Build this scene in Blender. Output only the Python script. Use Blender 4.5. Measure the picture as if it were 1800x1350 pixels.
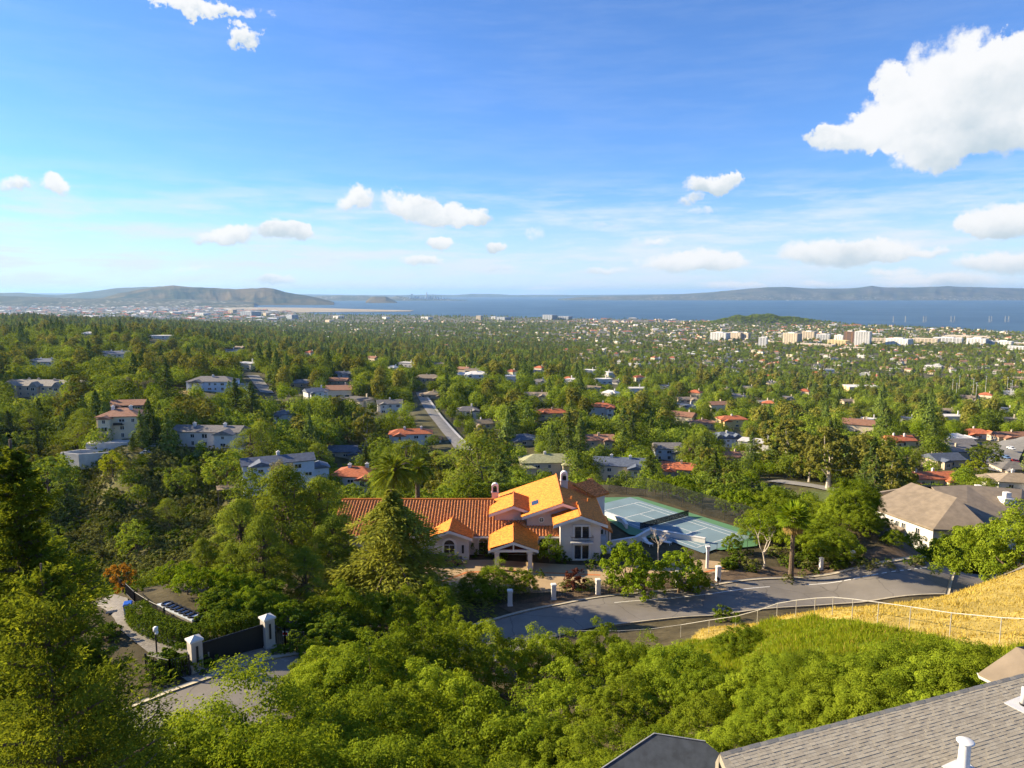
import bpy, bmesh, math, random
import numpy as np
from mathutils import Vector, Matrix
from mathutils.geometry import delaunay_2d_cdt

for _o in list(bpy.data.objects):
    bpy.data.objects.remove(_o)
scene = bpy.context.scene
COL = scene.collection
R = math.radians

# ------------------------------------------------------------------ camera
CAMZ = 210.0                      # metres above the bay
FPX, PITCH = 1239.0, R(7.36)      # focal length in photo pixels (1800 wide)
cam_d = bpy.data.cameras.new('camera')
cam_d.sensor_width = 36.0
cam_d.lens = 36.0 * FPX / 1800.0
cam_d.clip_start, cam_d.clip_end = 0.5, 120000.0
cam = bpy.data.objects.new('camera', cam_d)
COL.objects.link(cam)
cam.location = (0, 0, CAMZ)
cam.rotation_euler = (R(90) - PITCH, 0, 0)
scene.camera = cam

# ------------------------------------------------------------------ sun and sky
SUN_EL, SUN_AZ = R(24.0), R(-77.0)          # azimuth clockwise from +Y (straight ahead)
SDIR = Vector((math.cos(SUN_EL) * math.sin(SUN_AZ), math.cos(SUN_EL) * math.cos(SUN_AZ), math.sin(SUN_EL)))
sun_d = bpy.data.lights.new('sun', 'SUN')
sun_d.energy, sun_d.angle, sun_d.color = 5.0, R(0.6), (1.0, 0.83, 0.56)
sun = bpy.data.objects.new('sun', sun_d)
COL.objects.link(sun)
sun.rotation_euler = SDIR.to_track_quat('Z', 'Y').to_euler()
sun.location = (-50, 10, 300)

world = bpy.data.worlds.new('World')
scene.world = world
world.use_nodes = True
world.cycles.sampling_method = 'MANUAL'
world.cycles.sample_map_resolution = 512
scene.view_settings.view_transform = 'Standard'
scene.view_settings.look = 'None'
scene.view_settings.exposure = 1.4
scene.view_settings.gamma = 1.0
scene.view_settings.use_curve_mapping = False
cy = scene.cycles
cy.max_bounces, cy.diffuse_bounces, cy.glossy_bounces = 5, 2, 2
cy.transmission_bounces, cy.volume_bounces, cy.transparent_max_bounces = 3, 0, 6
cy.use_adaptive_sampling, cy.adaptive_threshold = True, 0.02
cy.use_denoising = True
cy.caustics_reflective = cy.caustics_refractive = False
cy.sample_clamp_indirect = 4.0


class NT:
    """small node-graph writer"""
    def __init__(self, tree):
        self.t = tree
        self.n = tree.nodes
    def node(self, kind, **kw):
        nd = self.n.new(kind)
        for k, v in kw.items():
            setattr(nd, k, v)
        return nd
    def put(self, nd, idx, v):
        if v is None:
            return
        s = nd.inputs[idx]
        if hasattr(v, 'is_linked'):
            self.t.links.new(v, s)
        else:
            s.default_value = v
    def math(self, op, a, b=None, c=None, clamp=False):
        nd = self.node('ShaderNodeMath', operation=op, use_clamp=clamp)
        for i, v in enumerate((a, b, c)):
            self.put(nd, i, v)
        return nd.outputs[0]
    def vec(self, op, a, b=None):
        nd = self.node('ShaderNodeVectorMath', operation=op)
        self.put(nd, 0, a)
        self.put(nd, 1, b)
        return nd.outputs[0]
    def noise(self, vec, scale, detail=4.0, rough=0.55, out=0, dims='3D', lac=2.0):
        nd = self.node('ShaderNodeTexNoise', noise_dimensions=dims)
        self.put(nd, 'Vector', vec)
        nd.inputs['Scale'].default_value = scale
        nd.inputs['Detail'].default_value = detail
        nd.inputs['Roughness'].default_value = rough
        nd.inputs['Lacunarity'].default_value = lac
        return nd.outputs[out]
    def mix(self, fac, a, b, blend='MIX'):
        nd = self.node('ShaderNodeMix', data_type='RGBA', blend_type=blend)
        self.put(nd, 0, fac)
        self.put(nd, 6, a if hasattr(a, 'is_linked') else (*a[:3], 1.0))
        self.put(nd, 7, b if hasattr(b, 'is_linked') else (*b[:3], 1.0))
        return nd.outputs[2]
    def smooth(self, v, lo, hi, a=0.0, b=1.0):
        nd = self.node('ShaderNodeMapRange', interpolation_type='SMOOTHSTEP')
        for i, x in enumerate((v, lo, hi, a, b)):
            self.put(nd, i, x)
        return nd.outputs[0]
    def lin(self, v, lo, hi, a=0.0, b=1.0):
        nd = self.node('ShaderNodeMapRange')
        for i, x in enumerate((v, lo, hi, a, b)):
            self.put(nd, i, x)
        return nd.outputs[0]


def px_angles(x, y):
    """photo pixel -> (azimuth, elevation) of the line of sight"""
    v = 675.0 - y
    ry = FPX * math.cos(PITCH) + v * math.sin(PITCH)
    rz = -FPX * math.sin(PITCH) + v * math.cos(PITCH)
    rx = x - 900.0
    return math.atan2(rx, ry), math.atan2(rz, math.hypot(rx, ry))


# cumulus clouds: (x, y, half width, half height, weight) in photo pixels, turned into sky directions
CLOUDS = [
    (1690, 150, 130, 92, 1.0), (1600, 205, 130, 78, 1.0), (1790, 120, 90, 70, 1.0), (1780, 210, 130, 75, 1.0),
    (1500, 235, 85, 42, .9), (1640, 262, 120, 42, .95), (1455, 238, 34, 20, .6), (1570, 140, 50, 40, .8),
    (330, 4, 130, 20, .9), (418, 57, 36, 20, .8), (100, 325, 32, 24, .75), (28, 328, 40, 16, .6),
    (632, 357, 42, 22, .85), (725, 363, 50, 22, .95), (775, 380, 62, 20, .95), (825, 388, 40, 15, .85),
    (400, 420, 62, 19, .9), (496, 410, 46, 18, .95), (765, 422, 30, 13, .85), (865, 435, 24, 12, .8),
    (738, 455, 46, 13, .65), (487, 494, 42, 11, .8), (1250, 322, 58, 22, .95), (1210, 350, 24, 13, .5), (1290, 312, 22, 12, .6),
    (1255, 457, 62, 24, .95), (1190, 464, 90, 20, .75), (1470, 445, 120, 27, .95), (1550, 438, 80, 24, .95), (1640, 444, 40, 12, .6),
    (1790, 380, 110, 40, .95), (1740, 395, 70, 22, .7), (1775, 462, 110, 26, .8), (1290, 504, 70, 12, .7), (1650, 495, 150, 15, .7),
    (960, 514, 60, 12, .7), (1440, 500, 60, 10, .6), (104, 518, 30, 8, .6), (600, 455, 50, 9, .4), (330, 470, 60, 8, .35), (870, 470, 50, 9, .4), (1060, 480, 60, 9, .45), (1150, 425, 60, 9, .35), (1080, 395, 70, 8, .3), (1560, 478, 90, 12, .5), (1225, 368, 28, 8, .35), (940, 412, 24, 12, .35),
]


def build_world():
    g = NT(world.node_tree)
    g.n.clear()
    out = g.node('ShaderNodeOutputWorld')
    bg = g.node('ShaderNodeBackground')
    sky = g.node('ShaderNodeTexSky', sky_type='NISHITA')
    sky.sun_disc = False
    sky.sun_elevation, sky.sun_rotation = SUN_EL, SUN_AZ
    sky.altitude = 200.0
    sky.air_density, sky.dust_density, sky.ozone_density = 1.0, 0.0, 3.0
    STR = 0.086
    hsv = g.node('ShaderNodeHueSaturation')
    hsv.inputs['Saturation'].default_value = 1.0
    g.put(hsv, 'Color', g.mix(1.0, sky.outputs[0], (0.46, 0.65, 0.95), 'MULTIPLY'))
    tc = g.node('ShaderNodeTexCoord')
    d = tc.outputs['Generated']
    sep = g.node('ShaderNodeSeparateXYZ')
    g.put(sep, 0, d)
    X, Y, Z = sep.outputs
    az = g.math('ARCTAN2', X, Y)
    el = g.math('ARCSINE', Z)
    # domain warp, finer close to the horizon where clouds are farther away
    n1 = g.noise(d, 9.0, 6.0, 0.6, out=1)
    n2 = g.noise(d, 42.0, 6.0, 0.62, out=1)
    w1 = g.node('ShaderNodeSeparateXYZ'); g.put(w1, 0, n1)
    w2 = g.node('ShaderNodeSeparateXYZ'); g.put(w2, 0, n2)
    amp = g.lin(el, 0.0, 0.3, 0.25, 1.0)
    def warp(base, a, b, ka, kb):
        s = g.math('ADD', g.math('MULTIPLY', g.math('SUBTRACT', a, 0.5), ka), g.math('MULTIPLY', g.math('SUBTRACT', b, 0.5), kb))
        return g.math('ADD', base, g.math('MULTIPLY', s, amp))
    azw = warp(az, w1.outputs[0], w2.outputs[0], 0.16, 0.075)
    elw = warp(el, w1.outputs[1], w2.outputs[1], 0.09, 0.055)
    field = None
    under = None
    for (x, y, rx, ry, wt) in CLOUDS:
        a0, e0 = px_angles(x, y)
        a1, e1 = px_angles(x + rx, y)
        a2, e2 = px_angles(x, y - ry)
        ra, re = 1.12 * abs(a1 - a0), 1.15 * abs(e2 - e0)
        du = g.math('DIVIDE', g.math('SUBTRACT', azw, a0), ra)
        dv = g.math('DIVIDE', g.math('SUBTRACT', elw, e0), re)
        # flat base: below the middle the blob ends sooner
        dvs = g.math('MULTIPLY', dv, g.lin(dv, -0.1, 0.1, 1.25, 1.0))
        q = g.math('ADD', g.math('MULTIPLY', du, du), g.math('MULTIPLY', dvs, dvs))
        f = g.math('MULTIPLY', g.math('SUBTRACT', 1.0, q), wt)
        f = g.math('MAXIMUM', f, 0.0)
        field = f if field is None else g.math('ADD', field, f)
        sv = g.math('MULTIPLY', f, dv)
        under = sv if under is None else g.math('ADD', under, sv)
    # the same kind of scattered cumulus goes on outside the frame
    st = g.node('ShaderNodeMapping'); g.put(st, 0, d); st.inputs['Scale'].default_value = (1, 1, 3.0)
    gen = g.noise(st.outputs[0], 3.2, 7.0, 0.58)
    side = g.math('MAXIMUM', g.smooth(g.math('ABSOLUTE', az), 0.70, 0.80), g.smooth(el, 0.42, 0.50))
    gen = g.math('MULTIPLY', g.smooth(gen, 0.56, 0.75, 0.0, 1.1), side)
    field = g.math('ADD', field, gen)
    det = g.noise(d, 26.0, 8.0, 0.62)
    det2 = g.noise(d, 90.0, 5.0, 0.6)
    dens = g.math('ADD', field, g.math('MULTIPLY', g.math('SUBTRACT', det, 0.5), 0.75))
    dens = g.math('ADD', dens, g.math('MULTIPLY', g.math('SUBTRACT', det2, 0.5), 0.28))
    alpha = g.smooth(dens, 0.12, 0.62)
    alpha = g.math('MULTIPLY', alpha, g.smooth(field, 0.0, 0.18))
    # shading of the clouds: grey flat underside, white tops
    rel = g.math('DIVIDE', under, g.math('MAXIMUM', field, 0.05))
    soft = g.noise(d, 14.0, 5.0, 0.5)
    shade = g.math('ADD', g.math('MULTIPLY', rel, 0.55), g.math('MULTIPLY', g.math('SUBTRACT', soft, 0.5), 1.3))
    shade = g.smooth(shade, -0.55, 0.25)
    ccol = g.mix(shade, (0.28, 0.33, 0.36), (0.475, 0.475, 0.475))
    cc = g.vec('SCALE', ccol); cc.node.inputs['Scale'].default_value = 0.80 / STR
    # thin high veil
    mp = g.node('ShaderNodeMapping'); g.put(mp, 0, d)
    mp.inputs['Scale'].default_value = (2.2, 2.2, 17.0)
    mp.inputs['Rotation'].default_value = (0, R(3.0), 0)
    veil = g.noise(mp.outputs[0], 3.4, 8.0, 0.64)
    low = g.smooth(el, 0.15, 0.0)
    veil = g.math('ADD', g.math('MULTIPLY', low, 0.60), g.math('MULTIPLY', g.smooth(veil, 0.36, 0.72), g.math('ADD', g.math('MULTIPLY', g.smooth(el, 0.17, 0.10), 0.62), 0.07)), clamp=True)
    base = g.mix(veil, hsv.outputs[0], (0.305 / STR, 0.345 / STR, 0.39 / STR))
    col = g.mix(g.math('MULTIPLY', alpha, 0.97), base, cc)
    g.put(bg, 'Color', col)
    bg.inputs['Strength'].default_value = STR
    g.t.links.new(bg.outputs[0], out.inputs[0])


build_world()
# ------------------------------------------------------------------ helpers
def ray(x, y):
    v = 675.0 - y
    return np.array([x - 900.0, FPX * math.cos(PITCH) + v * math.sin(PITCH), -FPX * math.sin(PITCH) + v * math.cos(PITCH)])
def at_depth(x, y, Y):
    r = ray(x, y); k = Y / r[1]
    return (r[0] * k, Y, CAMZ + r[2] * k)
def at_drop(x, y, D):
    r = ray(x, y); k = -D / r[2]
    return (r[0] * k, r[1] * k, CAMZ - D)
def project(X, Y, Z):
    c, s = math.cos(PITCH), math.sin(PITCH)
    z = Z - CAMZ
    f = Y * c - z * s
    u = Y * s + z * c
    return 900.0 + FPX * X / f, 675.0 - FPX * u / f


def new_mesh(name, V, F, mats=(), smooth=False, fmat=None, attrs=None):
    me = bpy.data.meshes.new(name)
    V = np.asarray(V, dtype=np.float32)
    if isinstance(F, np.ndarray) and F.ndim == 2:
        n, k = F.shape
        me.vertices.add(len(V)); me.vertices.foreach_set('co', V.ravel())
        me.loops.add(n * k); me.loops.foreach_set('vertex_index', F.astype(np.int32).ravel())
        me.polygons.add(n)
        me.polygons.foreach_set('loop_start', np.arange(0, n * k, k, dtype=np.int32))
        me.polygons.foreach_set('loop_total', np.full(n, k, dtype=np.int32))
        me.update(calc_edges=True)
    else:
        me.from_pydata([tuple(map(float, v)) for v in V], [], [tuple(int(i) for i in f) for f in F])
        me.update()
    for m in mats:
        me.materials.append(m)
    if fmat is not None:
        me.polygons.foreach_set('material_index', np.asarray(fmat, dtype=np.int32))
    if smooth:
        me.polygons.foreach_set('use_smooth', np.ones(len(me.polygons), dtype=bool))
    for k, a in (attrs or {}).items():
        a = np.asarray(a, dtype=np.float32)
        if a.ndim == 1:
            at = me.attributes.new(k, 'FLOAT', 'POINT'); at.data.foreach_set('value', a)
        else:
            at = me.attributes.new(k, 'FLOAT_COLOR', 'POINT'); at.data.foreach_set('color', a.ravel())
    return me
def link(name, data, parent=None, loc=None, rot=None, scale=None):
    o = bpy.data.objects.new(name, data)
    COL.objects.link(o)
    if parent is not None:
        o.parent = parent
    if loc is not None: o.location = loc
    if rot is not None: o.rotation_euler = rot
    if scale is not None: o.scale = scale
    return o
def tag(o, label=None, cat=None, group=None, kind=None):
    if label: o['label'] = label
    if cat: o['category'] = cat
    if group: o['group'] = group
    if kind: o['kind'] = kind
    return o
def thing(name, label, cat, loc=(0, 0, 0), rz=0.0, group=None):
    o = link(name, None, None, loc, (0, 0, rz))
    o.empty_display_size = 0.5
    return tag(o, label, cat, group)


class MB:
    """collects simple shapes and links them as one mesh object"""
    def __init__(self):
        self.v, self.f, self.m = [], [], []
    def add(self, V, F, m=0):
        b = len(self.v)
        self.v += [tuple(map(float, p)) for p in V]
        self.f += [tuple(i + b for i in f) for f in F]
        self.m += [m] * len(F)
        return self
    def box(self, x0, x1, y0, y1, z0, z1, m=0):
        V = [(x, y, z) for z in (z0, z1) for y in (y0, y1) for x in (x0, x1)]
        return self.add(V, [(0, 2, 3, 1), (4, 5, 7, 6), (0, 1, 5, 4), (2, 6, 7, 3), (0, 4, 6, 2), (1, 3, 7, 5)], m)
    def prism(self, poly, z0, z1, m=0):
        """vertical prism over an xy polygon"""
        n = len(poly)
        V = [(x, y, z0) for x, y in poly] + [(x, y, z1) for x, y in poly]
        return self.add(V, [tuple(range(n))[::-1], tuple(range(n, 2 * n))] + [(i, (i + 1) % n, n + (i + 1) % n, n + i) for i in range(n)], m)
    def slab(self, pts, th, m=0):
        """a planar polygon thickened straight downward"""
        n = len(pts)
        V = list(pts) + [(p[0], p[1], p[2] - th) for p in pts]
        return self.add(V, [tuple(range(n)), tuple(range(n, 2 * n))[::-1]] + [(i, n + i, n + (i + 1) % n, (i + 1) % n) for i in range(n)], m)
    def tube(self, pts, rad, sides=8, m=0, cap=True):
        pts = [Vector(p) for p in pts]
        n = len(pts)
        if not hasattr(rad, '__len__'): rad = [rad] * n
        V = []
        ref = Vector((0.13, 0.37, 0.92))
        for i, p in enumerate(pts):
            t = (pts[min(i + 1, n - 1)] - pts[max(i - 1, 0)]).normalized()
            a = t.cross(ref)
            if a.length < 1e-3: a = t.cross(Vector((1, 0, 0)))
            a.normalize(); b = t.cross(a)
            for k in range(sides):
                w = 2 * math.pi * k / sides
                V.append(p + (a * math.cos(w) + b * math.sin(w)) * rad[i])
        F = [(i * sides + k, i * sides + (k + 1) % sides, (i + 1) * sides + (k + 1) % sides, (i + 1) * sides + k) for i in range(n - 1) for k in range(sides)]
        if cap:
            F += [tuple(range(sides))[::-1], tuple((n - 1) * sides + k for k in range(sides))]
        return self.add(V, F, m)
    def lathe(self, prof, sides=12, m=0, c=(0, 0)):
        V, F = [], []
        for r, z in prof:
            for k in range(sides):
                w = 2 * math.pi * k / sides
                V.append((c[0] + r * math.cos(w), c[1] + r * math.sin(w), z))
        n = len(prof)
        F = [(i * sides + k, i * sides + (k + 1) % sides, (i + 1) * sides + (k + 1) % sides, (i + 1) * sides + k) for i in range(n - 1) for k in range(sides)]
        F += [tuple(range(sides))[::-1], tuple((n - 1) * sides + k for k in range(sides))]
        return self.add(V, F, m)
    def mesh(self, name, *mats, smooth=False):
        return new_mesh(name, self.v, self.f, mats, smooth, self.m)
    def build(self, name, mats, parent=None, smooth=False, loc=None, rot=None):
        if not isinstance(mats, (tuple, list)): mats = (mats,)
        return link(name, self.mesh(name, *mats, smooth=smooth), parent, loc, rot)


# ------------------------------------------------------------------ materials
MATS = {}
def principled(name, col, rough=0.8, var=0.15, scale=2.0, bump=0.0, bscale=20.0, spec=0.3, metal=0.0, objvar=0.0, col2=None):
    m = bpy.data.materials.new(name); m.use_nodes = True
    g = NT(m.node_tree); g.n.clear()
    out = g.node('ShaderNodeOutputMaterial'); p = g.node('ShaderNodeBsdfPrincipled')
    tc = g.node('ShaderNodeTexCoord').outputs['Object']
    n = g.noise(tc, scale, 5.0, 0.6)
    lo = tuple(c * (1 - var) for c in col); hi = tuple(min(1, c * (1 + var)) for c in (col2 or col))
    c = g.mix(g.smooth(n, 0.3, 0.7), lo, hi)
    if objvar:
        r = g.node('ShaderNodeObjectInfo').outputs['Random']
        c = g.mix(1.0, c, g.mix(r, (1 - objvar,) * 3, (1 + objvar,) * 3), 'MULTIPLY')
    g.put(p, 'Base Color', c)
    p.inputs['Roughness'].default_value = rough
    p.inputs['Specular IOR Level'].default_value = spec
    p.inputs['Metallic'].default_value = metal
    if bump:
        b = g.node('ShaderNodeBump'); b.inputs['Strength'].default_value = bump; b.inputs['Distance'].default_value = 0.02
        g.put(b, 'Height', g.noise(tc, bscale, 4.0, 0.6))
        g.put(p, 'Normal', b.outputs[0])
    g.t.links.new(p.outputs[0], out.inputs[0])
    MATS[name] = m
    return m
def leaf_mat(name, ca, cb, trans=0.35, objvar=0.25, hue=(1.0, 1.0, 1.0)):
    """ca..cb: leaf colours picked at random per leaf and per tree"""
    m = bpy.data.materials.new(name); m.use_nodes = True
    g = NT(m.node_tree); g.n.clear()
    out = g.node('ShaderNodeOutputMaterial')
    at = g.node('ShaderNodeAttribute', attribute_name='tint')
    rnd = g.node('ShaderNodeObjectInfo').outputs['Random']
    f = g.math('ADD', g.math('MULTIPLY', at.outputs['Fac'], 0.7), g.math('MULTIPLY', rnd, 0.3))
    c = g.mix(f, ca, cb)
    rb = g.math('FRACT', g.math('MULTIPLY', rnd, 7.31))
    v = g.lin(rb, 0.0, 1.0, 1 - objvar, 1 + objvar)
    c = g.vec('SCALE', c); g.put(c.node, 'Scale', v)
    d = g.node('ShaderNodeBsdfDiffuse'); g.put(d, 0, c)
    t = g.node('ShaderNodeBsdfTranslucent')
    g.put(t, 0, g.mix(1.0, c, (1.25, 1.15, 0.55), 'MULTIPLY'))
    mx = g.node('ShaderNodeMixShader'); mx.inputs[0].default_value = trans
    g.t.links.new(d.outputs[0], mx.inputs[1]); g.t.links.new(t.outputs[0], mx.inputs[2])
    g.t.links.new(mx.outputs[0], out.inputs[0])
    MATS[name] = m
    return m

principled('plaster', (0.62, 0.58, 0.54), 0.9, 0.05, 1.5, 0.15, 30)
principled('plaster_pink', (0.60, 0.47, 0.42), 0.9, 0.06, 1.2, 0.15, 30)
principled('plaster_white', (0.64, 0.62, 0.59), 0.85, 0.05, 1.0, 0.1, 25, objvar=0.06)
principled('plaster_cream', (0.68, 0.58, 0.42), 0.85, 0.06, 1.0, objvar=0.08)
principled('plaster_yellow', (0.70, 0.55, 0.28), 0.85, 0.06, 1.0)
principled('plaster_tan', (0.48, 0.40, 0.30), 0.85, 0.08, 1.0, objvar=0.1)
principled('plaster_blue', (0.55, 0.62, 0.72), 0.85, 0.05, 1.0)
principled('white_trim', (0.68, 0.67, 0.64), 0.6, 0.03, 3.0)
principled('tile_orange', (0.50, 0.150, 0.016), 0.8, 0.3, 3.2, 0.2, 14, col2=(0.58, 0.19, 0.022))
principled('tile_cap', (0.52, 0.17, 0.03), 0.75, 0.2, 3.0)
principled('tile_barrel', (0.46, 0.14, 0.032), 0.8, 0.42, 4.5, 0.2, 14, col2=(0.60, 0.23, 0.08))
principled('tile_red', (0.42, 0.13, 0.06), 0.8, 0.25, 1.2, objvar=0.15)
principled('tile_brown', (0.27, 0.14, 0.09), 0.85, 0.2, 1.2, objvar=0.15)
principled('tile_green', (0.30, 0.30, 0.17), 0.85, 0.2, 1.2)
principled('roof_grey', (0.17, 0.16, 0.155), 0.85, 0.2, 1.0, objvar=0.25)
principled('roof_slate', (0.10, 0.12, 0.16), 0.7, 0.2, 1.0, objvar=0.2)
principled('roof_tan', (0.25, 0.20, 0.145), 0.85, 0.15, 0.8, objvar=0.15)
principled('roof_pale', (0.62, 0.60, 0.56), 0.8, 0.1, 0.3, objvar=0.15)
principled('concrete', (0.42, 0.38, 0.33), 0.9, 0.12, 0.7, 0.1, 12)
principled('concrete_pale', (0.55, 0.53, 0.50), 0.9, 0.1, 0.8)
principled('court_drive', (0.38, 0.27, 0.15), 0.9, 0.1, 0.5, 0.1, 12)
principled('brick_band', (0.48, 0.17, 0.06), 0.9, 0.15, 3.0)
principled('kerb_stone', (0.36, 0.32, 0.25), 0.9, 0.12, 2.0)
principled('paint_white', (0.72, 0.71, 0.68), 0.7, 0.08, 3.0)
principled('metal_black', (0.012, 0.012, 0.014), 0.5, 0.2, 6.0, spec=0.4)
principled('metal_grey', (0.42, 0.42, 0.41), 0.5, 0.08, 6.0, metal=0.6)
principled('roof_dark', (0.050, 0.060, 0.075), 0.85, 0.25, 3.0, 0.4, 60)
principled('galvanised', (0.44, 0.42, 0.38), 0.55, 0.08, 6.0, metal=0.3)
principled('door_wood', (0.13, 0.035, 0.015), 0.6, 0.3, 4.0)
principled('brick', (0.36, 0.19, 0.12), 0.9, 0.25, 6.0)
principled('stone', (0.22, 0.17, 0.12), 0.9, 0.35, 3.0, 0.5, 9)
principled('stone_grey', (0.25, 0.23, 0.20), 0.9, 0.25, 1.5)
principled('bark', (0.13, 0.095, 0.065), 0.95, 0.35, 6.0, 0.8, 25)
principled('bark_pale', (0.48, 0.42, 0.34), 0.9, 0.3, 5.0)
principled('glass', (0.02, 0.026, 0.034), 0.08, 0.3, 0.5, spec=0.6)
principled('glass_warm', (0.05, 0.04, 0.03), 0.15, 0.5, 0.9, spec=0.6)
principled('blue_plastic', (0.02, 0.10, 0.45), 0.45, 0.05, 3.0)
principled('dark_plastic', (0.03, 0.035, 0.04), 0.5, 0.1, 3.0)
principled('rubber', (0.015, 0.015, 0.015), 0.8, 0.1, 6.0)
principled('car_white', (0.70, 0.71, 0.72), 0.25, 0.02, 1.0, spec=0.5)
principled('car_blue', (0.10, 0.18, 0.34), 0.25, 0.02, 1.0, spec=0.5)
principled('car_dark', (0.03, 0.03, 0.035), 0.25, 0.02, 1.0, spec=0.5)
principled('car_red', (0.40, 0.02, 0.015), 0.25, 0.02, 1.0, spec=0.5)
principled('soil', (0.11, 0.075, 0.045), 0.95, 0.3, 1.5, 0.3, 12)
principled('court_green', (0.085, 0.20, 0.10), 0.85, 0.08, 0.3)
principled('court_blue', (0.16, 0.235, 0.27), 0.85, 0.08, 0.25)
principled('lawn', (0.10, 0.16, 0.04), 0.95, 0.25, 1.0)
principled('tower_brown', (0.22, 0.12, 0.06), 0.8, 0.1, 0.1)
principled('tower_cream', (0.60, 0.50, 0.36), 0.8, 0.08, 0.1, objvar=0.12)
principled('tower_white', (0.70, 0.69, 0.66), 0.8, 0.06, 0.1, objvar=0.08)
principled('tower_grey', (0.33, 0.36, 0.40), 0.7, 0.08, 0.1, objvar=0.15)
principled('window_dark', (0.05, 0.06, 0.08), 0.3, 0.2, 0.1)

leaf_mat('leaf_oak_near', (0.062, 0.118, 0.009), (0.320, 0.385, 0.030), 0.38, 0.24)
leaf_mat('leaf_oak', (0.05625, 0.1063, 0.015), (0.2812, 0.3438, 0.0375), 0.32, 0.42)
leaf_mat('leaf_bright', (0.115, 0.1955, 0.0115), (0.276, 0.345, 0.0253), 0.42, 0.15)
leaf_mat('leaf_lime', (0.2, 0.26, 0.012), (0.36, 0.38, 0.03), 0.42, 0.1)
leaf_mat('leaf_conifer', (0.05, 0.09, 0.0225), (0.1875, 0.2375, 0.045), 0.15, 0.3)
leaf_mat('leaf_pine', (0.09375, 0.15, 0.0175), (0.3063, 0.35, 0.0425), 0.3, 0.2)
leaf_mat('leaf_cypress', (0.06, 0.102, 0.012), (0.27, 0.306, 0.0336), 0.48, 0.1)
leaf_mat('leaf_cedar', (0.102, 0.138, 0.0216), (0.36, 0.36, 0.048), 0.32, 0.1)
leaf_mat('leaf_euc', (0.1155, 0.1265, 0.0242), (0.297, 0.2805, 0.0495), 0.25, 0.22)
leaf_mat('leaf_scrub', (0.102, 0.126, 0.0336), (0.276, 0.288, 0.078), 0.3, 0.35)
leaf_mat('leaf_palm', (0.085, 0.13, 0.012), (0.27, 0.31, 0.03), 0.3, 0.1)
leaf_mat('leaf_palm_dry', (0.24, 0.16, 0.05), (0.36, 0.26, 0.10), 0.25, 0.1)
leaf_mat('leaf_red', (0.055, 0.018, 0.014), (0.12, 0.04, 0.025), 0.2, 0.2)
leaf_mat('leaf_orange', (0.30, 0.13, 0.02), (0.42, 0.22, 0.03), 0.35, 0.1)
leaf_mat('leaf_grey', (0.13, 0.13, 0.07), (0.24, 0.22, 0.13), 0.2, 0.2)
leaf_mat('leaf_hedge', (0.0585, 0.104, 0.0104), (0.156, 0.208, 0.0208), 0.3, 0.1)
leaf_mat('blade_green', (0.121, 0.187, 0.011), (0.297, 0.341, 0.0242), 0.4, 0.05)
leaf_mat('blade_gold', (0.34, 0.25, 0.05), (0.54, 0.42, 0.11), 0.35, 0.05)
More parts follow.
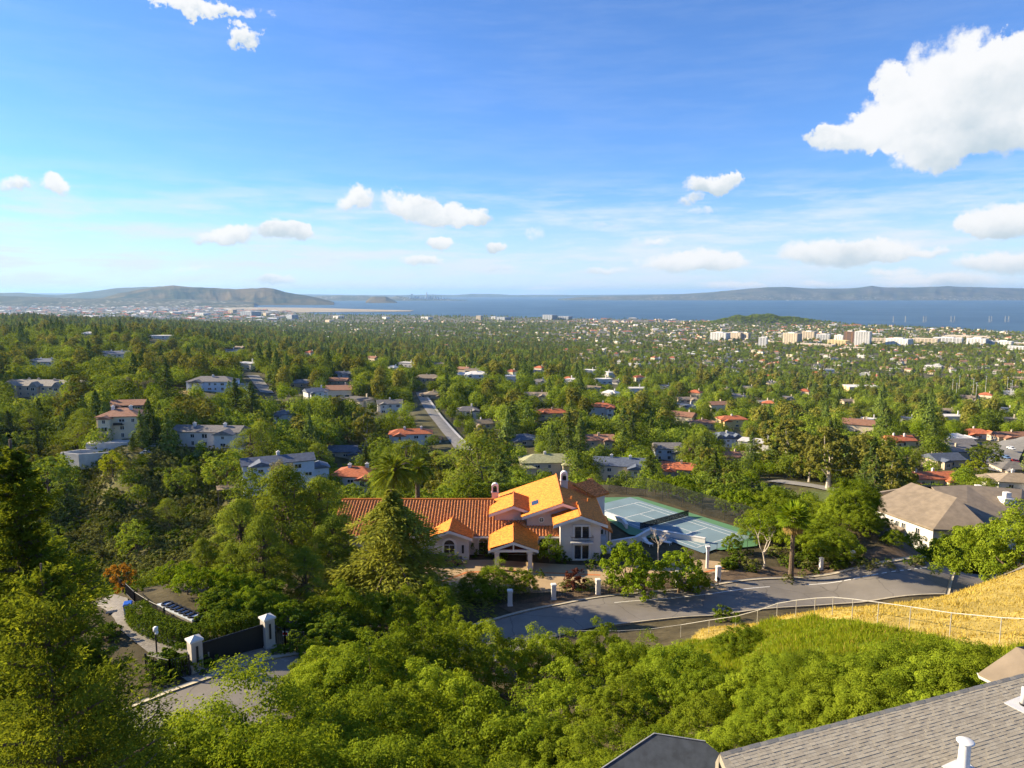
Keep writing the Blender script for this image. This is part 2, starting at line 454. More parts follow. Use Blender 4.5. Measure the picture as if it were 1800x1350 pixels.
# ------------------------------------------------------------------ terrain
HOUSES = [
 # name, x, y_base, Y, width, depth, storeys, rot(deg), roof kind, roof mat, wall mat, chimneys, extra blocks, label, short phrase
 ('hillside_house', 208, 772, 270, 15, 12, 3, 8, 'hip', 'tile_brown', 'plaster_cream', 2, '', 'cream three-storey house with brown hipped tile roof above the scrubby canyon slope', 'the cream three-storey house'),
 ('hillside_house', 362, 786, 272, 27, 9, 2, -4, 'gable', 'roof_grey', 'plaster_white', 2, 'wing', 'long white house with grey roofs and a gabled wing on the canyon rim', 'the long white house on the canyon rim'),
 ('stone_mansion', 70, 697, 400, 46, 14, 2, -6, 'gable', 'stone_grey', 'plaster_tan', 4, 'gables', 'sprawling grey-brown mansion with row of steep front gables and tall chimneys', 'the gabled grey mansion'),
 ('hillside_house', 222, 724, 335, 15, 10, 1, 10, 'gable', 'tile_brown', 'stone', 0, '', 'low brown-roofed house half hidden behind the cream three-storey house', 'the low brown-roofed house'),
 ('hillside_house', 368, 688, 430, 28, 13, 2, 0, 'hip', 'roof_grey', 'plaster_blue', 1, '', 'pale blue-grey house glimpsed between trees above the golden meadow', 'the pale house above the meadow'),
 ('hillside_house', 498, 748, 380, 10, 9, 2, 12, 'hip', 'roof_slate', 'plaster_blue', 0, '', 'small blue-grey two-storey house right of the two tall conifers', 'the small blue-grey house'),
 ('hillside_house', 492, 846, 222, 22, 8, 2, 24, 'gable', 'roof_slate', 'plaster_blue', 1, '', 'long slate-roofed house with blue-white upper storey beside a wooden deck', 'the slate-roofed house with the deck'),
 ('hillside_house', 618, 868, 235, 15, 11, 2, -8, 'hip', 'tile_red', 'plaster_white', 2, 'wing', 'white two-storey house with red tiled roofs below the two date palms', 'the white red-roofed house by the palms'),
 ('hillside_house', 686, 726, 450, 16, 10, 2, 12, 'gable', 'roof_grey', 'plaster_white', 1, '', 'white two-storey house with grey gable roof left of the grey hill road', 'the white house left of the hill road'),
 ('hillside_house', 722, 784, 345, 21, 9, 2, 6, 'hip', 'tile_red', 'plaster_white', 2, '', 'long white house with terracotta roof and white chimneys beside the grey hill road', 'the terracotta house below the hill road'),
 ('hillside_house', 850, 754, 430, 12, 10, 1, 20, 'gable', 'roof_tan', 'plaster_cream', 1, '', 'small cream bungalow with tan roof right of the grey hill road', 'the cream bungalow by the hill road'),
 ('porticoed_mansion', 966, 838, 290, 24, 12, 2, 4, 'hip', 'tile_green', 'plaster_cream', 1, 'wings', 'large two-storey mansion with green tiled hipped roofs and columned porch', 'the green-roofed mansion'),
 ('hillside_house', 1088, 846, 268, 20, 11, 2, -10, 'gable', 'roof_slate', 'plaster_cream', 2, 'wing', 'grey-roofed two-storey house with dark glazed front and pale terrace', 'the grey-roofed house with the terrace'),
 ('hillside_house', 1055, 795, 345, 14, 10, 2, 0, 'gable', 'tile_brown', 'plaster_tan', 1, '', 'brown tile-roofed house with steep roof behind the grey-roofed terrace house', 'the brown tile-roofed house'),
 ('hillside_house', 970, 735, 430, 20, 9, 1, 3, 'hip', 'tile_red', 'plaster_tan', 1, '', 'low house with long bright terracotta roof deep in the wooded valley', 'the low terracotta-roofed house'),
 ('hillside_house', 1058, 732, 450, 16, 10, 2, -8, 'hip', 'tile_red', 'plaster_white', 1, 'wing', 'white house with stepped red roofs beside a tall thin palm', 'the white house with stepped red roofs'),
 ('hillside_house', 922, 784, 362, 14, 11, 1, 5, 'hip', 'roof_slate', 'plaster_tan', 0, '', 'low house with grey hipped roof behind the green-roofed mansion', 'the low grey-roofed house'),
 ('hillside_house', 1176, 810, 342, 13, 10, 2, 0, 'gable', 'roof_grey', 'plaster_blue', 0, 'portico', 'grey-roofed house with white columned portico between two conifers', 'the house with the white portico'),
 ('hillside_house', 1194, 838, 285, 15, 9, 1, -18, 'gable', 'tile_red', 'plaster_tan', 1, '', 'low house with bright orange gables sunk among green trees', 'the low orange-gabled house'),
 ('hillside_house', 1281, 786, 430, 18, 12, 2, 0, 'hip', 'roof_slate', 'plaster_blue', 1, 'gables', 'blue-white two-storey mansion with slate hipped roof and round-topped gables', 'the blue-white mansion'),
 ('hillside_house', 1240, 752, 480, 14, 10, 1, 8, 'hip', 'tile_brown', 'plaster_tan', 1, '', 'salmon-roofed low house beside the long yellow house', 'the salmon-roofed house'),
 ('hillside_house', 1290, 752, 500, 20, 10, 2, 3, 'hip', 'tile_red', 'plaster_yellow', 1, '', 'long yellow house with red roofs behind the blue-white mansion', 'the long yellow house'),
 ('hillside_house', 1298, 815, 335, 12, 9, 1, 6, 'gable', 'tile_brown', 'plaster_tan', 1, '', 'low brown-roofed house in the shade below the blue-white mansion', 'the low house in the shade'),
 ('hillside_house', 1514, 760, 470, 22, 12, 2, 5, 'hip', 'roof_grey', 'plaster_tan', 2, 'gables', 'pale many-gabled mansion in the woods right of the big eucalyptus trees', 'the many-gabled pale mansion'),
 ('tiled_villa', 1640, 856, 268, 21, 9, 1, 3, 'gable', 'tile_red', 'plaster_cream', 2, 'wings', 'low cream villa with bright orange tiled roofs and pergola above the green wood', 'the low orange-roofed villa'),
 ('hillside_house', 1795, 864, 235, 14, 10, 1, -12, 'hip', 'roof_tan', 'plaster_white', 1, '', 'white house with tan roof at the right edge behind bare trees', 'the tan-roofed white house'),
 ('street_house', 1672, 822, 292, 13, 10, 1, 8, 'gable', 'roof_slate', 'plaster_tan', 0, '', 'slate-roofed house nearest the lime-green tree in the row of dark roofs', 'the nearest dark roof of the row'),
 ('street_house', 1688, 806, 315, 14, 10, 1, 4, 'gable', 'roof_grey', 'plaster_tan', 1, '', 'second house of the row of dark roofs left of the street', 'the second dark roof of the row'),
 ('street_house', 1694, 793, 338, 14, 10, 1, 4, 'gable', 'roof_grey', 'plaster_tan', 0, '', 'third house of the row of dark roofs left of the street', 'the third dark roof of the row'),
 ('street_house', 1688, 782, 366, 14, 10, 1, 6, 'hip', 'roof_pale', 'plaster_tan', 0, '', 'flat pale-roofed house at the far end of the row of dark roofs', 'the pale roof of the row'),
 ('street_house', 1722, 772, 400, 16, 10, 1, -5, 'hip', 'tile_red', 'plaster_white', 1, '', 'white house with small red roof at the head of the street', 'the red-roofed white street house'),
 ('street_house', 1790, 778, 385, 22, 10, 1, 0, 'gable', 'tile_brown', 'plaster_tan', 1, '', 'long brown-roofed ranch house across the head of the street', 'the brown ranch house'),
 ('street_house', 1790, 838, 285, 13, 10, 1, -8, 'hip', 'roof_grey', 'plaster_tan', 0, '', 'grey-roofed house right of the parked cars on the street', 'the grey street house'),
 ('hillside_house', 1588, 786, 345, 13, 9, 1, 4, 'gable', 'tile_red', 'plaster_cream', 2, '', 'small red-roofed house with white chimneys peeping out of oaks', 'the small red-roofed house in the oaks'),
 ('hillside_house', 752, 671, 640, 26, 14, 1, 6, 'hip', 'roof_tan', 'plaster_tan', 1, 'wing', 'wide tan-roofed house beyond the wooded ridge left of the blue-white house', 'the wide tan-roofed house'),
 ('hillside_house', 838, 670, 625, 20, 12, 2, 0, 'hip', 'roof_pale', 'plaster_blue', 1, '', 'blue-white house with pale roofs right of the wide tan-roofed house', 'the blue-white house on the ridge'),
 ('hillside_house', 763, 701, 520, 13, 10, 1, 15, 'hip', 'roof_tan', 'plaster_tan', 1, '', 'small tan-roofed house with brick chimney at the top of the hill road', 'the house at the top of the hill road'),
 ('hillside_house', 74, 648, 620, 32, 12, 2, -5, 'hip', 'roof_slate', 'plaster_blue', 2, '', 'large blue-grey roofed house on the wooded hill above the grey mansion', 'the large blue-grey house'),
 ('hillside_house', 198, 633, 680, 28, 12, 2, 0, 'gable', 'roof_slate', 'plaster_white', 2, '', 'dark-roofed white house among tall dark trees on the hill', 'the dark-roofed house on the hill'),
 ('modern_house', 283, 598, 1000, 34, 12, 2, 4, 'flat', 'roof_pale', 'plaster_white', 0, '', 'white flat-roofed modern house high on the wooded hill', 'the white flat-roofed house'),
 ('hillside_house', 153, 590, 1000, 16, 10, 1, 0, 'hip', 'roof_pale', 'plaster_white', 0, '', 'small white house in the far woods above the blue-grey roofs', 'the small white house in the far woods'),
 ('hillside_house', 530, 681, 520, 18, 11, 1, 8, 'hip', 'roof_grey', 'plaster_tan', 0, 'wing', 'grey-roofed house behind the spreading pine in the valley', 'the grey-roofed house behind the pine'),
 ('hillside_house', 556, 706, 430, 10, 9, 2, 35, 'gable', 'roof_slate', 'plaster_white', 0, '', 'white gabled house wedged between dark trees', 'the wedged white gabled house'),
 ('hillside_house', 605, 664, 620, 18, 10, 1, 10, 'gable', 'roof_slate', 'plaster_blue', 1, '', 'slate-roofed house in the bright clearing beyond the valley', 'the slate house in the clearing'),
 ('hillside_house', 592, 676, 560, 16, 9, 1, -10, 'gable', 'tile_brown', 'plaster_tan', 0, '', 'brown-roofed bungalow just in front of the slate house in the clearing', 'the brown bungalow in the clearing'),
 ('hillside_house', 607, 806, 320, 16, 10, 1, 4, 'gable', 'roof_slate', 'plaster_tan', 0, '', 'dark low house in the shaded valley above the red-roofed white house', 'the dark house in the shaded valley'),
]

def slope(y, x=900):
    r = ray(x, y)
    return -r[2] / r[1]

CP = []          # (X, Y, drop)
def cp(X, Y, D): CP.append((X, Y, D))
def cpx(x, Y, D): CP.append(((x - 900) / 1225.0 * Y, Y, D))
# own hillside, gate, road, fence line, golden knoll
for p in [(-8, 5, 19), (0, 12, 17), (6, 10, 15), (12, 14, 14), (0, 20, 20.5), (-12, 20, 25), (-30, 22, 29), (-5, 30, 26), (-18, 30, 27.5), (6, 30, 23), (0, 45, 30.5), (8, 45, 28), (0, 60, 34.5),
          (-12, 45, 29.5), (-24, 48, 28.8), (-21, 55, 29), (-27, 57, 29), (-30, 70, 30), (-38, 68, 30), (-20, 62, 30.5), (-14, 57, 31.5), (-9, 66, 34.5), (-25, 40, 29.3), (-33, 44, 30), (-3, 76, 37.4),
          (8, 72, 36.5), (12, 60, 33.5), (15, 40, 23.5), (15, 52, 29.5), (20, 26, 15), (24, 34, 17.7), (22, 46, 22), (21.6, 54.6, 26.4), (20, 66, 33),
          (24, 76, 37), (35, 45, 19.3), (36, 51, 21.8), (44, 46, 18.5), (42, 62, 28), (50, 76, 35.5), (62, 60, 25), (64, 82, 36.8), (80, 70, 30), (70, 92, 37.8)]: cp(*p)
for X in (-30, -18, -6, 6, 18, 30, 44, 60):
    for Y in (84, 92, 102, 114, 125):
        if X > 30 and Y > 114 or X < -20 and Y > 105: continue
        cp(X, Y, 38)
for p in [(10, 136, 38), (20, 137, 38), (38, 122, 38.5), (30, 133, 38.5), (80, 107, 43.5), (68, 107, 44), (63, 120, 49), (71, 114, 48.5), (75, 128, 48), (92, 130, 47.5), (100, 112, 43), (85, 145, 51), (50, 130, 44), (55, 150, 55), (110, 165, 55),
          (-30, 112, 43), (-45, 90, 40), (-45, 110, 50), (-55, 75, 36), (-70, 90, 47), (-22, 118, 41), (-5, 140, 42)]: cp(*p)
for x, Y, D in [(700, 165, 58), (900, 165, 52), (1100, 165, 52), (1250, 165, 55), (1400, 190, 62), (900, 200, 68), (700, 200, 70), (1150, 200, 66), (1300, 225, 70), (1550, 190, 62), (1550, 240, 69), (1700, 200, 63),
                (450, 150, 68), (300, 150, 70), (150, 130, 62), (0, 120, 58), (300, 185, 74), (450, 190, 72), (150, 175, 78), (0, 180, 76), (0, 240, 80), (110, 250, 76), (60, 300, 72),
                (300, 222, 70.5), (300, 250, 64.5), (180, 235, 68), (400, 240, 66), (480, 215, 66), (600, 250, 74), (800, 260, 75), (1000, 250, 72), (1200, 260, 74), (1400, 240, 71.5),
                (250, 300, 60), (100, 350, 66), (0, 350, 66), (-150, 300, 60), (-150, 150, 50), (-150, 60, 28), (2000, 100, 34), (2000, 250, 60), (2000, 60, 20)]: cpx(x, Y, D)
ROWS = {330: (62, 64, 75, 78, 83, 86, 76), 500: (60, 66, 74, 80, 96, 104, 98), 800: (66, 76, 88, 101, 117, 130, 130), 1300: (76, 88, 114, 131, 150, 165, 168),
        2000: (84, 102, 140, 165, 178, 185, 188), 3000: (104, 128, 180, 195, 200, 202, 203), 4300: (172, 188, 203, 206, 206.5, 207, 207), 6500: (200, 204, 206, 207, 207, 207, 207), 12000: (200, 204, 207, 207, 207, 207, 207), 40000: (200, 206, 207, 207, 207, 207, 207)}
for Y, ds in ROWS.items():
    for x, D in zip((0, 300, 600, 900, 1200, 1500, 1800), ds):
        cpx(x, Y, D)
    cpx(-250, Y, ds[0] - 4); cpx(2050, Y, ds[-1])
ROADS_MID = {
    'hill_road': ([(738, 690, 545), (745, 703, 500), (757, 722, 450), (775, 745, 400), (800, 775, 352), (812, 792, 330)], 6.5),
    'valley_road': ([(1360, 846, 275), (1400, 851, 263), (1440, 857, 254), (1475, 865, 244)], 7.0),
    'village_street': ([(1792, 764, 385), (1778, 780, 350), (1764, 802, 318), (1752, 830, 284)], 12.0),
    'lane': ([(444, 660, 560), (456, 674, 520), (470, 692, 470)], 9.0),
}
for pts, w in ROADS_MID.values():
    for x, y, Y in pts:
        p = at_depth(x, y, Y); cp(p[0], Y, CAMZ - p[2])
for h in HOUSES:
    p = at_depth(h[1], h[2], h[3])
    cp(p[0], h[3], CAMZ - p[2]); cp(p[0], h[3] + h[5] * 0.6, CAMZ - p[2])

CP = np.array(CP, dtype=np.float64)
def to_tl(X, Y):
    th = np.arctan2(X, Y)
    th = np.clip(th, -0.85, 0.85)
    return th * 2.2, np.log(np.clip(np.hypot(X, Y), 6.0, 45000.0))
_ct, _cl = to_tl(CP[:, 0], CP[:, 1])
_n = len(CP)
def _tps(r2): return 0.5 * r2 * np.log(r2 + 1e-12)
_K = _tps((_ct[:, None] - _ct[None]) ** 2 + (_cl[:, None] - _cl[None]) ** 2) + np.eye(_n) * 2e-4
_P = np.stack([np.ones(_n), _ct, _cl], 1)
_A = np.zeros((_n + 3, _n + 3)); _A[:_n, :_n] = _K; _A[:_n, _n:] = _P; _A[_n:, :_n] = _P.T
_W = np.linalg.solve(_A, np.concatenate([CP[:, 2], np.zeros(3)]))
SHORE_X = np.array([-900, 330, 400, 480, 545, 560, 700, 1000, 1400, 1800, 2300]); SHORE_Y = np.array([14500, 14500, 9800, 9000, 8300, 7100, 6700, 5850, 5250, 4500, 4200])
PADS = [(-16, 102, 14, 20, 171.9), (0, 101, 16, 21, 171.9), (12, 103, 14, 20, 171.9), (25.5, 114.5, 17.5, 23, 171.9), (28, 101, 8, 13, 171.9)]
def ground(X, Y):
    """terrain height at world X, Y (arrays or numbers)"""
    X = np.asarray(X, dtype=np.float64); Y = np.asarray(Y, dtype=np.float64)
    shp = np.broadcast(X, Y).shape
    X = np.broadcast_to(X, shp).ravel(); Y = np.broadcast_to(Y, shp).ravel()
    t, l = to_tl(X, Y)
    D = np.empty(len(t))
    for i in range(0, len(t), 20000):
        tt, ll = t[i:i + 20000], l[i:i + 20000]
        D[i:i + 20000] = _tps((tt[:, None] - _ct[None]) ** 2 + (ll[:, None] - _cl[None]) ** 2) @ _W[:_n] + _W[_n] + _W[_n + 1] * tt + _W[_n + 2] * ll
    Z = CAMZ - D
    rr = np.hypot(X, Y)
    # gentle lumps on the far hills
    Z = Z + np.clip((rr - 400) / 1500, 0, 1) * 4.0 * (np.sin(X / 61.0 + 1.3) * np.sin(Y / 83.0) + 0.6 * np.sin(X / 27.0 + Y / 39.0))
    far = np.clip((rr - 3200) / 900, 0, 1)
    Z = Z * (1 - far) + np.clip(Z, 2.5, 999) * far
    px = 900 + 1225.0 * X / np.maximum(Y, 1.0)
    # wooded knoll by the shore
    kx, ky = (1312 - 900) / 1225.0 * 4700, 4700
    Z = Z + (46 + 7 * np.sin(X / 37.0) + 5 * np.sin(X / 17.0 + 1.0)) * np.exp(-((X - kx) / 210.0) ** 2 - ((Y - ky) / 160.0) ** 2) + 30 * np.exp(-((X - kx - 290) / 230.0) ** 2 - ((Y - ky) / 160.0) ** 2)
    for (cx, cy_, r0, r1, zz) in PADS:
        k = np.clip((r1 - np.hypot(X - cx, Y - cy_)) / (r1 - r0), 0, 1); k = k * k * (3 - 2 * k)
        Z = Z * (1 - k) + zz * k
    sh = np.interp(px, SHORE_X, SHORE_Y)
    wet = np.clip((rr - sh) / 60.0, 0, 1) * (Y > 100)
    Z = Z * (1 - wet) - 6.0 * wet
    return Z.reshape(shp) if shp else float(Z[0])

def gz(X, Y): return float(ground(X, Y))
def gp(x, y, Y0=10.0, Y1=3000.0):
    """point of the terrain seen at photo pixel x, y"""
    r = ray(x, y)
    Ys = np.exp(np.linspace(math.log(Y0), math.log(Y1), 700))
    h = CAMZ + r[2] / r[1] * Ys - ground(r[0] / r[1] * Ys, Ys)
    i = int(np.argmax(h < 0)) or len(Ys) - 1
    a, b = Ys[max(i - 1, 0)], Ys[i]
    ha, hb = h[max(i - 1, 0)], h[i]
    Y = a + (b - a) * (ha / (ha - hb + 1e-9)) if ha > 0 > hb else b
    X = r[0] / r[1] * Y
    return (X, Y, gz(X, Y))

rng = np.random.default_rng(11)
def in_poly(X, Y, poly):
    poly = np.asarray(poly); n = len(poly)
    ins = np.zeros(np.shape(X), dtype=bool)
    for i in range(n):
        x0, y0 = poly[i][:2]; x1, y1 = poly[(i + 1) % n][:2]
        c = ((y0 > Y) != (y1 > Y)) & (X < (x1 - x0) * (Y - y0) / (y1 - y0 + 1e-12) + x0)
        ins ^= c
    return ins

GREEN_POLY = [(9, 66), (17, 64), (21, 56), (21.3, 46), (23, 34), (25, 26), (14, 24), (12, 34), (12, 48), (6, 62)]
GOLD_POLY = [(17, 64), (21, 56), (21.3, 46), (23, 34), (25, 26), (60, 20), (75, 50), (72, 88), (60, 84), (44, 77), (30, 73), (20, 70)]
def ground_colours(X, Y, Z):
    r = np.hypot(X, Y)
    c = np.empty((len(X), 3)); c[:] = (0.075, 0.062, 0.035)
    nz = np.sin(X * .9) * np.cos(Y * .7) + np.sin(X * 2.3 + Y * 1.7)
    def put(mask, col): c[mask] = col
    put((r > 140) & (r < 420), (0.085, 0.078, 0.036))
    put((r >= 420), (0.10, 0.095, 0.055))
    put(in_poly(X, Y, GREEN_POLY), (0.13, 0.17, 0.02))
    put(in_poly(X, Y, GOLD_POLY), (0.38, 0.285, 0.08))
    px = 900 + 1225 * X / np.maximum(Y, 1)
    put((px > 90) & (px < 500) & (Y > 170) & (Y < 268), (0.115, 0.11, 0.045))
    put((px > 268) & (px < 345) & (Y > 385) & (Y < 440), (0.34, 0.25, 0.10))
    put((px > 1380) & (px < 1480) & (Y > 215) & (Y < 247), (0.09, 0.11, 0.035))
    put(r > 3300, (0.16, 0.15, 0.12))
    c *= (1 + 0.10 * nz)[:, None]
    return c

def build_ground():
    ths = np.concatenate([np.linspace(-180, -56, 24, endpoint=False), np.linspace(-56, 56, 430), np.linspace(56, 180, 25)[1:-1]])
    ths = np.radians(ths)
    rs = np.concatenate([[0.5, 3.0], np.exp(np.linspace(math.log(5.0), math.log(45000.0), 330))])
    T, Rr = np.meshgrid(ths, rs)
    X, Y = Rr * np.sin(T), Rr * np.cos(T)
    Z = ground(X, Y)
    nt, nr = len(ths), len(rs)
    V = np.stack([X.ravel(), Y.ravel(), Z.ravel()], 1)
    i, j = np.meshgrid(np.arange(nr - 1), np.arange(nt), indexing='ij')
    jn = (j + 1) % nt
    F = np.stack([i * nt + j, i * nt + jn, (i + 1) * nt + jn, (i + 1) * nt + j], -1).reshape(-1, 4)[:, ::-1]
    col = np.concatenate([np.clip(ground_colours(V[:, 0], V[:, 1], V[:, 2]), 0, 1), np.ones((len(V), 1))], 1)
    m = bpy.data.materials.new('ground_soil'); m.use_nodes = True
    g = NT(m.node_tree); g.n.clear()
    out = g.node('ShaderNodeOutputMaterial'); p = g.node('ShaderNodeBsdfPrincipled')
    a = g.node('ShaderNodeAttribute', attribute_name='soil')
    tc = g.node('ShaderNodeTexCoord').outputs['Object']
    n1 = g.noise(tc, 1.3, 6.0, 0.65); n2 = g.noise(tc, 0.11, 5.0, 0.6)
    k = g.math('MULTIPLY', g.lin(n1, 0.25, 0.75, 0.6, 1.4), g.lin(n2, 0.25, 0.75, 0.72, 1.28))
    c = g.vec('SCALE', a.outputs['Color']); g.put(c.node, 'Scale', k)
    g.put(p, 'Base Color', c)
    p.inputs['Roughness'].default_value = 0.95; p.inputs['Specular IOR Level'].default_value = 0.1
    b = g.node('ShaderNodeBump'); b.inputs['Strength'].default_value = 0.6; b.inputs['Distance'].default_value = 0.15
    g.put(b, 'Height', n1); g.put(p, 'Normal', b.outputs[0])
    g.t.links.new(p.outputs[0], out.inputs[0])
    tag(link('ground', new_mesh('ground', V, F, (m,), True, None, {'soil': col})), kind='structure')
build_ground()

def build_water():
    m = bpy.data.materials.new('bay_water'); m.use_nodes = True
    g = NT(m.node_tree); g.n.clear()
    out = g.node('ShaderNodeOutputMaterial'); p = g.node('ShaderNodeBsdfPrincipled')
    tc = g.node('ShaderNodeTexCoord').outputs['Object']
    n = g.noise(tc, 0.0012, 4.0, 0.6)
    g.put(p, 'Base Color', g.mix(g.smooth(n, 0.35, 0.65), (0.035, 0.085, 0.150), (0.055, 0.115, 0.185)))
    p.inputs['Roughness'].default_value = 0.55
    p.inputs['Specular IOR Level'].default_value = 0.22
    b = g.node('ShaderNodeBump'); b.inputs['Strength'].default_value = 0.5; b.inputs['Distance'].default_value = 3.0
    g.put(b, 'Height', g.noise(tc, 0.03, 3.0, 0.6)); g.put(p, 'Normal', b.outputs[0])
    g.t.links.new(p.outputs[0], out.inputs[0])
    V = [(-60000, 3000, 0), (60000, 3000, 0), (60000, 36500, 0), (-60000, 36500, 0)]
    tag(link('bay_water', new_mesh('bay_water', V, [(0, 1, 2, 3)], (m,))), kind='structure')
build_water()
# ------------------------------------------------------------------ far hills
from mathutils import noise as ml_noise
def hill_mat(name, low, high, speck=None, scale=0.0016):
    m = bpy.data.materials.new(name); m.use_nodes = True
    g = NT(m.node_tree); g.n.clear()
    out = g.node('ShaderNodeOutputMaterial'); d = g.node('ShaderNodeBsdfDiffuse')
    tc = g.node('ShaderNodeTexCoord').outputs['Object']
    n = g.noise(tc, scale, 7.0, 0.65)
    c = g.mix(g.smooth(n, 0.38, 0.62), low, high)
    if speck:
        v = g.node('ShaderNodeTexVoronoi'); g.put(v, 'Vector', tc); v.inputs['Scale'].default_value = 1 / 95.0
        big = g.noise(tc, 0.0011, 3.0, 0.5)
        sep = g.node('ShaderNodeSeparateXYZ'); g.put(sep, 0, tc)
        hgt = g.smooth(sep.outputs[2], 210.0, 20.0)
        f = g.math('MULTIPLY', g.smooth(v.outputs['Distance'], 0.34, 0.22), g.math('MULTIPLY', hgt, g.smooth(big, 0.40, 0.60)))
        c = g.mix(f, c, speck)
    g.put(d, 0, c)
    g.t.links.new(d.outputs[0], out.inputs[0])
    return m
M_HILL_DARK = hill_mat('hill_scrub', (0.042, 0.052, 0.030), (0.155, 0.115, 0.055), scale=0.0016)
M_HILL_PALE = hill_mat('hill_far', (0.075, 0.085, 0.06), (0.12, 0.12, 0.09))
M_HILL_TOWN = hill_mat('hill_town', (0.070, 0.080, 0.055), (0.13, 0.12, 0.085), (0.55, 0.52, 0.47))

def ridge(name, crest, dist, front, back, mat, seed, spur=0.35, nx=220, base=-3.0):
    xs = np.array([c[0] for c in crest], float); ys = np.array([c[1] for c in crest], float)
    px = np.linspace(xs[0], xs[-1], nx)
    zc = np.array([at_depth(x, y, dist)[2] for x, y in zip(px, np.interp(px, xs, ys))])
    r = np.random.default_rng(seed)
    T = np.concatenate([np.linspace(0, 1, 15), np.linspace(1, 2, 9)[1:]])
    rows = []
    ph = r.uniform(0, 6.28, 8); wl = np.array([3.1, 4.7, 7.3, 11.9, 17.0, 23.0, 31.0, 47.0])
    s = np.linspace(0, 10, nx)
    for t in T:
        prof = math.sin(min(t, 1) * math.pi / 2) ** 1.3 if t <= 1 else math.cos((t - 1) * math.pi / 2) ** 1.3
        w = np.array([ml_noise.ridged_multi_fractal((px[i] * .026 + seed * 7.1, t * 1.6 + px[i] * .008, seed * 3.3), 0.9, 2.1, 5, 1.0, 2.0) for i in range(nx)])
        w = np.clip(w / 1.6, 0, 1.4)
        m_ = prof * (1 - spur * 1.5 * (1 - prof * .93) * (1.1 - w))
        Yd = dist - front * (1 - t) if t <= 1 else dist + back * (t - 1)
        z = base + (zc - base) * np.clip(m_, 0, None)
        X = (px - 900) / 1236.0 * Yd
        rows.append(np.stack([X, np.full(nx, Yd), z], 1))
    V = np.concatenate(rows)
    nr = len(T)
    i, j = np.meshgrid(np.arange(nr - 1), np.arange(nx - 1), indexing='ij')
    F = np.stack([i * nx + j, i * nx + j + 1, (i + 1) * nx + j + 1, (i + 1) * nx + j], -1).reshape(-1, 4)
    tag(link(name, new_mesh(name, V, F, (mat,), True)), kind='structure')

ridge('mountain', [(150, 527), (190, 523), (215, 515), (250, 509), (290, 503.5), (312, 501), (340, 504), (385, 506), (420, 508), (470, 505.5), (485, 507), (505, 513), (540, 519), (562, 523), (580, 528), (590, 531)], 14200, 1900, 2500, M_HILL_DARK, 3, 0.38, 420)
ridge('foothills', [(-300, 517), (-100, 519), (0, 520), (60, 521), (130, 524), (200, 524.5), (260, 524), (330, 526), (400, 529), (450, 531)], 12400, 2400, 2000, M_HILL_TOWN, 5, 0.4, 240)
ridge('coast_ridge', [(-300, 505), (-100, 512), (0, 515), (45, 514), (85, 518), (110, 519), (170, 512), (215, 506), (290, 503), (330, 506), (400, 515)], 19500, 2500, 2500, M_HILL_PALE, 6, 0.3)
ridge('east_bay_hills', [(980, 526), (1010, 523), (1050, 521), (1130, 519), (1200, 516.5), (1250, 513), (1300, 508), (1340, 505), (1375, 504), (1420, 507), (1470, 507), (1500, 505.5), (1525, 502), (1545, 505), (1600, 505), (1655, 502.5), (1700, 504), (1760, 506), (1850, 507), (2000, 505), (2300, 509)], 23500, 3300, 3000, M_HILL_TOWN, 8, 0.35, 420)
ridge('city_hills', [(525, 527), (545, 522), (575, 520), (600, 519), (625, 520), (640, 519.5), (660, 521), (690, 522), (700, 520), (715, 522), (740, 525), (800, 526.5), (830, 528)], 20800, 1500, 2000, M_HILL_TOWN, 9, 0.3)
ridge('point_hill', [(645, 530), (652, 524), (662, 521), (680, 521), (688, 525), (696, 529), (700, 531)], 15500, 600, 700, M_HILL_DARK, 10, 0.2, 60)
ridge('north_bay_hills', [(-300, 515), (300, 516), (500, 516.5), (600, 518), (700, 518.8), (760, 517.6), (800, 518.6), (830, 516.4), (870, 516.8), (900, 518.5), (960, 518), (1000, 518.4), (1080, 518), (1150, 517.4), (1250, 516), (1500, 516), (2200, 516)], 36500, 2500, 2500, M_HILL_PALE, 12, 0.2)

def px_poly_drop(pts, D): return [at_drop(x, y, D) for x, y in pts]
_sp = px_poly_drop([(360, 546), (480, 548.6), (600, 548.4), (720, 547.3), (728, 545.6), (640, 543.6), (560, 541.2), (470, 540.2), (360, 541)], CAMZ - 4.0)
principled('airfield', (0.33, 0.27, 0.19), 0.95, 0.2, 0.002)
tag(MB().slab(_sp, 9.0).build('airfield', MATS['airfield']), kind='structure')

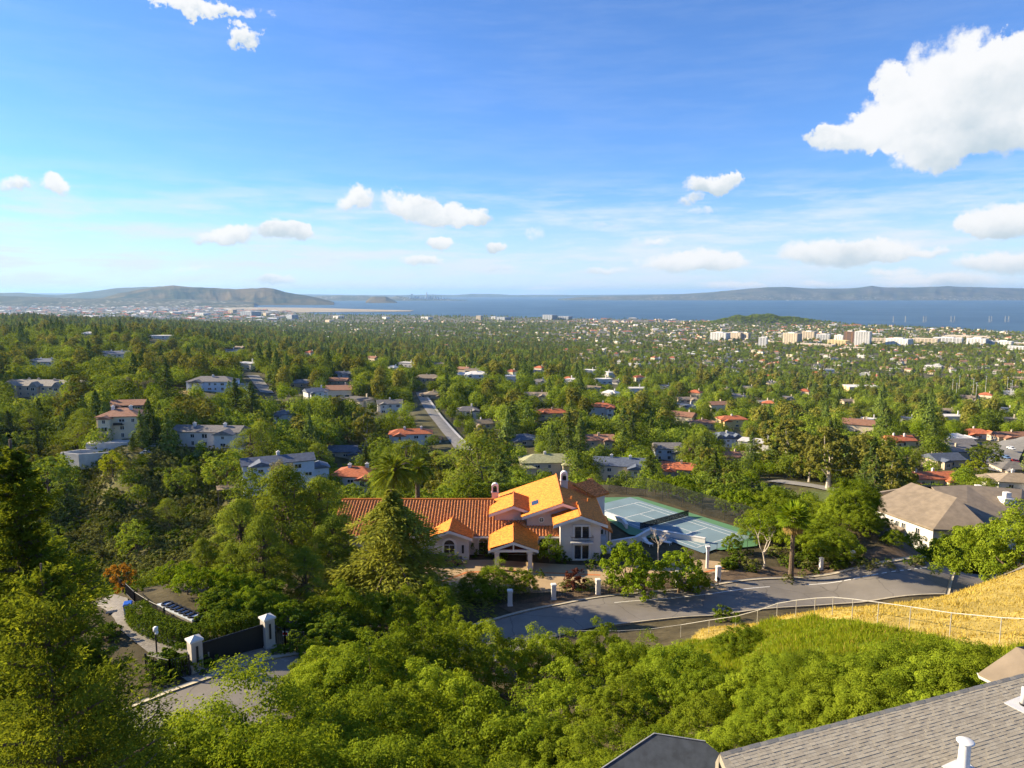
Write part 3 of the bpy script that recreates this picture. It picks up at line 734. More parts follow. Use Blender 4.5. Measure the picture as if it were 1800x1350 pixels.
# ------------------------------------------------------------------ near and middle ground surfaces
def spline(pts, step):
    P = np.array(pts, float); out = []
    P = np.vstack([2 * P[0] - P[1], P, 2 * P[-1] - P[-2]])
    for i in range(1, len(P) - 2):
        n = max(2, int(np.linalg.norm(P[i + 1] - P[i]) / step))
        for t in np.arange(n) / n:
            a, b, c, d = P[i - 1], P[i], P[i + 1], P[i + 2]
            out.append(0.5 * ((2 * b) + (c - a) * t + (2 * a - 5 * b + 4 * c - d) * t * t + (3 * b - a - 3 * c + d) * t ** 3))
    out.append(P[-2])
    return np.array(out)
def ribbon(name, line, offs, lift, mat, kind='structure', parent=None, close=0.0):
    """strip over the terrain between the offsets (metres to the right of the line)"""
    L = np.array(line)[:, :2]
    t = np.gradient(L, axis=0); t /= np.linalg.norm(t, axis=1)[:, None]
    nrm = np.stack([t[:, 1], -t[:, 0]], 1)
    k = max(2, int(abs(offs[1] - offs[0]) / 1.2) + 1)
    V = []
    for o in np.linspace(offs[0], offs[1], k):
        Q = L + nrm * o
        V.append(np.column_stack([Q, ground(Q[:, 0], Q[:, 1]) + lift]))
    V = np.concatenate(V); n = len(L)
    F = [(a * n + i, (a + 1) * n + i, (a + 1) * n + i + 1, a * n + i + 1) for a in range(k - 1) for i in range(n - 1)]
    F = [f[::-1] for f in F]
    if close:
        V2 = V.copy(); V2[:, 2] -= close; N = len(V)
        F += [tuple(N + q for q in f[::-1]) for f in F]
        F += [(i, i + 1, N + i + 1, N + i) for i in range(n - 1)] + [((k - 1) * n + i + 1, (k - 1) * n + i, N + (k - 1) * n + i, N + (k - 1) * n + i + 1) for i in range(n - 1)]
        V = np.concatenate([V, V2])
    o = link(name, new_mesh(name, V, F, (mat,), True), parent)
    return tag(o, kind=kind) if kind else o
def drape(name, poly, lift, mat, grid=1.5, kind='structure', parent=None, flat=None):
    P = [(p[0], p[1]) for p in poly]
    n = len(P)
    xs = [p[0] for p in P]; ys = [p[1] for p in P]
    gx, gy = np.meshgrid(np.arange(min(xs), max(xs), grid), np.arange(min(ys), max(ys), grid))
    gx, gy = gx.ravel() + 0.01, gy.ravel() + 0.013
    ins = in_poly(gx, gy, P)
    pts = [Vector(p) for p in P] + [Vector((a, b)) for a, b in zip(gx[ins], gy[ins])]
    v, e, f, *_ = delaunay_2d_cdt(pts, [], [list(range(n))], 1, 1e-4)
    X = np.array([q[0] for q in v]); Y = np.array([q[1] for q in v])
    Z = (ground(X, Y) if flat is None else np.full(len(X), flat)) + lift
    o = link(name, new_mesh(name, np.stack([X, Y, Z], 1), f, (mat,), True), parent)
    return tag(o, kind=kind) if kind else o

def asphalt(name, base, patch):
    m = bpy.data.materials.new(name); m.use_nodes = True
    g = NT(m.node_tree); g.n.clear()
    out = g.node('ShaderNodeOutputMaterial'); p = g.node('ShaderNodeBsdfPrincipled')
    tc = g.node('ShaderNodeTexCoord').outputs['Object']
    n = g.noise(tc, 0.35, 6.0, 0.6); f = g.noise(tc, 14.0, 3.0, 0.6)
    c = g.mix(g.smooth(n, 0.35, 0.65), base, patch)
    c = g.mix(g.math('MULTIPLY', g.smooth(f, 0.35, 0.7), 0.25), c, tuple(x * 1.5 for x in base))
    # cracks sealed with tar
    w = g.noise(tc, 0.6, 3.0, 0.5, out=1)
    vv = g.node('ShaderNodeTexVoronoi', feature='DISTANCE_TO_EDGE'); vv.inputs['Scale'].default_value = 0.16
    g.put(vv, 'Vector', g.vec('ADD', tc, w))
    c = g.mix(g.smooth(vv.outputs['Distance'], 0.012, 0.004, 0.0, 0.55), c, tuple(x * 0.45 for x in base))
    g.put(p, 'Base Color', c); p.inputs['Roughness'].default_value = 0.85; p.inputs['Specular IOR Level'].default_value = 0.25
    g.t.links.new(p.outputs[0], out.inputs[0])
    MATS[name] = m
    return m
asphalt('asphalt', (0.155, 0.140, 0.122), (0.185, 0.168, 0.148))
asphalt('asphalt_far', (0.20, 0.19, 0.18), (0.25, 0.24, 0.22))
def paver_mat():
    m = bpy.data.materials.new('pavers'); m.use_nodes = True
    g = NT(m.node_tree); g.n.clear()
    out = g.node('ShaderNodeOutputMaterial'); p = g.node('ShaderNodeBsdfPrincipled')
    tc = g.node('ShaderNodeTexCoord').outputs['Object']
    mp = g.node('ShaderNodeMapping'); g.put(mp, 0, tc); mp.inputs['Rotation'].default_value = (0, 0, 0.5)
    b = g.node('ShaderNodeTexBrick'); g.put(b, 'Vector', mp.outputs[0])
    b.inputs['Scale'].default_value = 1.0; b.inputs['Brick Width'].default_value = 0.34; b.inputs['Row Height'].default_value = 0.2; b.inputs['Mortar Size'].default_value = 0.012
    b.inputs['Color1'].default_value = (0.17, 0.15, 0.125, 1); b.inputs['Color2'].default_value = (0.26, 0.235, 0.20, 1); b.inputs['Mortar'].default_value = (0.08, 0.07, 0.06, 1)
    n = g.noise(tc, 0.9, 4.0, 0.6)
    g.put(p, 'Base Color', g.mix(g.smooth(n, 0.3, 0.7, 0.0, 0.5), b.outputs[0], (0.21, 0.19, 0.165)))
    p.inputs['Roughness'].default_value = 0.9
    g.t.links.new(p.outputs[0], out.inputs[0])
    MATS['pavers'] = m
paver_mat()

# the hill road in front of the villa: its far kerb seen in the photo, then a constant width towards us
_far = [gp(x, y) for x, y in [(200, 1262), (270, 1234), (330, 1213), (390, 1192), (450, 1177), (510, 1167), (560, 1158)]]
_far += [(-12.5, 63), (-8.0, 70), (-4.0, 76)]
_far += [gp(x, y) for x, y in [(930, 1072), (1000, 1061), (1100, 1047), (1180, 1040), (1250, 1033), (1300, 1027), (1400, 1012), (1500, 1003), (1600, 995), (1700, 987), (1790, 981), (1880, 975)]]
ROAD = spline([p[:2] for p in _far], 1.2)
for _ in range(40):      # even out the line
    ROAD[1:-1] = (ROAD[:-2] + 2 * ROAD[1:-1] + ROAD[2:]) / 4
ROAD_W = 8.6
ribbon('road', ROAD, (0.0, ROAD_W), 0.10, MATS['asphalt'])
ribbon('kerb', ROAD, (-0.55, 0.0), 0.21, MATS['kerb_stone'], close=0.4)
ribbon('verge', ROAD[34:], (-3.6, -0.55), 0.12, MATS['soil'])
ribbon('gutter_kerb', ROAD[40:], (ROAD_W, ROAD_W + 0.4), 0.20, MATS['kerb_stone'], close=0.4)
for a, b in ((44, 62), (66, 82)):
    ribbon('road_marking', ROAD[a:b], (1.95, 2.08), 0.106, MATS['paint_white'])

drape('driveway', [gp(x, y) for x, y in [(165, 1062), (200, 1046), (224, 1053), (233, 1085), (262, 1112), (300, 1126), (345, 1146), (352, 1168), (472, 1134), (508, 1164), (450, 1176), (390, 1191), (330, 1200), (300, 1180), (262, 1150), (215, 1112)]], 0.12, MATS['pavers'])
drape('forecourt', [(-16, 86.5), (-6, 85.2), (4, 86.0), (12, 87.2), (17, 88.0), (20.5, 90), (23.5, 87.6), (26.8, 86.0), (34, 90.4), (29.5, 96.5), (27, 97.3), (22, 95.8), (16, 94.6), (13, 94.8), (6, 95.6), (-3, 97.2), (-12, 97), (-17, 93)], 0.10, MATS['court_drive'])
for a, b in (((-10.4, 88.2), (-6.2, 92.6)), ((-6.2, 92.6), (0.5, 93.2)), ((3.0, 92.6), (12.0, 91.6)), ((23.6, 91.0), (29.6, 94.3)), ((29.6, 94.3), (33.2, 90.9)), ((14.5, 88.2), (17.5, 93.5))):
    ribbon('brick_band', spline([a, ((a[0] + b[0]) / 2, (a[1] + b[1]) / 2), b], 0.8), (-0.22, 0.22), 0.108, MATS['brick_band'])
for nm, (pts, w) in ROADS_MID.items():
    L = spline([at_depth(*p)[:2] for p in pts], 6.0)
    ribbon(nm, L, (-w / 2, w / 2), 0.5, MATS['asphalt_far'])
    if nm == 'hill_road':
        ribbon('pavement', L, (-w / 2 - 1.8, -w / 2), 0.62, MATS['concrete_pale'])

# tennis court
CT = [gp(1040, 898), gp(1062, 880), gp(1118, 878.5), gp(1325, 941), gp(1300, 962), gp(1243, 972), gp(1120, 958)]
drape('tennis_court', [(11.8, 127.5), (23.6, 128.2), (39.4, 107.5), (37, 102.4), (31, 100.7), (18.5, 107.6)], 0.14, MATS['court_green'], 3.0, flat=CAMZ - 38.0)
_c0 = Vector((25.4, 113.2)); _ax = Vector((0.585, -0.811)); _ay = Vector((0.811, 0.585))
def court_pt(u, v): q = _c0 + _ax * u * .9 + _ay * v * .9; return (q.x, q.y)
drape('court_surface', [court_pt(-15.5, -6.6), court_pt(-15.5, 6.6), court_pt(14.2, 6.6), court_pt(14.2, -6.6)], 0.147, MATS['court_blue'], 3.0, flat=CAMZ - 38.0)
def court_line(u0, v0, u1, v1):
    d = Vector((u1 - u0, v1 - v0)).normalized() * 0.06; p = Vector((-d.y, d.x))
    drape('court_marking', [court_pt(u0 - d.x + p.x, v0 - d.y + p.y), court_pt(u1 + d.x + p.x, v1 + d.y + p.y), court_pt(u1 + d.x - p.x, v1 + d.y - p.y), court_pt(u0 - d.x - p.x, v0 - d.y - p.y)], 0.154, MATS['paint_white'], 6.0, flat=CAMZ - 38.0)
for a in ((-11.9, -5.5, 11.9, -5.5), (-11.9, 5.5, 11.9, 5.5), (-11.9, -4.1, 11.9, -4.1), (-11.9, 4.1, 11.9, 4.1), (-11.9, -5.5, -11.9, 5.5), (11.9, -5.5, 11.9, 5.5), (-6.4, -4.1, -6.4, 4.1), (6.4, -4.1, 6.4, 4.1), (-6.4, 0, 6.4, 0)):
    court_line(*a)
# ------------------------------------------------------------------ houses: shared builders
def roof_solid(mb, x0, x1, y0, y1, z, pitch, kind, oh=0.6, m=0, th=0.22):
    x0 -= oh; x1 += oh; y0 -= oh; y1 += oh
    z -= oh * pitch
    w, d = x1 - x0, y1 - y0
    if kind == 'flat':
        return mb.box(x0, x1, y0, y1, z, z + 0.35, m)
    along_x = w >= d
    if kind == 'gable_y': along_x, kind = False, 'gable'
    if kind == 'gable_x': along_x, kind = True, 'gable'
    half = (d if along_x else w) / 2
    h = half * pitch
    ins = half if kind == 'hip' else 0.0
    if along_x:
        ym = (y0 + y1) / 2
        r0, r1 = (x0 + ins, ym, z + h), (x1 - ins, ym, z + h)
        b = [(x0, y0, z), (x1, y0, z), (x1, y1, z), (x0, y1, z)]
        V = b + [r0, r1] + [(p[0], p[1], z - th) for p in b]
        F = [(0, 1, 5, 4), (2, 3, 4, 5), (1, 2, 5), (3, 0, 4)]
    else:
        xm = (x0 + x1) / 2
        r0, r1 = (xm, y0 + ins, z + h), (xm, y1 - ins, z + h)
        b = [(x0, y0, z), (x1, y0, z), (x1, y1, z), (x0, y1, z)]
        V = b + [r0, r1] + [(p[0], p[1], z - th) for p in b]
        F = [(3, 0, 4, 5), (1, 2, 5, 4), (0, 1, 4), (2, 3, 5)]
    F += [(6, 7, 1, 0), (7, 8, 2, 1), (8, 9, 3, 2), (9, 6, 0, 3), (9, 8, 7, 6)]
    return mb.add(V, F, m)

def _frame_mesh():
    mb = MB()
    mb.box(-0.5, -0.42, -0.06, 0.06, -0.5, 0.5); mb.box(0.42, 0.5, -0.06, 0.06, -0.5, 0.5)
    mb.box(-0.42, 0.42, -0.06, 0.06, 0.43, 0.5); mb.box(-0.42, 0.42, -0.06, 0.06, -0.5, -0.43)
    mb.box(-0.03, 0.03, -0.045, 0.045, -0.43, 0.43)
    return mb.mesh('window', MATS['white_trim'])
FRAME_ME = _frame_mesh()
PANE_ME = MB().box(-0.43, 0.43, -0.02, 0.02, -0.44, 0.44).mesh('pane', MATS['glass'])
PANEW_ME = MB().box(-0.43, 0.43, -0.02, 0.02, -0.44, 0.44).mesh('pane', MATS['glass_warm'])
def window(parent, x, y, z, w, h, rz=0.0, warm=False, name='window'):
    o = link(name, FRAME_ME, parent, (x, y, z), (0, 0, rz), (w, 1.0, h))
    link('pane', PANEW_ME if warm else PANE_ME, o)
    return o
def chimney(parent, x, y, z0, z1, w=0.9, mat='plaster_white'):
    mb = MB().box(-w / 2, w / 2, -w / 2, w / 2, z0, z1).box(-w * .62, w * .62, -w * .62, w * .62, z1, z1 + 0.18)
    mb.box(-w * .25, w * .25, -w * .25, w * .25, z1 + 0.18, z1 + 0.55)
    return mb.build('chimney', MATS[mat], parent, loc=(x, y, 0))

PROTECT = []      # (x0, y0, x1, y1, Y): photo boxes that nearer trees must leave open
FOOT = []         # (X, Y, radius) footprints without trees
ANCHORS = []      # (x, y, phrase) for labels of plants
def build_house(spec):
    name, px, py, Y, w, d, st, rot, rk, rm, wm, nch, extra, label, phrase = spec
    p = at_depth(px, py, Y)
    z = min(p[2], gz(p[0], Y) + 1.0)
    h = thing(name, label, 'house', (p[0], Y, z), R(rot) - math.atan2(p[0], Y) * 0.0)
    H = 2.9 * st + 0.3
    pitch = 0.38 if rk != 'flat' else 0
    blocks = [(-w / 2, w / 2, 0, d, H, rk)]
    if extra == '' and rk != 'flat':
        q_ = 1 if int(px) % 2 else -1
        blocks[0] = (-w * .5, w * .5, 0, d, H, rk)
        blocks.append((min(q_ * w * .12, q_ * w * .40), max(q_ * w * .12, q_ * w * .40), -2.4, 2.0, H - .5 * (int(py) % 3), 'gable_y'))
        blocks.append((min(-q_ * w * .5, -q_ * w * .72), max(-q_ * w * .5, -q_ * w * .72), 1.2, d - .8, 2.9, 'hip' if int(px) % 3 else 'gable'))
    if extra == 'wing': blocks.append((w * 0.18, w * 0.46, -3.0, 2.0, H - 0.4, 'gable_y'))
    if extra == 'wings': blocks += [(-w * 0.52, -w * 0.26, -2.5, 3.0, H - 1.6, 'hip'), (w * 0.22, w * 0.52, -3.0, 3.0, H - 0.5, 'hip')]
    if extra == 'gables':
        for k in (-0.34, -0.05, 0.26): blocks.append((w * k - 2.6, w * k + 2.6, -2.0, 2.0, H - 0.3, 'gable_y'))
    if extra == 'portico': blocks.append((w * 0.1, w * 0.1 + 4.4, -2.6, 0.5, H - 1.6, 'gable_y'))
    for i, (x0, x1, y0, y1, hh, k) in enumerate(blocks):
        open_porch = extra == 'portico' and i == 1
        if not open_porch:
            mb = MB().box(x0, x1, y0, y1, -5.0, hh)
            pk = pitch if not (extra == 'gables' and i) else 1.0
            if 'gable' in k:
                if k == 'gable_y' or (x1 - x0) < (y1 - y0):
                    xm = (x0 + x1) / 2; top = hh + (x1 - x0) / 2 * pk - 0.05
                    mb.add([(x0, y0, hh), (x1, y0, hh), (xm, y0, top), (x0, y1, hh), (x1, y1, hh), (xm, y1, top)], [(0, 1, 2), (5, 4, 3)])
                else:
                    ym = (y0 + y1) / 2; top = hh + (y1 - y0) / 2 * pk - 0.05
                    mb.add([(x0, y0, hh), (x0, y1, hh), (x0, ym, top), (x1, y0, hh), (x1, y1, hh), (x1, ym, top)], [(2, 1, 0), (3, 4, 5)])
            mb.build('wall', MATS[wm], h)
        else:
            for xx in (x0 + 0.3, (x0 * 2 + x1) / 3, (x0 + 2 * x1) / 3, x1 - 0.3):
                MB().lathe([(0.26, -2), (0.26, 0.3), (0.2, 0.4), (0.18, hh - 0.4), (0.26, hh - 0.2), (0.26, hh)], 8).build('column', MATS['white_trim'], h, loc=(xx, y0 + 0.3, 0))
        pk = pitch if not (extra == 'gables' and i) else 1.0
        r = MB(); roof_solid(r, x0, x1, y0, y1, hh + 0.22, pk if k != 'flat' else 0.0, k, 0.55 if not (extra == 'gables' and i) else 0.3)
        r.build('roof', MATS[rm], h)
        # windows on the faces we see
        if open_porch: continue
        for s in range(st):
            zc = 1.55 + 2.9 * s
            if zc > hh - 0.7: continue
            nwin = max(1, int((x1 - x0) / (3.6 + (int(px) % 4) * .5)))
            for q in range(nwin):
                xx = x0 + (q + 0.5) * (x1 - x0) / nwin
                if i == 0 and any(b[0] - 0.6 < xx < b[1] + 0.6 and b[2] < 0 for b in blocks[1:]): continue
                if (q * 5 + s * 3 + int(px)) % 7 == 2: continue
                window(h, xx + ((q * 37 + int(py)) % 5 - 2) * .15, y0 - 0.03, zc, (1.2, 1.7, 2.4)[(q + s + int(px)) % 3], (1.5, 1.2, 1.8)[(q * 2 + s + int(py)) % 3], 0.0, (q * 7 + s * 3 + px) % 5 == 0)
            for sx, xx in ((-1, x0 - 0.03), (1, x1 + 0.03)):
                if (sx < 0) == (px < 900) and i == 0 and px > 0: continue
                if i: continue
                for yy in np.arange(y0 + 2.0, y1 - 1.0, 3.4):
                    window(h, xx, yy, zc, 1.3, 1.4, R(90))
    rr = random.Random(int(px * 7 + py))
    for c in range(nch):
        cx = (-0.38 + 0.76 * (c + 0.5) / nch + rr.uniform(-.06, .06)) * w
        zt = H + d / 2 * pitch * 0.7
        chimney(h, cx, d * 0.5 + rr.uniform(-1.5, 1.0), H - 1.0, zt + 1.5, 1.0 if st > 1 else 0.8, 'plaster_white' if 'tan' not in wm else 'plaster_tan')
    if 'deck' in phrase:
        dk = MB().box(-w / 2 - 8, -w / 2 - 0.6, -3, 3, -0.3, 0.0)
        for xx in (-w / 2 - 7.6, -w / 2 - 4, -w / 2 - 1): dk.box(xx - .12, xx + .12, -2.9, -2.66, -6, -0.3)
        for xx in np.arange(-w / 2 - 8, -w / 2 - 0.5, 1.2): dk.box(xx, xx + 0.08, -3, -2.92, 0, 1.0)
        dk.box(-w / 2 - 8, -w / 2 - 0.6, -3.02, -2.9, 1.0, 1.08)
        dk.build('deck', MATS['stone'], h)
    if 'terrace' in phrase:
        MB().box(2, 16, -9, 0.0, -4, -0.3).build('terrace', MATS['concrete_pale'], h)
        MB().box(4, 11, -8, -4, -0.3, -0.22).build('lawn_patch', MATS['lawn'], h)
    if 'canyon rim' in phrase:
        MB().box(-w / 2 - 4, w / 2 + 4, -12, -4.0, -6, -0.8).build('lawn_patch', MATS['lawn'], h)
        MB().box(w * 0.1, w / 2 + 3, -4.0, -0.0, -4, 0.2).build('terrace', MATS['concrete_pale'], h)
    if 'three-storey' in phrase:
        MB().box(-9, 6, -7, 0.0, -6, 0.0).build('terrace', MATS['concrete_pale'], h)
        MB().box(-1, 2.4, -1.4, -0.02, 5.7, 5.85).box(-1, 2.4, -1.4, -1.32, 5.85, 6.7).build('balcony', MATS['metal_black'], h)
        mb = MB()
        for (xa, ya, xb, yb) in ((-16, -11, -11, -7), (-16, -11, -8, -15), (-8, -15, 2, -13), (-11, -7, 0, -9)):
            dx, dy = xb - xa, yb - ya; L = math.hypot(dx, dy); nx, ny = -dy / L * .2, dx / L * .2
            mb.prism([(xa - nx, ya - ny), (xb - nx, yb - ny), (xb + nx, yb + ny), (xa + nx, ya + ny)], -8, -2.2)
        mb.build('retaining_wall', MATS['concrete_pale'], h)
    # keep sight lines open
    top = H + min(w, d) / 2 * pitch
    a = project(p[0] - w / 2, Y, z + H * 0.62); b = project(p[0] + w / 2, Y, z + top)
    sh_ = (b[0] - a[0]) * .24
    PROTECT.append((a[0] + sh_, b[1] + 1, b[0] - sh_, a[1], Y - 3))
    FOOT.append((p[0], Y + d / 2, max(w, d) / 2 * .85 + .5))
    ANCHORS.append((px, py - 10, phrase))
for s in HOUSES: build_house(s)
for nm, (pts, w) in ROADS_MID.items():
    L = spline([at_depth(*p)[:2] for p in pts], 8.0)
    for q in L:
        FOOT.append((q[0], q[1], w / 2 + 2.5))
        s = project(q[0], q[1], gz(q[0], q[1]))
        PROTECT.append((s[0] - w / 2 * 1239 / q[1], s[1] - 5, s[0] + w / 2 * 1239 / q[1], s[1] + 4, q[1] - 6))
# small houses of the plain: single meshes in a few patterns
def small_house(name, w, d, h, rk, wall, roof, wing):
    mb = MB().box(-w / 2, w / 2, -d / 2, d / 2, -3, h)
    mb.m = [0] * len(mb.f)
    if rk == 'gable':
        if w >= d: mb.add([(-w / 2, -d / 2, h), (-w / 2, d / 2, h), (-w / 2, 0, h + d / 2 * .42), (w / 2, -d / 2, h), (w / 2, d / 2, h), (w / 2, 0, h + d / 2 * .42)], [(2, 1, 0), (3, 4, 5)], 0)
    roof_solid(mb, -w / 2, w / 2, -d / 2, d / 2, h + .2, .42 if rk != 'flat' else 0, rk, .5, 1)
    if wing:
        mb.box(w * .1, w * .4, -d / 2 - 4, -d / 2, -3, h, 0); roof_solid(mb, w * .1, w * .4, -d / 2 - 4, 0, h + .2, .42, 'gable_y', .4, 1)
    for k in range(3): mb.box(-w / 2 + w * (k + .25) / 3, -w / 2 + w * (k + .7) / 3, -d / 2 - .06, -d / 2 + .02, 1.0, 2.2, 2)
    mb.box(w * .2, w * .2 + .9, d * .1, d * .1 + .9, h, h + d * .25 + 1.2, 0)
    return mb.mesh(name, MATS[wall], MATS[roof], MATS['glass'])
SM = []
for i, (wall, roof) in enumerate([('plaster_white', 'roof_grey'), ('plaster_white', 'roof_tan'), ('plaster_cream', 'roof_grey'), ('plaster_cream', 'tile_red'), ('plaster_tan', 'roof_tan'), ('plaster_white', 'roof_pale'), ('plaster_white', 'roof_pale'), ('plaster_cream', 'tile_brown'), ('plaster_white', 'roof_slate')]):
    SM.append((small_house('small_house', 15 + (i % 3) * 3, 10 + (i % 2) * 2, 3.2 + (i % 2) * 2.6, ('hip', 'gable', 'flat')[i % 3 if i != 5 else 2], wall, roof, i % 2 == 0), wall, roof))
COLW = {'roof_grey': 'grey-roofed', 'roof_tan': 'tan-roofed', 'tile_red': 'red-roofed', 'roof_pale': 'pale-roofed', 'tile_brown': 'brown-roofed', 'roof_slate': 'slate-roofed'}

def near_words(x, y):
    best = min(ANCHORS, key=lambda a: abs(a[0] - x) + 1.6 * abs(a[1] - y))
    dx, dy = x - best[0], y - best[1]; dist = math.hypot(dx, dy)
    if abs(dx) > 1.2 * abs(dy): rel = ('close to the right of ' if dist < 60 else 'some way right of ') if dx > 0 else ('close to the left of ' if dist < 60 else 'some way left of ')
    else: rel = ('just below ' if dist < 50 else 'well below ') if dy > 0 else ('just behind ' if dist < 50 else 'well beyond ')
    return rel + best[2]
HR = random.Random(31)
_k = 0
while _k < 58:
    Y = math.sqrt(HR.uniform(400 ** 2, 1150 ** 2)); x = HR.uniform(380, 1790)
    X = (x - 900) / 1225.0 * Y
    if any(math.hypot(f[0] - X, f[1] - Y) < f[2] + 16 for f in FOOT): continue
    me, wall, roof = SM[HR.randrange(len(SM))]
    z = gz(X, Y) + .6
    lab = 'small %s house %s' % (COLW[roof] + (' white' if wall == 'plaster_white' else ' cream' if wall == 'plaster_cream' else ' tan'), near_words(x, project(X, Y, z + 3)[1]))
    lab = ' '.join(lab.split()[:16])
    tag(link('small_house', me, None, (X, Y, z), (0, 0, HR.uniform(-.8, .3))), lab, 'house', lab)
    a = project(X - 4, Y, z + 2.0); b = project(X + 4, Y, z + 6.5)
    PROTECT.append((a[0], b[1], b[0], a[1], Y - 3)); FOOT.append((X, Y, 8.0)); _k += 1
# ------------------------------------------------------------------ the villa
ZV = CAMZ - 38.0
def tile_layer(name, pts, sp, amp, mat, parent, course=0.42, step=0.03, ns=6):
    """rows of roof tiles over a sloping polygon: rounded columns, stepped courses"""
    P = [np.array(p, float) for p in pts]
    n = np.cross(P[1] - P[0], P[2] - P[0]); n /= np.linalg.norm(n)
    if n[2] < 0: n = -n
    v = np.cross(n, [0, 0, 1.0]); v /= np.linalg.norm(v)
    u = np.cross(v, n)
    if u[2] < 0: u = -u
    uv = [((p - P[0]) @ v, (p - P[0]) @ u) for p in P]
    v0, v1 = min(q[0] for q in uv), max(q[0] for q in uv); u0, u1 = min(q[1] for q in uv), max(q[1] for q in uv)
    nv = max(2, int((v1 - v0) / sp * ns) + 2); nc = max(1, int(math.ceil((u1 - u0) / course)))
    vs = v0 + np.arange(nv) * sp / ns
    us, st = [], []
    for c in range(nc):
        us += [u0 + c * course, u0 + (c + 0.97) * course]; st += [step, 0.0]
    us = np.array(us); st = np.array(st)
    ph = 2 * np.pi * (vs - v0) / sp
    prof = amp * np.maximum(np.cos(ph), -0.35)
    Vv, Uu = np.meshgrid(vs, us)
    jit = np.random.default_rng(5).uniform(-.006, .006, Vv.shape)
    H = 0.03 + amp * 0.4 + prof[None, :] + st[:, None] + jit
    V = P[0][None, None] + Vv[..., None] * v + Uu[..., None] * u + H[..., None] * n
    a, b = Vv.shape
    i, j = np.meshgrid(np.arange(a - 1), np.arange(b - 1), indexing='ij')
    cv, cu = (Vv[:-1, :-1] + Vv[1:, 1:]) / 2, (Uu[:-1, :-1] + Uu[1:, 1:]) / 2
    keep = in_poly(cv.ravel(), cu.ravel(), uv)
    F = np.stack([i * b + j, i * b + j + 1, (i + 1) * b + j + 1, (i + 1) * b + j], -1).reshape(-1, 4)[keep]
    me = new_mesh(name, V.reshape(-1, 3), F, (mat,), False)
    o = link(name, me, parent)
    o['kind'] = 'stuff'
    return o
def z3(p): return (p[0], p[1], ZV + p[2])
VILLA = thing('villa', 'large white villa with orange terracotta tiled roofs and porte-cochere behind the road', 'villa', (0, 0, 0))
def vroof(polys, sp, amp, mat, th=0.25, course=0.42, step=0.03):
    mb = MB()
    for p in polys: mb.slab([z3(q) for q in p], th)
    r = mb.build('roof', MATS['tile_cap'], VILLA)
    for p in polys: tile_layer('tiles', [z3(q) for q in p], sp, amp, MATS[mat], r, course, step)
    return r
def ridge_cap(a, b, r=0.13, parent=None):
    MB().tube([z3(a), z3(b)], r, 8).build('ridge_tiles', MATS['tile_cap'], parent)
def barge(parent, *pts, t=0.16):
    """white fascia boards under a gable edge"""
    mb = MB()
    for a, b in zip(pts[:-1], pts[1:]):
        a, b = z3(a), z3(b)
        mb.add([(a[0], a[1] - .04, a[2] - .28 - t), (b[0], b[1] - .04, b[2] - .28 - t), (b[0], b[1] - .04, b[2] - .02), (a[0], a[1] - .04, a[2] - .02),
                (a[0], a[1] + .10, a[2] - .28 - t), (b[0], b[1] + .10, b[2] - .28 - t), (b[0], b[1] + .10, b[2] - .02), (a[0], a[1] + .10, a[2] - .02)],
               [(0, 1, 2, 3), (7, 6, 5, 4), (0, 4, 5, 1), (3, 2, 6, 7), (0, 3, 7, 4), (1, 5, 6, 2)])
    mb.build('fascia', MATS['white_trim'], parent)
def gable_wall(name, x0, x1, y0, y1, h, xm, top, mat):
    mb = MB().box(x0, x1, y0, y1, ZV - 1.5, ZV + h)
    mb.add([(x0, y0, ZV + h), (x1, y0, ZV + h), (xm, y0, ZV + top), (x0, y1, ZV + h), (x1, y1, ZV + h), (xm, y1, ZV + top)], [(0, 1, 2), (5, 4, 3)])
    return mb.build(name, MATS[mat], VILLA)

# walls
MB().box(-25.6, 6.8, 99.4, 114.0, ZV - 1.5, ZV + 2.75).build('wall', MATS['plaster'], VILLA)          # long low wing
MB().box(-2.2, 13.0, 101.9, 115.4, ZV + 2.75, ZV + 4.3).build('wall', MATS['plaster_pink'], VILLA)
gable_wall('wall', -2.6, 2.9, 101.9, 108.5, 5.15, 0.25, 6.35, 'plaster_pink')
gable_wall('wall', 2.2, 12.6, 100.8, 114.5, 5.4, 7.45, 7.15, 'plaster_pink')
gable_wall('wall', 6.9, 12.65, 97.0, 104.0, 5.35, 9.75, 6.35, 'plaster')
gable_wall('wall', -11.6, -6.2, 97.4, 100.5, 2.8, -8.9, 3.9, 'plaster')
# roofs
low = vroof([[(-26.6, 98.5, 3.0), (6.85, 98.5, 3.0), (6.85, 100.75, 3.81), (2.1, 100.75, 3.81), (2.1, 101.85, 4.21), (-2.7, 101.85, 4.21), (-2.7, 106.7, 5.95), (-26.6, 106.7, 5.95)]], 0.46, 0.085, 'tile_barrel', course=0.46, step=0.045)
MB().slab([z3(q) for q in [(-26.6, 106.75, 5.95), (-2.7, 106.75, 5.95), (-2.7, 115, 2.95), (-26.6, 115, 2.95)]], 0.25).build('roof', MATS['tile_barrel'], VILLA)
ridge_cap((-26.6, 106.72, 6.1), (-2.8, 106.72, 6.1), 0.17, low)
MB().box(-26.6, 6.85, 98.30, 98.46, ZV + 2.78, ZV + 2.98).build('gutter', MATS['white_trim'], low)
main = vroof([[(7.45, 99.8, 7.55), (7.45, 116.2, 7.55), (-2.75, 116.2, 4.0), (-2.75, 108.2, 4.0), (1.45, 108.2, 5.46), (1.45, 99.8, 5.46)],
              [(7.45, 99.8, 7.55), (13.45, 99.8, 5.5), (13.45, 113.0, 5.5), (7.45, 116.2, 7.55)]], 0.33, 0.016, 'tile_orange', course=0.36, step=0.035)
ridge_cap((7.45, 99.8, 7.66), (7.45, 116.2, 7.66), 0.15, main)
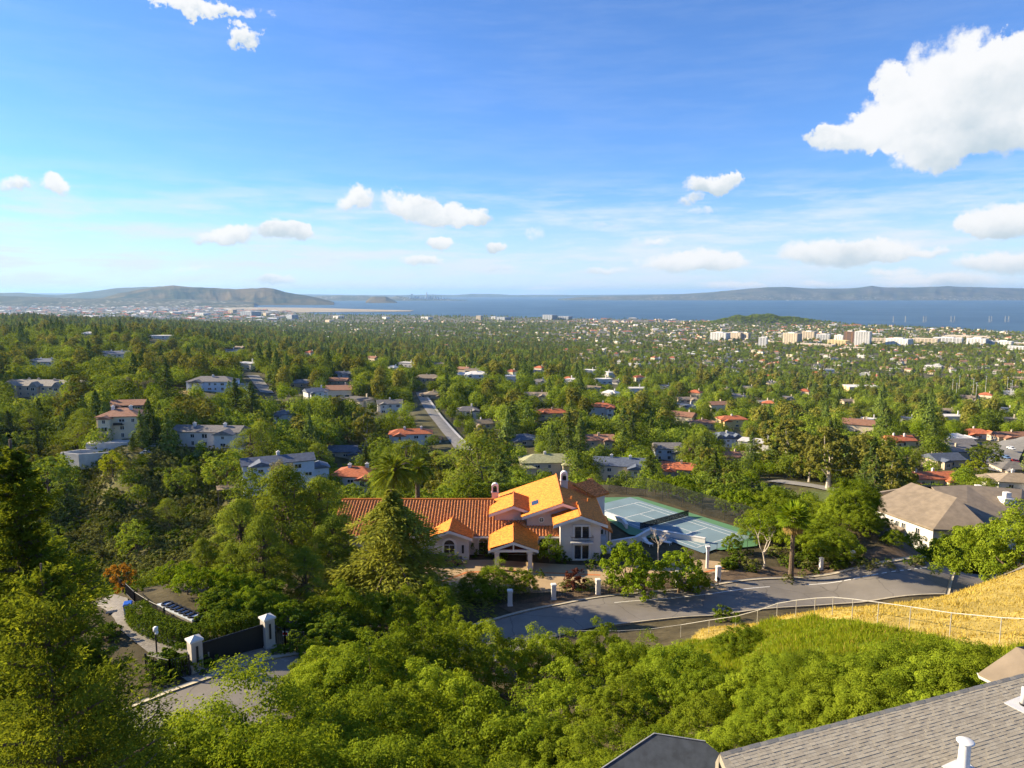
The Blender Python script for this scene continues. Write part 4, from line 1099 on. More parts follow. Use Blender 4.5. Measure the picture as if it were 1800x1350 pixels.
barge(main, (1.45, 99.8, 5.46), (7.45, 99.8, 7.55), (10.4, 99.8, 6.54))
dorm = vroof([[(0.25, 101.2, 6.7), (0.25, 108.6, 6.7), (-3.45, 108.6, 5.4), (-3.45, 101.2, 5.4)], [(0.25, 101.2, 6.7), (2.9, 101.2, 5.78), (2.9, 108.6, 5.78), (0.25, 108.6, 6.7)]], 0.33, 0.016, 'tile_orange', course=0.36, step=0.035)
ridge_cap((0.25, 101.2, 6.8), (0.25, 108.6, 6.8), 0.13, dorm)
barge(dorm, (-3.45, 101.2, 5.4), (0.25, 101.2, 6.7), (2.9, 101.2, 5.78))
wing = vroof([[(9.75, 96.1, 6.82), (9.75, 102.5, 6.82), (5.85, 102.5, 5.46), (5.85, 96.1, 5.46)], [(9.75, 96.1, 6.82), (13.55, 96.1, 5.5), (13.55, 99.9, 5.5), (9.75, 102.5, 6.82)]], 0.33, 0.016, 'tile_orange', course=0.36, step=0.035)
ridge_cap((9.75, 96.1, 6.92), (9.75, 102.4, 6.92), 0.13, wing)
barge(wing, (5.85, 96.1, 5.46), (9.75, 96.1, 6.82), (13.55, 96.1, 5.5))
porch = vroof([[(0.2, 93.0, 4.15), (0.2, 101.4, 4.15), (-3.25, 98.8, 3.15), (-3.25, 93.0, 2.95)], [(0.2, 93.0, 4.15), (3.65, 93.0, 2.95), (3.65, 98.8, 3.15), (0.2, 101.4, 4.15)]], 0.33, 0.016, 'tile_orange', course=0.36, step=0.035)
ridge_cap((0.2, 93.0, 4.25), (0.2, 101.4, 4.25), 0.13, porch)
barge(porch, (-3.25, 93.0, 2.95), (0.2, 93.0, 4.15), (3.65, 93.0, 2.95), t=0.1)
MB().box(-2.6, 3.0, 93.1, 93.4, ZV + 2.65, ZV + 2.95).box(0.1, 0.3, 93.1, 93.3, ZV + 2.95, ZV + 3.8).build('beam', MATS['white_trim'], porch)
for x in (-2.1, 2.5):
    for y in (93.4, 97.6):
        MB().box(x - .28, x + .28, y - .28, y + .28, ZV - 1, ZV + 2.7).box(x - .36, x + .36, y - .36, y + .36, ZV - 1, ZV + 0.4).box(x - .36, x + .36, y - .36, y + .36, ZV + 2.45, ZV + 2.7).build('post', MATS['plaster'], porch)
MB().box(-1.7, 2.1, 99.30, 99.38, ZV, ZV + 2.5).box(0.15, 0.25, 99.24, 99.30, ZV, ZV + 2.5).build('door', MATS['door_wood'], VILLA)
ent = vroof([[(-8.9, 96.5, 4.55), (-8.9, 102.4, 4.55), (-12.2, 99.4, 3.4), (-12.2, 96.5, 3.4)], [(-8.9, 96.5, 4.55), (-5.6, 96.5, 3.4), (-5.6, 99.4, 3.4), (-8.9, 102.4, 4.55)]], 0.33, 0.016, 'tile_orange', course=0.36, step=0.035)
ridge_cap((-8.9, 96.5, 4.65), (-8.9, 102.3, 4.65), 0.13, ent)
barge(ent, (-12.2, 96.5, 3.4), (-8.9, 96.5, 4.55), (-5.6, 96.5, 3.4))
# tiled roof at the back and lean-to on the garden side
vroof([[(9.6, 109.4, 7.75), (13.1, 108.4, 6.0), (15.7, 110.6, 6.0), (13.1, 112.5, 7.75)]], 0.40, 0.07, 'tile_barrel', course=0.42, step=0.04)
MB().prism([(10.5, 109.9), (13.2, 109.2), (15.0, 110.8), (15.0, 114), (11, 114)], ZV - 1, ZV + 5.75).build('wall', MATS['plaster'], VILLA)
vroof([[(13.2, 100.2, 3.9), (14.8, 100.0, 3.2), (14.8, 107.0, 3.2), (13.2, 107.0, 3.9)]], 0.33, 0.016, 'tile_orange', course=0.36, step=0.035)
for y in (100.4, 103.5, 106.6):
    MB().box(14.3, 14.6, y - .15, y + .15, ZV - 1, ZV + 3.15).build('post', MATS['plaster'], VILLA)
MB().box(12.7, 14.7, 99.9, 107.0, ZV - 1, ZV + 0.35).build('terrace', MATS['concrete_pale'], VILLA)
# windows
def villa_window(xc, zc, w, h, y=96.95):
    s = MB().box(xc - w / 2 - .22, xc - w / 2, y - .10, y, ZV + zc - h / 2 - .2, ZV + zc + h / 2 + .2).box(xc + w / 2, xc + w / 2 + .22, y - .10, y, ZV + zc - h / 2 - .2, ZV + zc + h / 2 + .2)
    s.box(xc - w / 2, xc + w / 2, y - .10, y, ZV + zc + h / 2, ZV + zc + h / 2 + .22).box(xc - w / 2, xc + w / 2, y - .12, y, ZV + zc - h / 2 - .2, ZV + zc - h / 2)
    s.box(xc - .09, xc + .09, y - .085, y, ZV + zc - h / 2, ZV + zc + h / 2)
    o = s.build('window', MATS['white_trim'], VILLA)
    for sx in (-1, 1):
        MB().box(xc + sx * w / 4 - w / 4 + .1, xc + sx * w / 4 + w / 4 - .1, y - .045, y - .015, ZV + zc - h / 2, ZV + zc + h / 2).build('pane', MATS['glass'], o)
        for k in (0.33, 0.66):
            MB().box(xc + sx * w / 4 - w / 4 + .1, xc + sx * w / 4 + w / 4 - .1, y - .06, y - .046, ZV + zc - h / 2 + k * h, ZV + zc - h / 2 + k * h + .04).build('glazing_bar', MATS['dark_plastic'], o)
villa_window(9.95, 4.15, 2.1, 1.75)
villa_window(9.95, 1.25, 2.1, 2.0)
b = MB().box(8.35, 11.55, 96.2, 96.94, ZV + 2.72, ZV + 2.9).build('balcony', MATS['white_trim'], VILLA)
for x in np.arange(8.4, 11.6, 0.135):
    MB().box(x - .014, x + .014, 96.21, 96.24, ZV + 2.9, ZV + 3.62).build('baluster', MATS['metal_black'], b)
MB().box(8.35, 11.55, 96.19, 96.26, ZV + 3.62, ZV + 3.68).build('handrail', MATS['metal_black'], b)
for x in (8.35, 11.49): MB().box(x, x + .06, 96.2, 96.94, ZV + 3.6, ZV + 3.68).build('handrail', MATS['metal_black'], b)
MB().box(12.66, 12.72, 98.0, 98.9, ZV + 0.6, ZV + 2.4).build('window', MATS['glass'], VILLA)
MB().box(12.66, 12.72, 98.0, 98.9, ZV + 3.3, ZV + 4.9).build('window', MATS['glass'], VILLA)
def round_window(x, y, z, r):
    V, F = [], []
    n = 24
    for k in range(n):
        w = 2 * math.pi * k / n
        for rr, yy in ((r, y), (r * 1.45, y), (r * 1.45, y - .1), (r, y - .1)): V.append((x + rr * math.cos(w), yy, ZV + z + rr * math.sin(w)))
    for k in range(n):
        a, c = k * 4, ((k + 1) % n) * 4
        F += [(a + 1, c + 1, c + 2, a + 2), (a + 2, c + 2, c + 3, a + 3), (a + 3, c + 3, c, a)]
    o = MB().add(V, F).build('round_window', MATS['white_trim'], VILLA)
    MB().add([(x + r * math.cos(2 * math.pi * k / n), y - .03, ZV + z + r * math.sin(2 * math.pi * k / n)) for k in range(n)], [tuple(range(n))[::-1]]).build('pane', MATS['glass'], o)
    MB().box(x - .03, x + .03, y - .07, y - .032, ZV + z - r, ZV + z + r).box(x - r, x + r, y - .066, y - .034, ZV + z - .03, ZV + z + .03).build('glazing_bar', MATS['white_trim'], o)
round_window(4.35, 100.76, 4.75, 0.3)
def arch(xc, y, w, h, t=0.32, name='arched_window', glass='glass_warm'):
    r = w / 2; n = 12
    inn = [(xc - r, 0.0)] + [(xc - r * math.cos(math.pi * k / n), h - r + r * math.sin(math.pi * k / n)) for k in range(n + 1)] + [(xc + r, 0.0)]
    R2 = r + t
    outl = [(xc - R2, 0.0)] + [(xc - R2 * math.cos(math.pi * k / n), h - r + R2 * math.sin(math.pi * k / n)) for k in range(n + 1)] + [(xc + R2, 0.0)]
    V = [(a, y - .14, ZV + c) for a, c in inn] + [(a, y - .14, ZV + c) for a, c in outl] + [(a, y, ZV + c) for a, c in inn] + [(a, y, ZV + c) for a, c in outl]
    m_ = len(inn); F = []
    for k in range(m_ - 1):
        F += [(k, k + 1, m_ + k + 1, m_ + k), (m_ + k, m_ + k + 1, 3 * m_ + k + 1, 3 * m_ + k), (2 * m_ + k, 2 * m_ + k + 1, k + 1, k)]
    o = MB().add(V, F).build(name, MATS['white_trim'], VILLA)
    MB().add([(a, y - .03, ZV + c) for a, c in inn], [tuple(range(m_))]).build('pane', MATS[glass], o)
    MB().box(xc - .04, xc + .04, y - .08, y - .035, ZV, ZV + h - r).box(xc - r, xc + r, y - .075, y - .036, ZV + h - r - .05, ZV + h - r + .03).build('glazing_bar', MATS['white_trim'], o)
arch(-9.0, 97.36, 1.5, 2.9)
arch(-4.2, 99.36, 1.3, 2.5, 0.2)
arch(4.6, 99.36, 1.3, 2.4, 0.2)
MB().box(-7.2, -6.9, 97.28, 97.38, ZV + 0.9, ZV + 2.1).build('shutter', MATS['metal_black'], VILLA)
# chimneys with arched hoods, skylight, vent pipes
def hood_chimney(x, y, z, h, s=1.0):
    c = MB().box(x - .5 * s, x + .5 * s, y - .4 * s, y + .4 * s, ZV + z - 2.0, ZV + z + h).box(x - .58 * s, x + .58 * s, y - .48 * s, y + .48 * s, ZV + z + h, ZV + z + h + .12).build('chimney', MATS['plaster_pink'], VILLA)
    n = 10; V = []; F = []
    zz = ZV + z + h + .12
    for rr, t in ((.52 * s, 1.35 * s), (.30 * s, 1.0 * s)):
        prof = [(-rr, 0)] + [(-rr * math.cos(math.pi * k / n), t - rr + rr * math.sin(math.pi * k / n)) for k in range(n + 1)] + [(rr, 0)]
        for yy in (-.42 * s, .42 * s): V += [(x + a, y + yy, zz + q) for a, q in prof]
    m_ = n + 3
    for k in range(m_ - 1):
        o0, o1, i0, i1 = k, m_ + k, 2 * m_ + k, 3 * m_ + k
        F += [(o0, o0 + 1, o1 + 1, o1), (i1, i1 + 1, i0 + 1, i0), (i0, i0 + 1, o0 + 1, o0), (o1, o1 + 1, i1 + 1, i1)]
    MB().add(V, F).build('hood', MATS['white_trim'], c)
    MB().box(x - .3 * s, x + .3 * s, y - .05, y + .05, zz, zz + .6 * s).build('flue', MATS['metal_black'], c)
hood_chimney(-2.7, 108.8, 4.6, 2.0, 1.05)
hood_chimney(8.3, 109.5, 6.8, 1.5, 1.1)
MB().add([(3.0, 103.4, ZV + 6.1), (4.0, 103.4, ZV + 6.45), (4.0, 105.4, ZV + 6.45), (3.0, 105.4, ZV + 6.1), (3.0, 103.4, ZV + 5.8), (4.0, 103.4, ZV + 6.1), (4.0, 105.4, ZV + 6.1), (3.0, 105.4, ZV + 5.8)],
         [(0, 1, 2, 3), (0, 4, 5, 1), (1, 5, 6, 2), (2, 6, 7, 3), (3, 7, 4, 0)]).build('skylight', MATS['glass'], VILLA)
for x, y, z in ((9.0, 103.5, 7.0), (9.6, 101.0, 6.8), (11.7, 105.4, 6.1)):
    MB().tube([(x, y, ZV + z - .2), (x, y, ZV + z + .55)], .13, 8).build('vent_pipe', MATS['tile_cap'], VILLA)
PROTECT += [(620, 830, 1085, 985, 90), (1065, 878, 1260, 955, 100), (1290, 985, 1700, 1060, 60)]
FOOT += [(-20, 106, 9), (-10, 106, 10), (2, 105, 12), (10, 106, 10), (25.5, 114, 15)]
ANCHORS.append((900, 930, 'the orange-roofed villa'))

# white planter walls and terrace furniture between villa and court
def wall_run(name, pts, t, h, mat, label, cat='wall', z=None, sink=0.5):
    mb = MB()
    pieces = []
    for (xa, ya), (xb, yb) in zip(pts[:-1], pts[1:]):
        dx, dy = xb - xa, yb - ya; L = math.hypot(dx, dy); nx, ny = -dy / L * t / 2, dx / L * t / 2
        zz = gz((xa + xb) / 2, (ya + yb) / 2) if z is None else z
        mb.prism([(xa - nx, ya - ny), (xb - nx, yb - ny), (xb + nx, yb + ny), (xa + nx, ya + ny)], zz - sink, zz + h)
        mb.prism([(xa - nx * 1.4, ya - ny * 1.4), (xb - nx * 1.4, yb - ny * 1.4), (xb + nx * 1.4, yb + ny * 1.4), (xa + nx * 1.4, ya + ny * 1.4)], zz + h, zz + h + 0.1)
    return tag(mb.build(name, MATS[mat]), label, cat)
wall_run('garden_wall', [(14.8, 102.4), (19.0, 104.2), (22.0, 108.0), (29.5, 103.6)], 0.35, 0.95, 'plaster_white', 'low white rendered garden wall zigzagging along the near side of the tennis court')
wall_run('terrace_wall', [(16.0, 116.5), (18.4, 113.2), (18.6, 110.2)], 0.35, 0.9, 'plaster_white', 'short curved white wall between villa terrace and tennis court')
def lounger(x, y, rz, label):
    t = thing('sun_lounger', label, 'lounger', (x, y, ZV + 0.02), rz, 'loungers by the tennis court')
    MB().box(-.35, .35, -.95, .95, .32, .42).build('frame', MATS['white_trim'], t)
    MB().add([(-.33, .2, .44), (.33, .2, .44), (.33, .95, .85), (-.33, .95, .85), (-.33, .2, .52), (.33, .2, .52), (.33, .9, .93), (-.33, .9, .93)], [(3, 2, 1, 0), (4, 5, 6, 7), (0, 1, 5, 4), (1, 2, 6, 5), (2, 3, 7, 6), (3, 0, 4, 7)]).build('backrest', MATS['paint_white'], t)
    for sx in (-.3, .3):
        for sy in (-.85, .85): MB().box(sx - .03, sx + .03, sy - .03, sy + .03, 0, .32).build('leg', MATS['white_trim'], t)
lounger(20.6, 103.2, 0.5, 'white sun lounger below the low wall beside the bare pale tree')
lounger(23.4, 103.6, 0.9, 'white sun lounger below the low wall nearer the gate pillars')
# net
net = thing('tennis_net', 'dark tennis net stretched across the blue court', 'net', (*court_pt(0, 0), ZV + .15), math.atan2(_ay.y, _ay.x))
for x in (-5.8, 5.8): MB().tube([(x, 0, 0), (x, 0, 1.12)], .06, 8).build('post', MATS['metal_black'], net)
_nm = bpy.data.materials.new('mesh_wire'); _nm.use_nodes = True
def wire_mat(m, col, fill):
    g = NT(m.node_tree); g.n.clear()
    out = g.node('ShaderNodeOutputMaterial'); d = g.node('ShaderNodeBsdfDiffuse'); d.inputs[0].default_value = (*col, 1)
    t = g.node('ShaderNodeBsdfTransparent'); mx = g.node('ShaderNodeMixShader')
    tc = g.node('ShaderNodeTexCoord').outputs['Object']
    n = g.noise(tc, 30.0, 2.0, 0.5)
    g.put(mx, 0, g.smooth(n, fill + .12, fill - .12))
    g.t.links.new(t.outputs[0], mx.inputs[1]); g.t.links.new(d.outputs[0], mx.inputs[2]); g.t.links.new(mx.outputs[0], out.inputs[0])
wire_mat(_nm, (0.02, 0.02, 0.02), 0.55)
MB().box(-5.8, 5.8, -.01, .01, .05, 1.0).build('netting', _nm, net)
MB().box(-5.8, 5.8, -.03, .03, .95, 1.05).build('band', MATS['metal_black'], net)
_cm = bpy.data.materials.new('chain_link'); _cm.use_nodes = True; wire_mat(_cm, (0.04, 0.045, 0.04), 0.46)
def post_fence(name, pts, h, step, label, pm, mesh_mat=None, rails=(1.0,), pr=0.04, rr=0.03, lift=0.0):
    """posts, rails and (optional) wire netting over the terrain"""
    L = spline(pts, step) if len(pts) > 2 else np.linspace(pts[0], pts[1], max(2, int(np.hypot(*(np.array(pts[1]) - np.array(pts[0]))) / step) + 1))
    f = thing(name, label, 'fence', (L[0][0], L[0][1], gz(*L[0])))
    o = np.array([L[0][0], L[0][1], gz(*L[0])])
    tops = []
    for q in L:
        z = gz(*q) + lift
        MB().tube([(q[0] - o[0], q[1] - o[1], z - .5 - o[2]), (q[0] - o[0], q[1] - o[1], z + h - o[2])], pr, 6).build('post', MATS[pm], f)
        tops.append((q[0] - o[0], q[1] - o[1], z - o[2]))
    for a, b_ in zip(tops[:-1], tops[1:]):
        for k in rails:
            MB().tube([(a[0], a[1], a[2] + h * k), (b_[0], b_[1], b_[2] + h * k)], rr, 6).build('rail', MATS[pm], f)
        if mesh_mat:
            MB().add([a, b_, (b_[0], b_[1], b_[2] + h), (a[0], a[1], a[2] + h)], [(0, 1, 2, 3)]).build('netting', mesh_mat, f)
    return f
post_fence('court_fence', [(18.5, 131.0), (25.2, 129.0), (33.0, 118.6), (40.8, 108.4), (42.5, 105)], 3.6, 3.6, 'tall dark chain-link fence along the far side of the tennis court', 'dark_plastic', _cm, (1.0, 0.5), 0.035, 0.02)
post_fence('court_side_fence', [(29.2, 100.0), (31.6, 99.9), (37.6, 101.8)], 1.6, 1.2, 'low dark railing along the near end of the tennis court', 'metal_black', None, (1.0, 0.1), 0.03, 0.02)
fence = post_fence('pipe_fence', [(25.8, 27.5), (24.3, 33.2), (22.9, 38.5), (22.1, 43.5), (21.9, 48.5), (21.6, 54.6), (20.4, 61), (17.0, 67.2), (11.0, 68.6), (5.0, 69.5)], 1.35, 2.9, 'pale metal pipe-rail fence curving over the grassy slope by the road', 'galvanised', None, (1.0,), 0.026, 0.027)

# pillars and iron railings along the villa's frontage
PILLARS = [(896.5, 1066), (973, 1055), (1051, 1046), (1125, 1040), (1191, 1032), (1262, 1022), (1443, 1002), (1498, 990), (1624, 975)]
def pillar(x, y, h, w, label, mat='plaster_white', cap=True):
    p = gp(x, y)
    t = thing('gate_pillar', label, 'pillar', p, 0.1, 'white pillars along the frontage')
    MB().box(-w / 2, w / 2, -w / 2, w / 2, -.6, h).box(-w * .58, w * .58, -w * .58, w * .58, -.6, .25).build('shaft', MATS[mat], t)
    MB().box(-w * .62, w * .62, -w * .62, w * .62, h, h + .12).box(-w * .5, w * .5, -w * .5, w * .5, h + .12, h + .2).build('cap', MATS['white_trim'], t)
    return p
_names = ['leftmost white frontage pillar, half behind shrubs', 'second white frontage pillar from the left, in front of the porte-cochere', 'third white frontage pillar, in front of the two-storey wing',
          'white frontage pillar under the left bright green tree', 'white frontage pillar under the right bright green tree', 'white pillar at the near side of the drive entrance', 'white pillar just right of the fan palm', 'small white pillar among shrubs right of the fan palm', 'white pillar in the dark hedge under the grey-roofed house']
_pp = [pillar(x, y, 1.95 if i < 6 else 1.6, 0.55 if i < 6 else 0.42, n) for i, ((x, y), n) in enumerate(zip(PILLARS, _names))]
for i, (a, b_) in enumerate(zip(_pp[:4], _pp[1:5])):
    d = np.array(b_) - np.array(a); n = 26
    f = thing('iron_railing', ['black iron railing between the first and second frontage pillars', 'black iron railing between the second and third frontage pillars', 'black iron railing right of the third frontage pillar', 'black iron railing between the bright green trees'][i], 'railing', a)
    for k in (0.12, 1.45):
        MB().tube([tuple(d * 0.05 + np.array([0, 0, k])), tuple(d * 0.95 + np.array([0, 0, k]))], .025, 6).build('rail', MATS['metal_black'], f)
    for k in range(n):
        q = d * (0.06 + 0.88 * k / (n - 1))
        MB().box(q[0] - .016, q[0] + .016, q[1] - .016, q[1] + .016, q[2], q[2] + 1.6).build('bar', MATS['metal_black'], f)
lp = gp(1243, 1000)
t = thing('lamp_pillar', 'tall slim white post with lantern at the drive entrance', 'post', lp)
MB().box(-.17, .17, -.17, .17, -.5, 3.1).build('shaft', MATS['plaster_white'], t)
MB().box(-.3, .3, -.25, .25, 3.1, 3.3).box(-.22, .22, -.2, .2, 2.85, 3.1).build('lantern', MATS['white_trim'], t)
mbx = gp(1262, 1032)
t = thing('mailbox', 'small dark mailbox on a post at the drive entrance', 'mailbox', mbx)
MB().box(-.05, .05, -.05, .05, -.3, 1.0).build('post', MATS['metal_black'], t)
MB().box(-.14, .14, -.25, .25, 1.0, 1.3).build('box', MATS['metal_black'], t)

# ------------------------------------------------------------------ big grey-roofed house at the right
GH = thing('grey_roofed_house', 'large white house with grey-brown shingle roofs and white chimneys beyond the road bend', 'house', (0, 0, 0))
def gh(x, y, Y): return at_depth(x, y, Y)
zb = CAMZ - 47.2
A0, A1 = gh(1570, 892, 128), gh(1642, 932, 116)        # left eave of the big left slope
B0, B1 = gh(1680, 878, 134), gh(1658, 904, 124)
e0, e1 = (66.5, 129.0, zb + 7.6), (71.2, 115.0, zb + 7.6)
r0, r1 = (76.5, 131.5, zb + 11.2), (79.0, 121.5, zb + 11.2)
rgt0, rgt1 = (84.5, 133.0, zb + 7.6), (86.0, 118.5, zb + 7.6)
mb = MB().slab([e1, r1, r0, e0], .3).slab([e1, (80.5, 113.8, zb + 7.6), r1], .3).slab([r1, (80.5, 113.8, zb + 7.6), rgt1, rgt0, r0], .3)
mb.slab([(90.0, 121.0, zb + 7.0), (99.0, 124.5, zb + 7.0), (96.0, 129.0, zb + 10.6), (86.5, 130.5, zb + 11.0)], .3)
mb.slab([(80.0, 119.5, zb + 7.2), (90.0, 121.0, zb + 7.0), (86.5, 130.5, zb + 11.0), (79.5, 130.0, zb + 10.8)], .3)
mb.slab([(70, 133, zb + 8.5), (78, 130.5, zb + 11.0), (96, 129.5, zb + 10.6), (99, 138, zb + 7.5), (75, 140, zb + 7.0)], .3)
roof_solid(mb, 75.2, 77.8, 113.0, 118.0, zb + 6.6, 0.5, 'gable_y', 0.4)
roof_solid(mb, 81.5, 83.5, 117.0, 123.0, zb + 8.0, 0.5, 'gable_y', 0.3)
mb.build('roof', MATS['roof_tan'], GH)
MB().prism([(67.2, 128.6), (71.7, 115.8), (80.2, 114.6), (85.4, 119.2), (84, 132.4)], zb - 5, zb + 7.25).build('wall', MATS['plaster_white'], GH)
MB().prism([(86.5, 121.4), (97.8, 125.0), (95.5, 137), (80, 138), (72, 137), (70, 131)], zb - 5, zb + 6.6).box(75.4, 77.6, 113.3, 117.5, zb - 4, zb + 6.2).build('wall', MATS['plaster_white'], GH)
MB().prism([(64.3, 126.2), (66.3, 120.4), (69.6, 121.4), (67.5, 127.3)], zb - 5, zb + 4.8).build('wall', MATS['plaster_white'], GH)
MB().slab([(63.8, 126.5, zb + 4.8), (66.2, 119.8, zb + 4.8), (69.9, 121.0, zb + 5.7), (67.6, 127.6, zb + 5.7)], .25).build('roof', MATS['roof_tan'], GH)
dv = Vector((71.7 - 67.2, 115.8 - 128.6)).normalized(); ang = math.atan2(dv.y, dv.x)
for k, zc in ((2.2, 5.9), (3.5, 5.6), (6.4, 5.9), (7.7, 5.9), (10.6, 5.9), (3.5, 2.5), (2.2, 2.5), (7.0, 2.5), (9.5, 2.5)):
    q = Vector((67.2, 128.6)) + dv * k
    window(GH, q.x - .02, q.y - .02, zb + zc, 0.85, 1.5, ang)
for x, y, Y, h, w in ((1718, 862, 131, 2.8, 1.9), (1768, 880, 126, 3.4, 2.0), (1653, 868, 135, 1.6, 1.2)):
    p = gh(x, y + 12, Y)
    MB().box(p[0] - w / 2, p[0] + w / 2, Y - w / 2, Y + w / 2, p[2] - 3.0, p[2] + h * .55).box(p[0] - w * .58, p[0] + w * .58, Y - w * .58, Y + w * .58, p[2] + h * .3, p[2] + h * .4).box(p[0] - w / 4, p[0] + w / 4, Y - w / 4, Y + w / 4, p[2] + h * .55, p[2] + h * .85).build('chimney', MATS['plaster_white'], GH)
bal = MB()
for q in np.linspace(0, 1, 9): bal.box(61.5 + 2.6 * q - .08, 61.5 + 2.6 * q + .08, 124.5 - 3.0 * q - .08, 124.5 - 3.0 * q + .08, zb + 1.0, zb + 2.6)
bal.slab([(61.4, 124.6, zb + 2.75), (64.1, 121.4, zb + 2.75), (64.3, 121.6, zb + 2.75), (61.6, 124.8, zb + 2.75)], .15).prism([(61.4, 124.6), (64.1, 121.4), (66.5, 123.5), (64.5, 127)], zb - 4, zb + 1.0).build('balcony', MATS['plaster_white'], GH)
PROTECT += [(1562, 875, 1760, 925, 112)]
FOOT += [(78, 124, 11), (90, 129, 11)]
ANCHORS.append((1660, 900, 'the big grey-roofed house'))

# ------------------------------------------------------------------ the near house whose roof lies under us
NH = thing('near_house_roof', 'grey-brown shingle roof close below at the bottom right corner', 'roof')
P1, P2 = np.array(at_drop(1265, 1325, 10.5)), np.array(at_drop(1800, 1185, 10.5))
rd = (P2 - P1) / np.linalg.norm(P2 - P1); pd = np.array([rd[1], -rd[0], 0.0]); TP = 0.20
dn = (pd + np.array([0, 0, -TP])) / math.hypot(1, TP)
nn = np.cross(rd, dn); nn = nn if nn[2] > 0 else -nn
def nr(s, t): return tuple(P1 + rd * s + dn * t)
R_END, R_DN = 14.0, 5.5
m = bpy.data.materials.new('shingle'); m.use_nodes = True
g = NT(m.node_tree); g.n.clear()
out = g.node('ShaderNodeOutputMaterial'); p = g.node('ShaderNodeBsdfPrincipled')
tc = g.node('ShaderNodeTexCoord').outputs['Object']
isl = g.node('ShaderNodeNewGeometry').outputs['Random Per Island']
orn = g.node('ShaderNodeObjectInfo').outputs['Random']
rn = g.math('FRACT', g.math('ADD', isl, orn))
c = g.mix(rn, (0.345, 0.305, 0.235), (0.44, 0.395, 0.305))
gr = g.noise(tc, 120.0, 3.0, 0.7)
c = g.mix(g.smooth(gr, 0.35, 0.7, 0.0, 0.45), c, (0.10, 0.085, 0.07))
g.put(p, 'Base Color', c); p.inputs['Roughness'].default_value = 0.95; p.inputs['Specular IOR Level'].default_value = 0.1
bm_ = g.node('ShaderNodeBump'); bm_.inputs['Strength'].default_value = 0.5; bm_.inputs['Distance'].default_value = 0.004
g.put(bm_, 'Height', gr); g.put(p, 'Normal', bm_.outputs[0])
g.t.links.new(p.outputs[0], out.inputs[0]); MATS['shingle'] = m
deck = MB().slab([nr(-0.0, 0), nr(R_END, 0), nr(R_END, R_DN), nr(-1.6, R_DN), ], .2)
# far slope behind the ridge
bdn = np.array([-pd[0], -pd[1], -TP]); 
q0, q1 = P1 + bdn * 1.4, P2 + rd * 3 + bdn * 3.0
deck.slab([tuple(P1 - pd * .02 + np.array([0, 0, -.03])), tuple(P1 + rd * R_END - pd * .02 + np.array([0, 0, -.03])), tuple(P1 + rd * R_END - pd * .14 + np.array([0, 0, -.3])), tuple(P1 - pd * .14 + np.array([0, 0, -.3]))], 3.0)
deck.build('deck', MATS['shingle'], NH)
srng = random.Random(4)
EXPO = 0.088
cells = []
row = 0
t_ = 0.05
while t_ < R_DN - .1:
    s_ = -0.02 - (t_ * 0.31) + srng.uniform(0, .2)
    while s_ < R_END:
        w = srng.choice((0.10, 0.13, 0.17, 0.22))
        cells.append((s_, t_, w, srng.random() < 0.5))
        s_ += w + 0.006
    t_ += EXPO
def sh_verts(s, t, w, thick):
    h = 0.007 if thick else 0.002
    a = [P1 + rd * (s + i) + dn * (t + j) + nn * k for (i, j, k) in ((0, 0, .004), (w, 0, .004), (w, EXPO + .012, .007), (0, EXPO + .012, .007), (0, 0, .004 + h * .3), (w, 0, .004 + h * .3), (w, EXPO + .012, .007 + h), (0, EXPO + .012, .007 + h))]
    return a, [(4, 5, 6, 7), (0, 1, 5, 4), (1, 2, 6, 5), (2, 3, 7, 6), (3, 0, 4, 7)]
def vis(c):
    q = P1 + rd * (c[0] + c[2] / 2) + dn * (c[1] + EXPO / 2)
    if q[1] < 1: return 0
    x, y = project(*q)
    return (c[2] / q[1] ** 2) if -5 < x < 1805 and y < 1352 else 0
cells.sort(key=vis, reverse=True)
rest = MB()
for i, c in enumerate(cells):
    V, F = sh_verts(*c)
    if i < 300:
        o = np.mean(V, axis=0)
        MB().add([v - o for v in V], F).build('shingle', m, NH, loc=tuple(o))
    else: rest.add(V, F)
o = rest.build('shingles', m, NH); o['kind'] = 'stuff'
# ridge caps
for i in range(44):
    a, b2 = P1 + rd * (i * .26), P1 + rd * (i * .26 + .30)
    k = nn * (0.03 + 0.008 * (i % 2)); e = dn * .09; f2 = np.array([-pd[0], -pd[1], -2.2]) * .05
    MB().add([a + e + nn * .012, b2 + e + nn * .012, b2 + k, a + k, b2 + f2 + nn * .0, a + f2], [(0, 1, 2, 3), (3, 2, 4, 5)]).build('ridge_cap', m, NH)
# white vent pipe with cap and flashing; slim pipe
def vent(x, y, r, h, cap, label):
    q = np.array(at_drop(x, y, 10.5)); 
    for _ in range(20):
        s = (q - P1) @ pd; q = np.array(at_drop(x, y, 10.5 + s * TP))
    v = thing('roof_vent', label, 'vent', tuple(q))
    if cap:
        MB().lathe([(r * 1.25, -.02), (r * 1.15, .04), (r, .12), (r * .92, h - .04), (r * .9, h)], 20).build('pipe', MATS['white_trim'], v, True)
        MB().lathe([(r * 1.0, h), (r * 1.45, h + .012), (r * 1.5, h + .035), (r * 1.3, h + .05), (r * .2, h + .056)], 20).build('cap', MATS['white_trim'], v, True)
    else:
        MB().lathe([(r * 1.3, -.02), (r * 1.2, .05), (r * 1.05, .06)], 14).build('collar', MATS['rubber'], v, True)
        MB().tube([(0, 0, .05), (0, 0, h)], [r, r], 14).build('pipe', MATS['concrete_pale'], v, True)
    fl = [tuple(rd * a + dn * b2 + nn * .022) for a, b2 in ((-.45, -.2), (.26, -.26), (.3, .28), (-.26, .26))]
    MB().slab(fl, .012).build('flashing', MATS['white_trim'], v)
vent(1693, 1352, 0.125, 0.66, True, 'stout white roof vent pipe with round cap on the near roof')
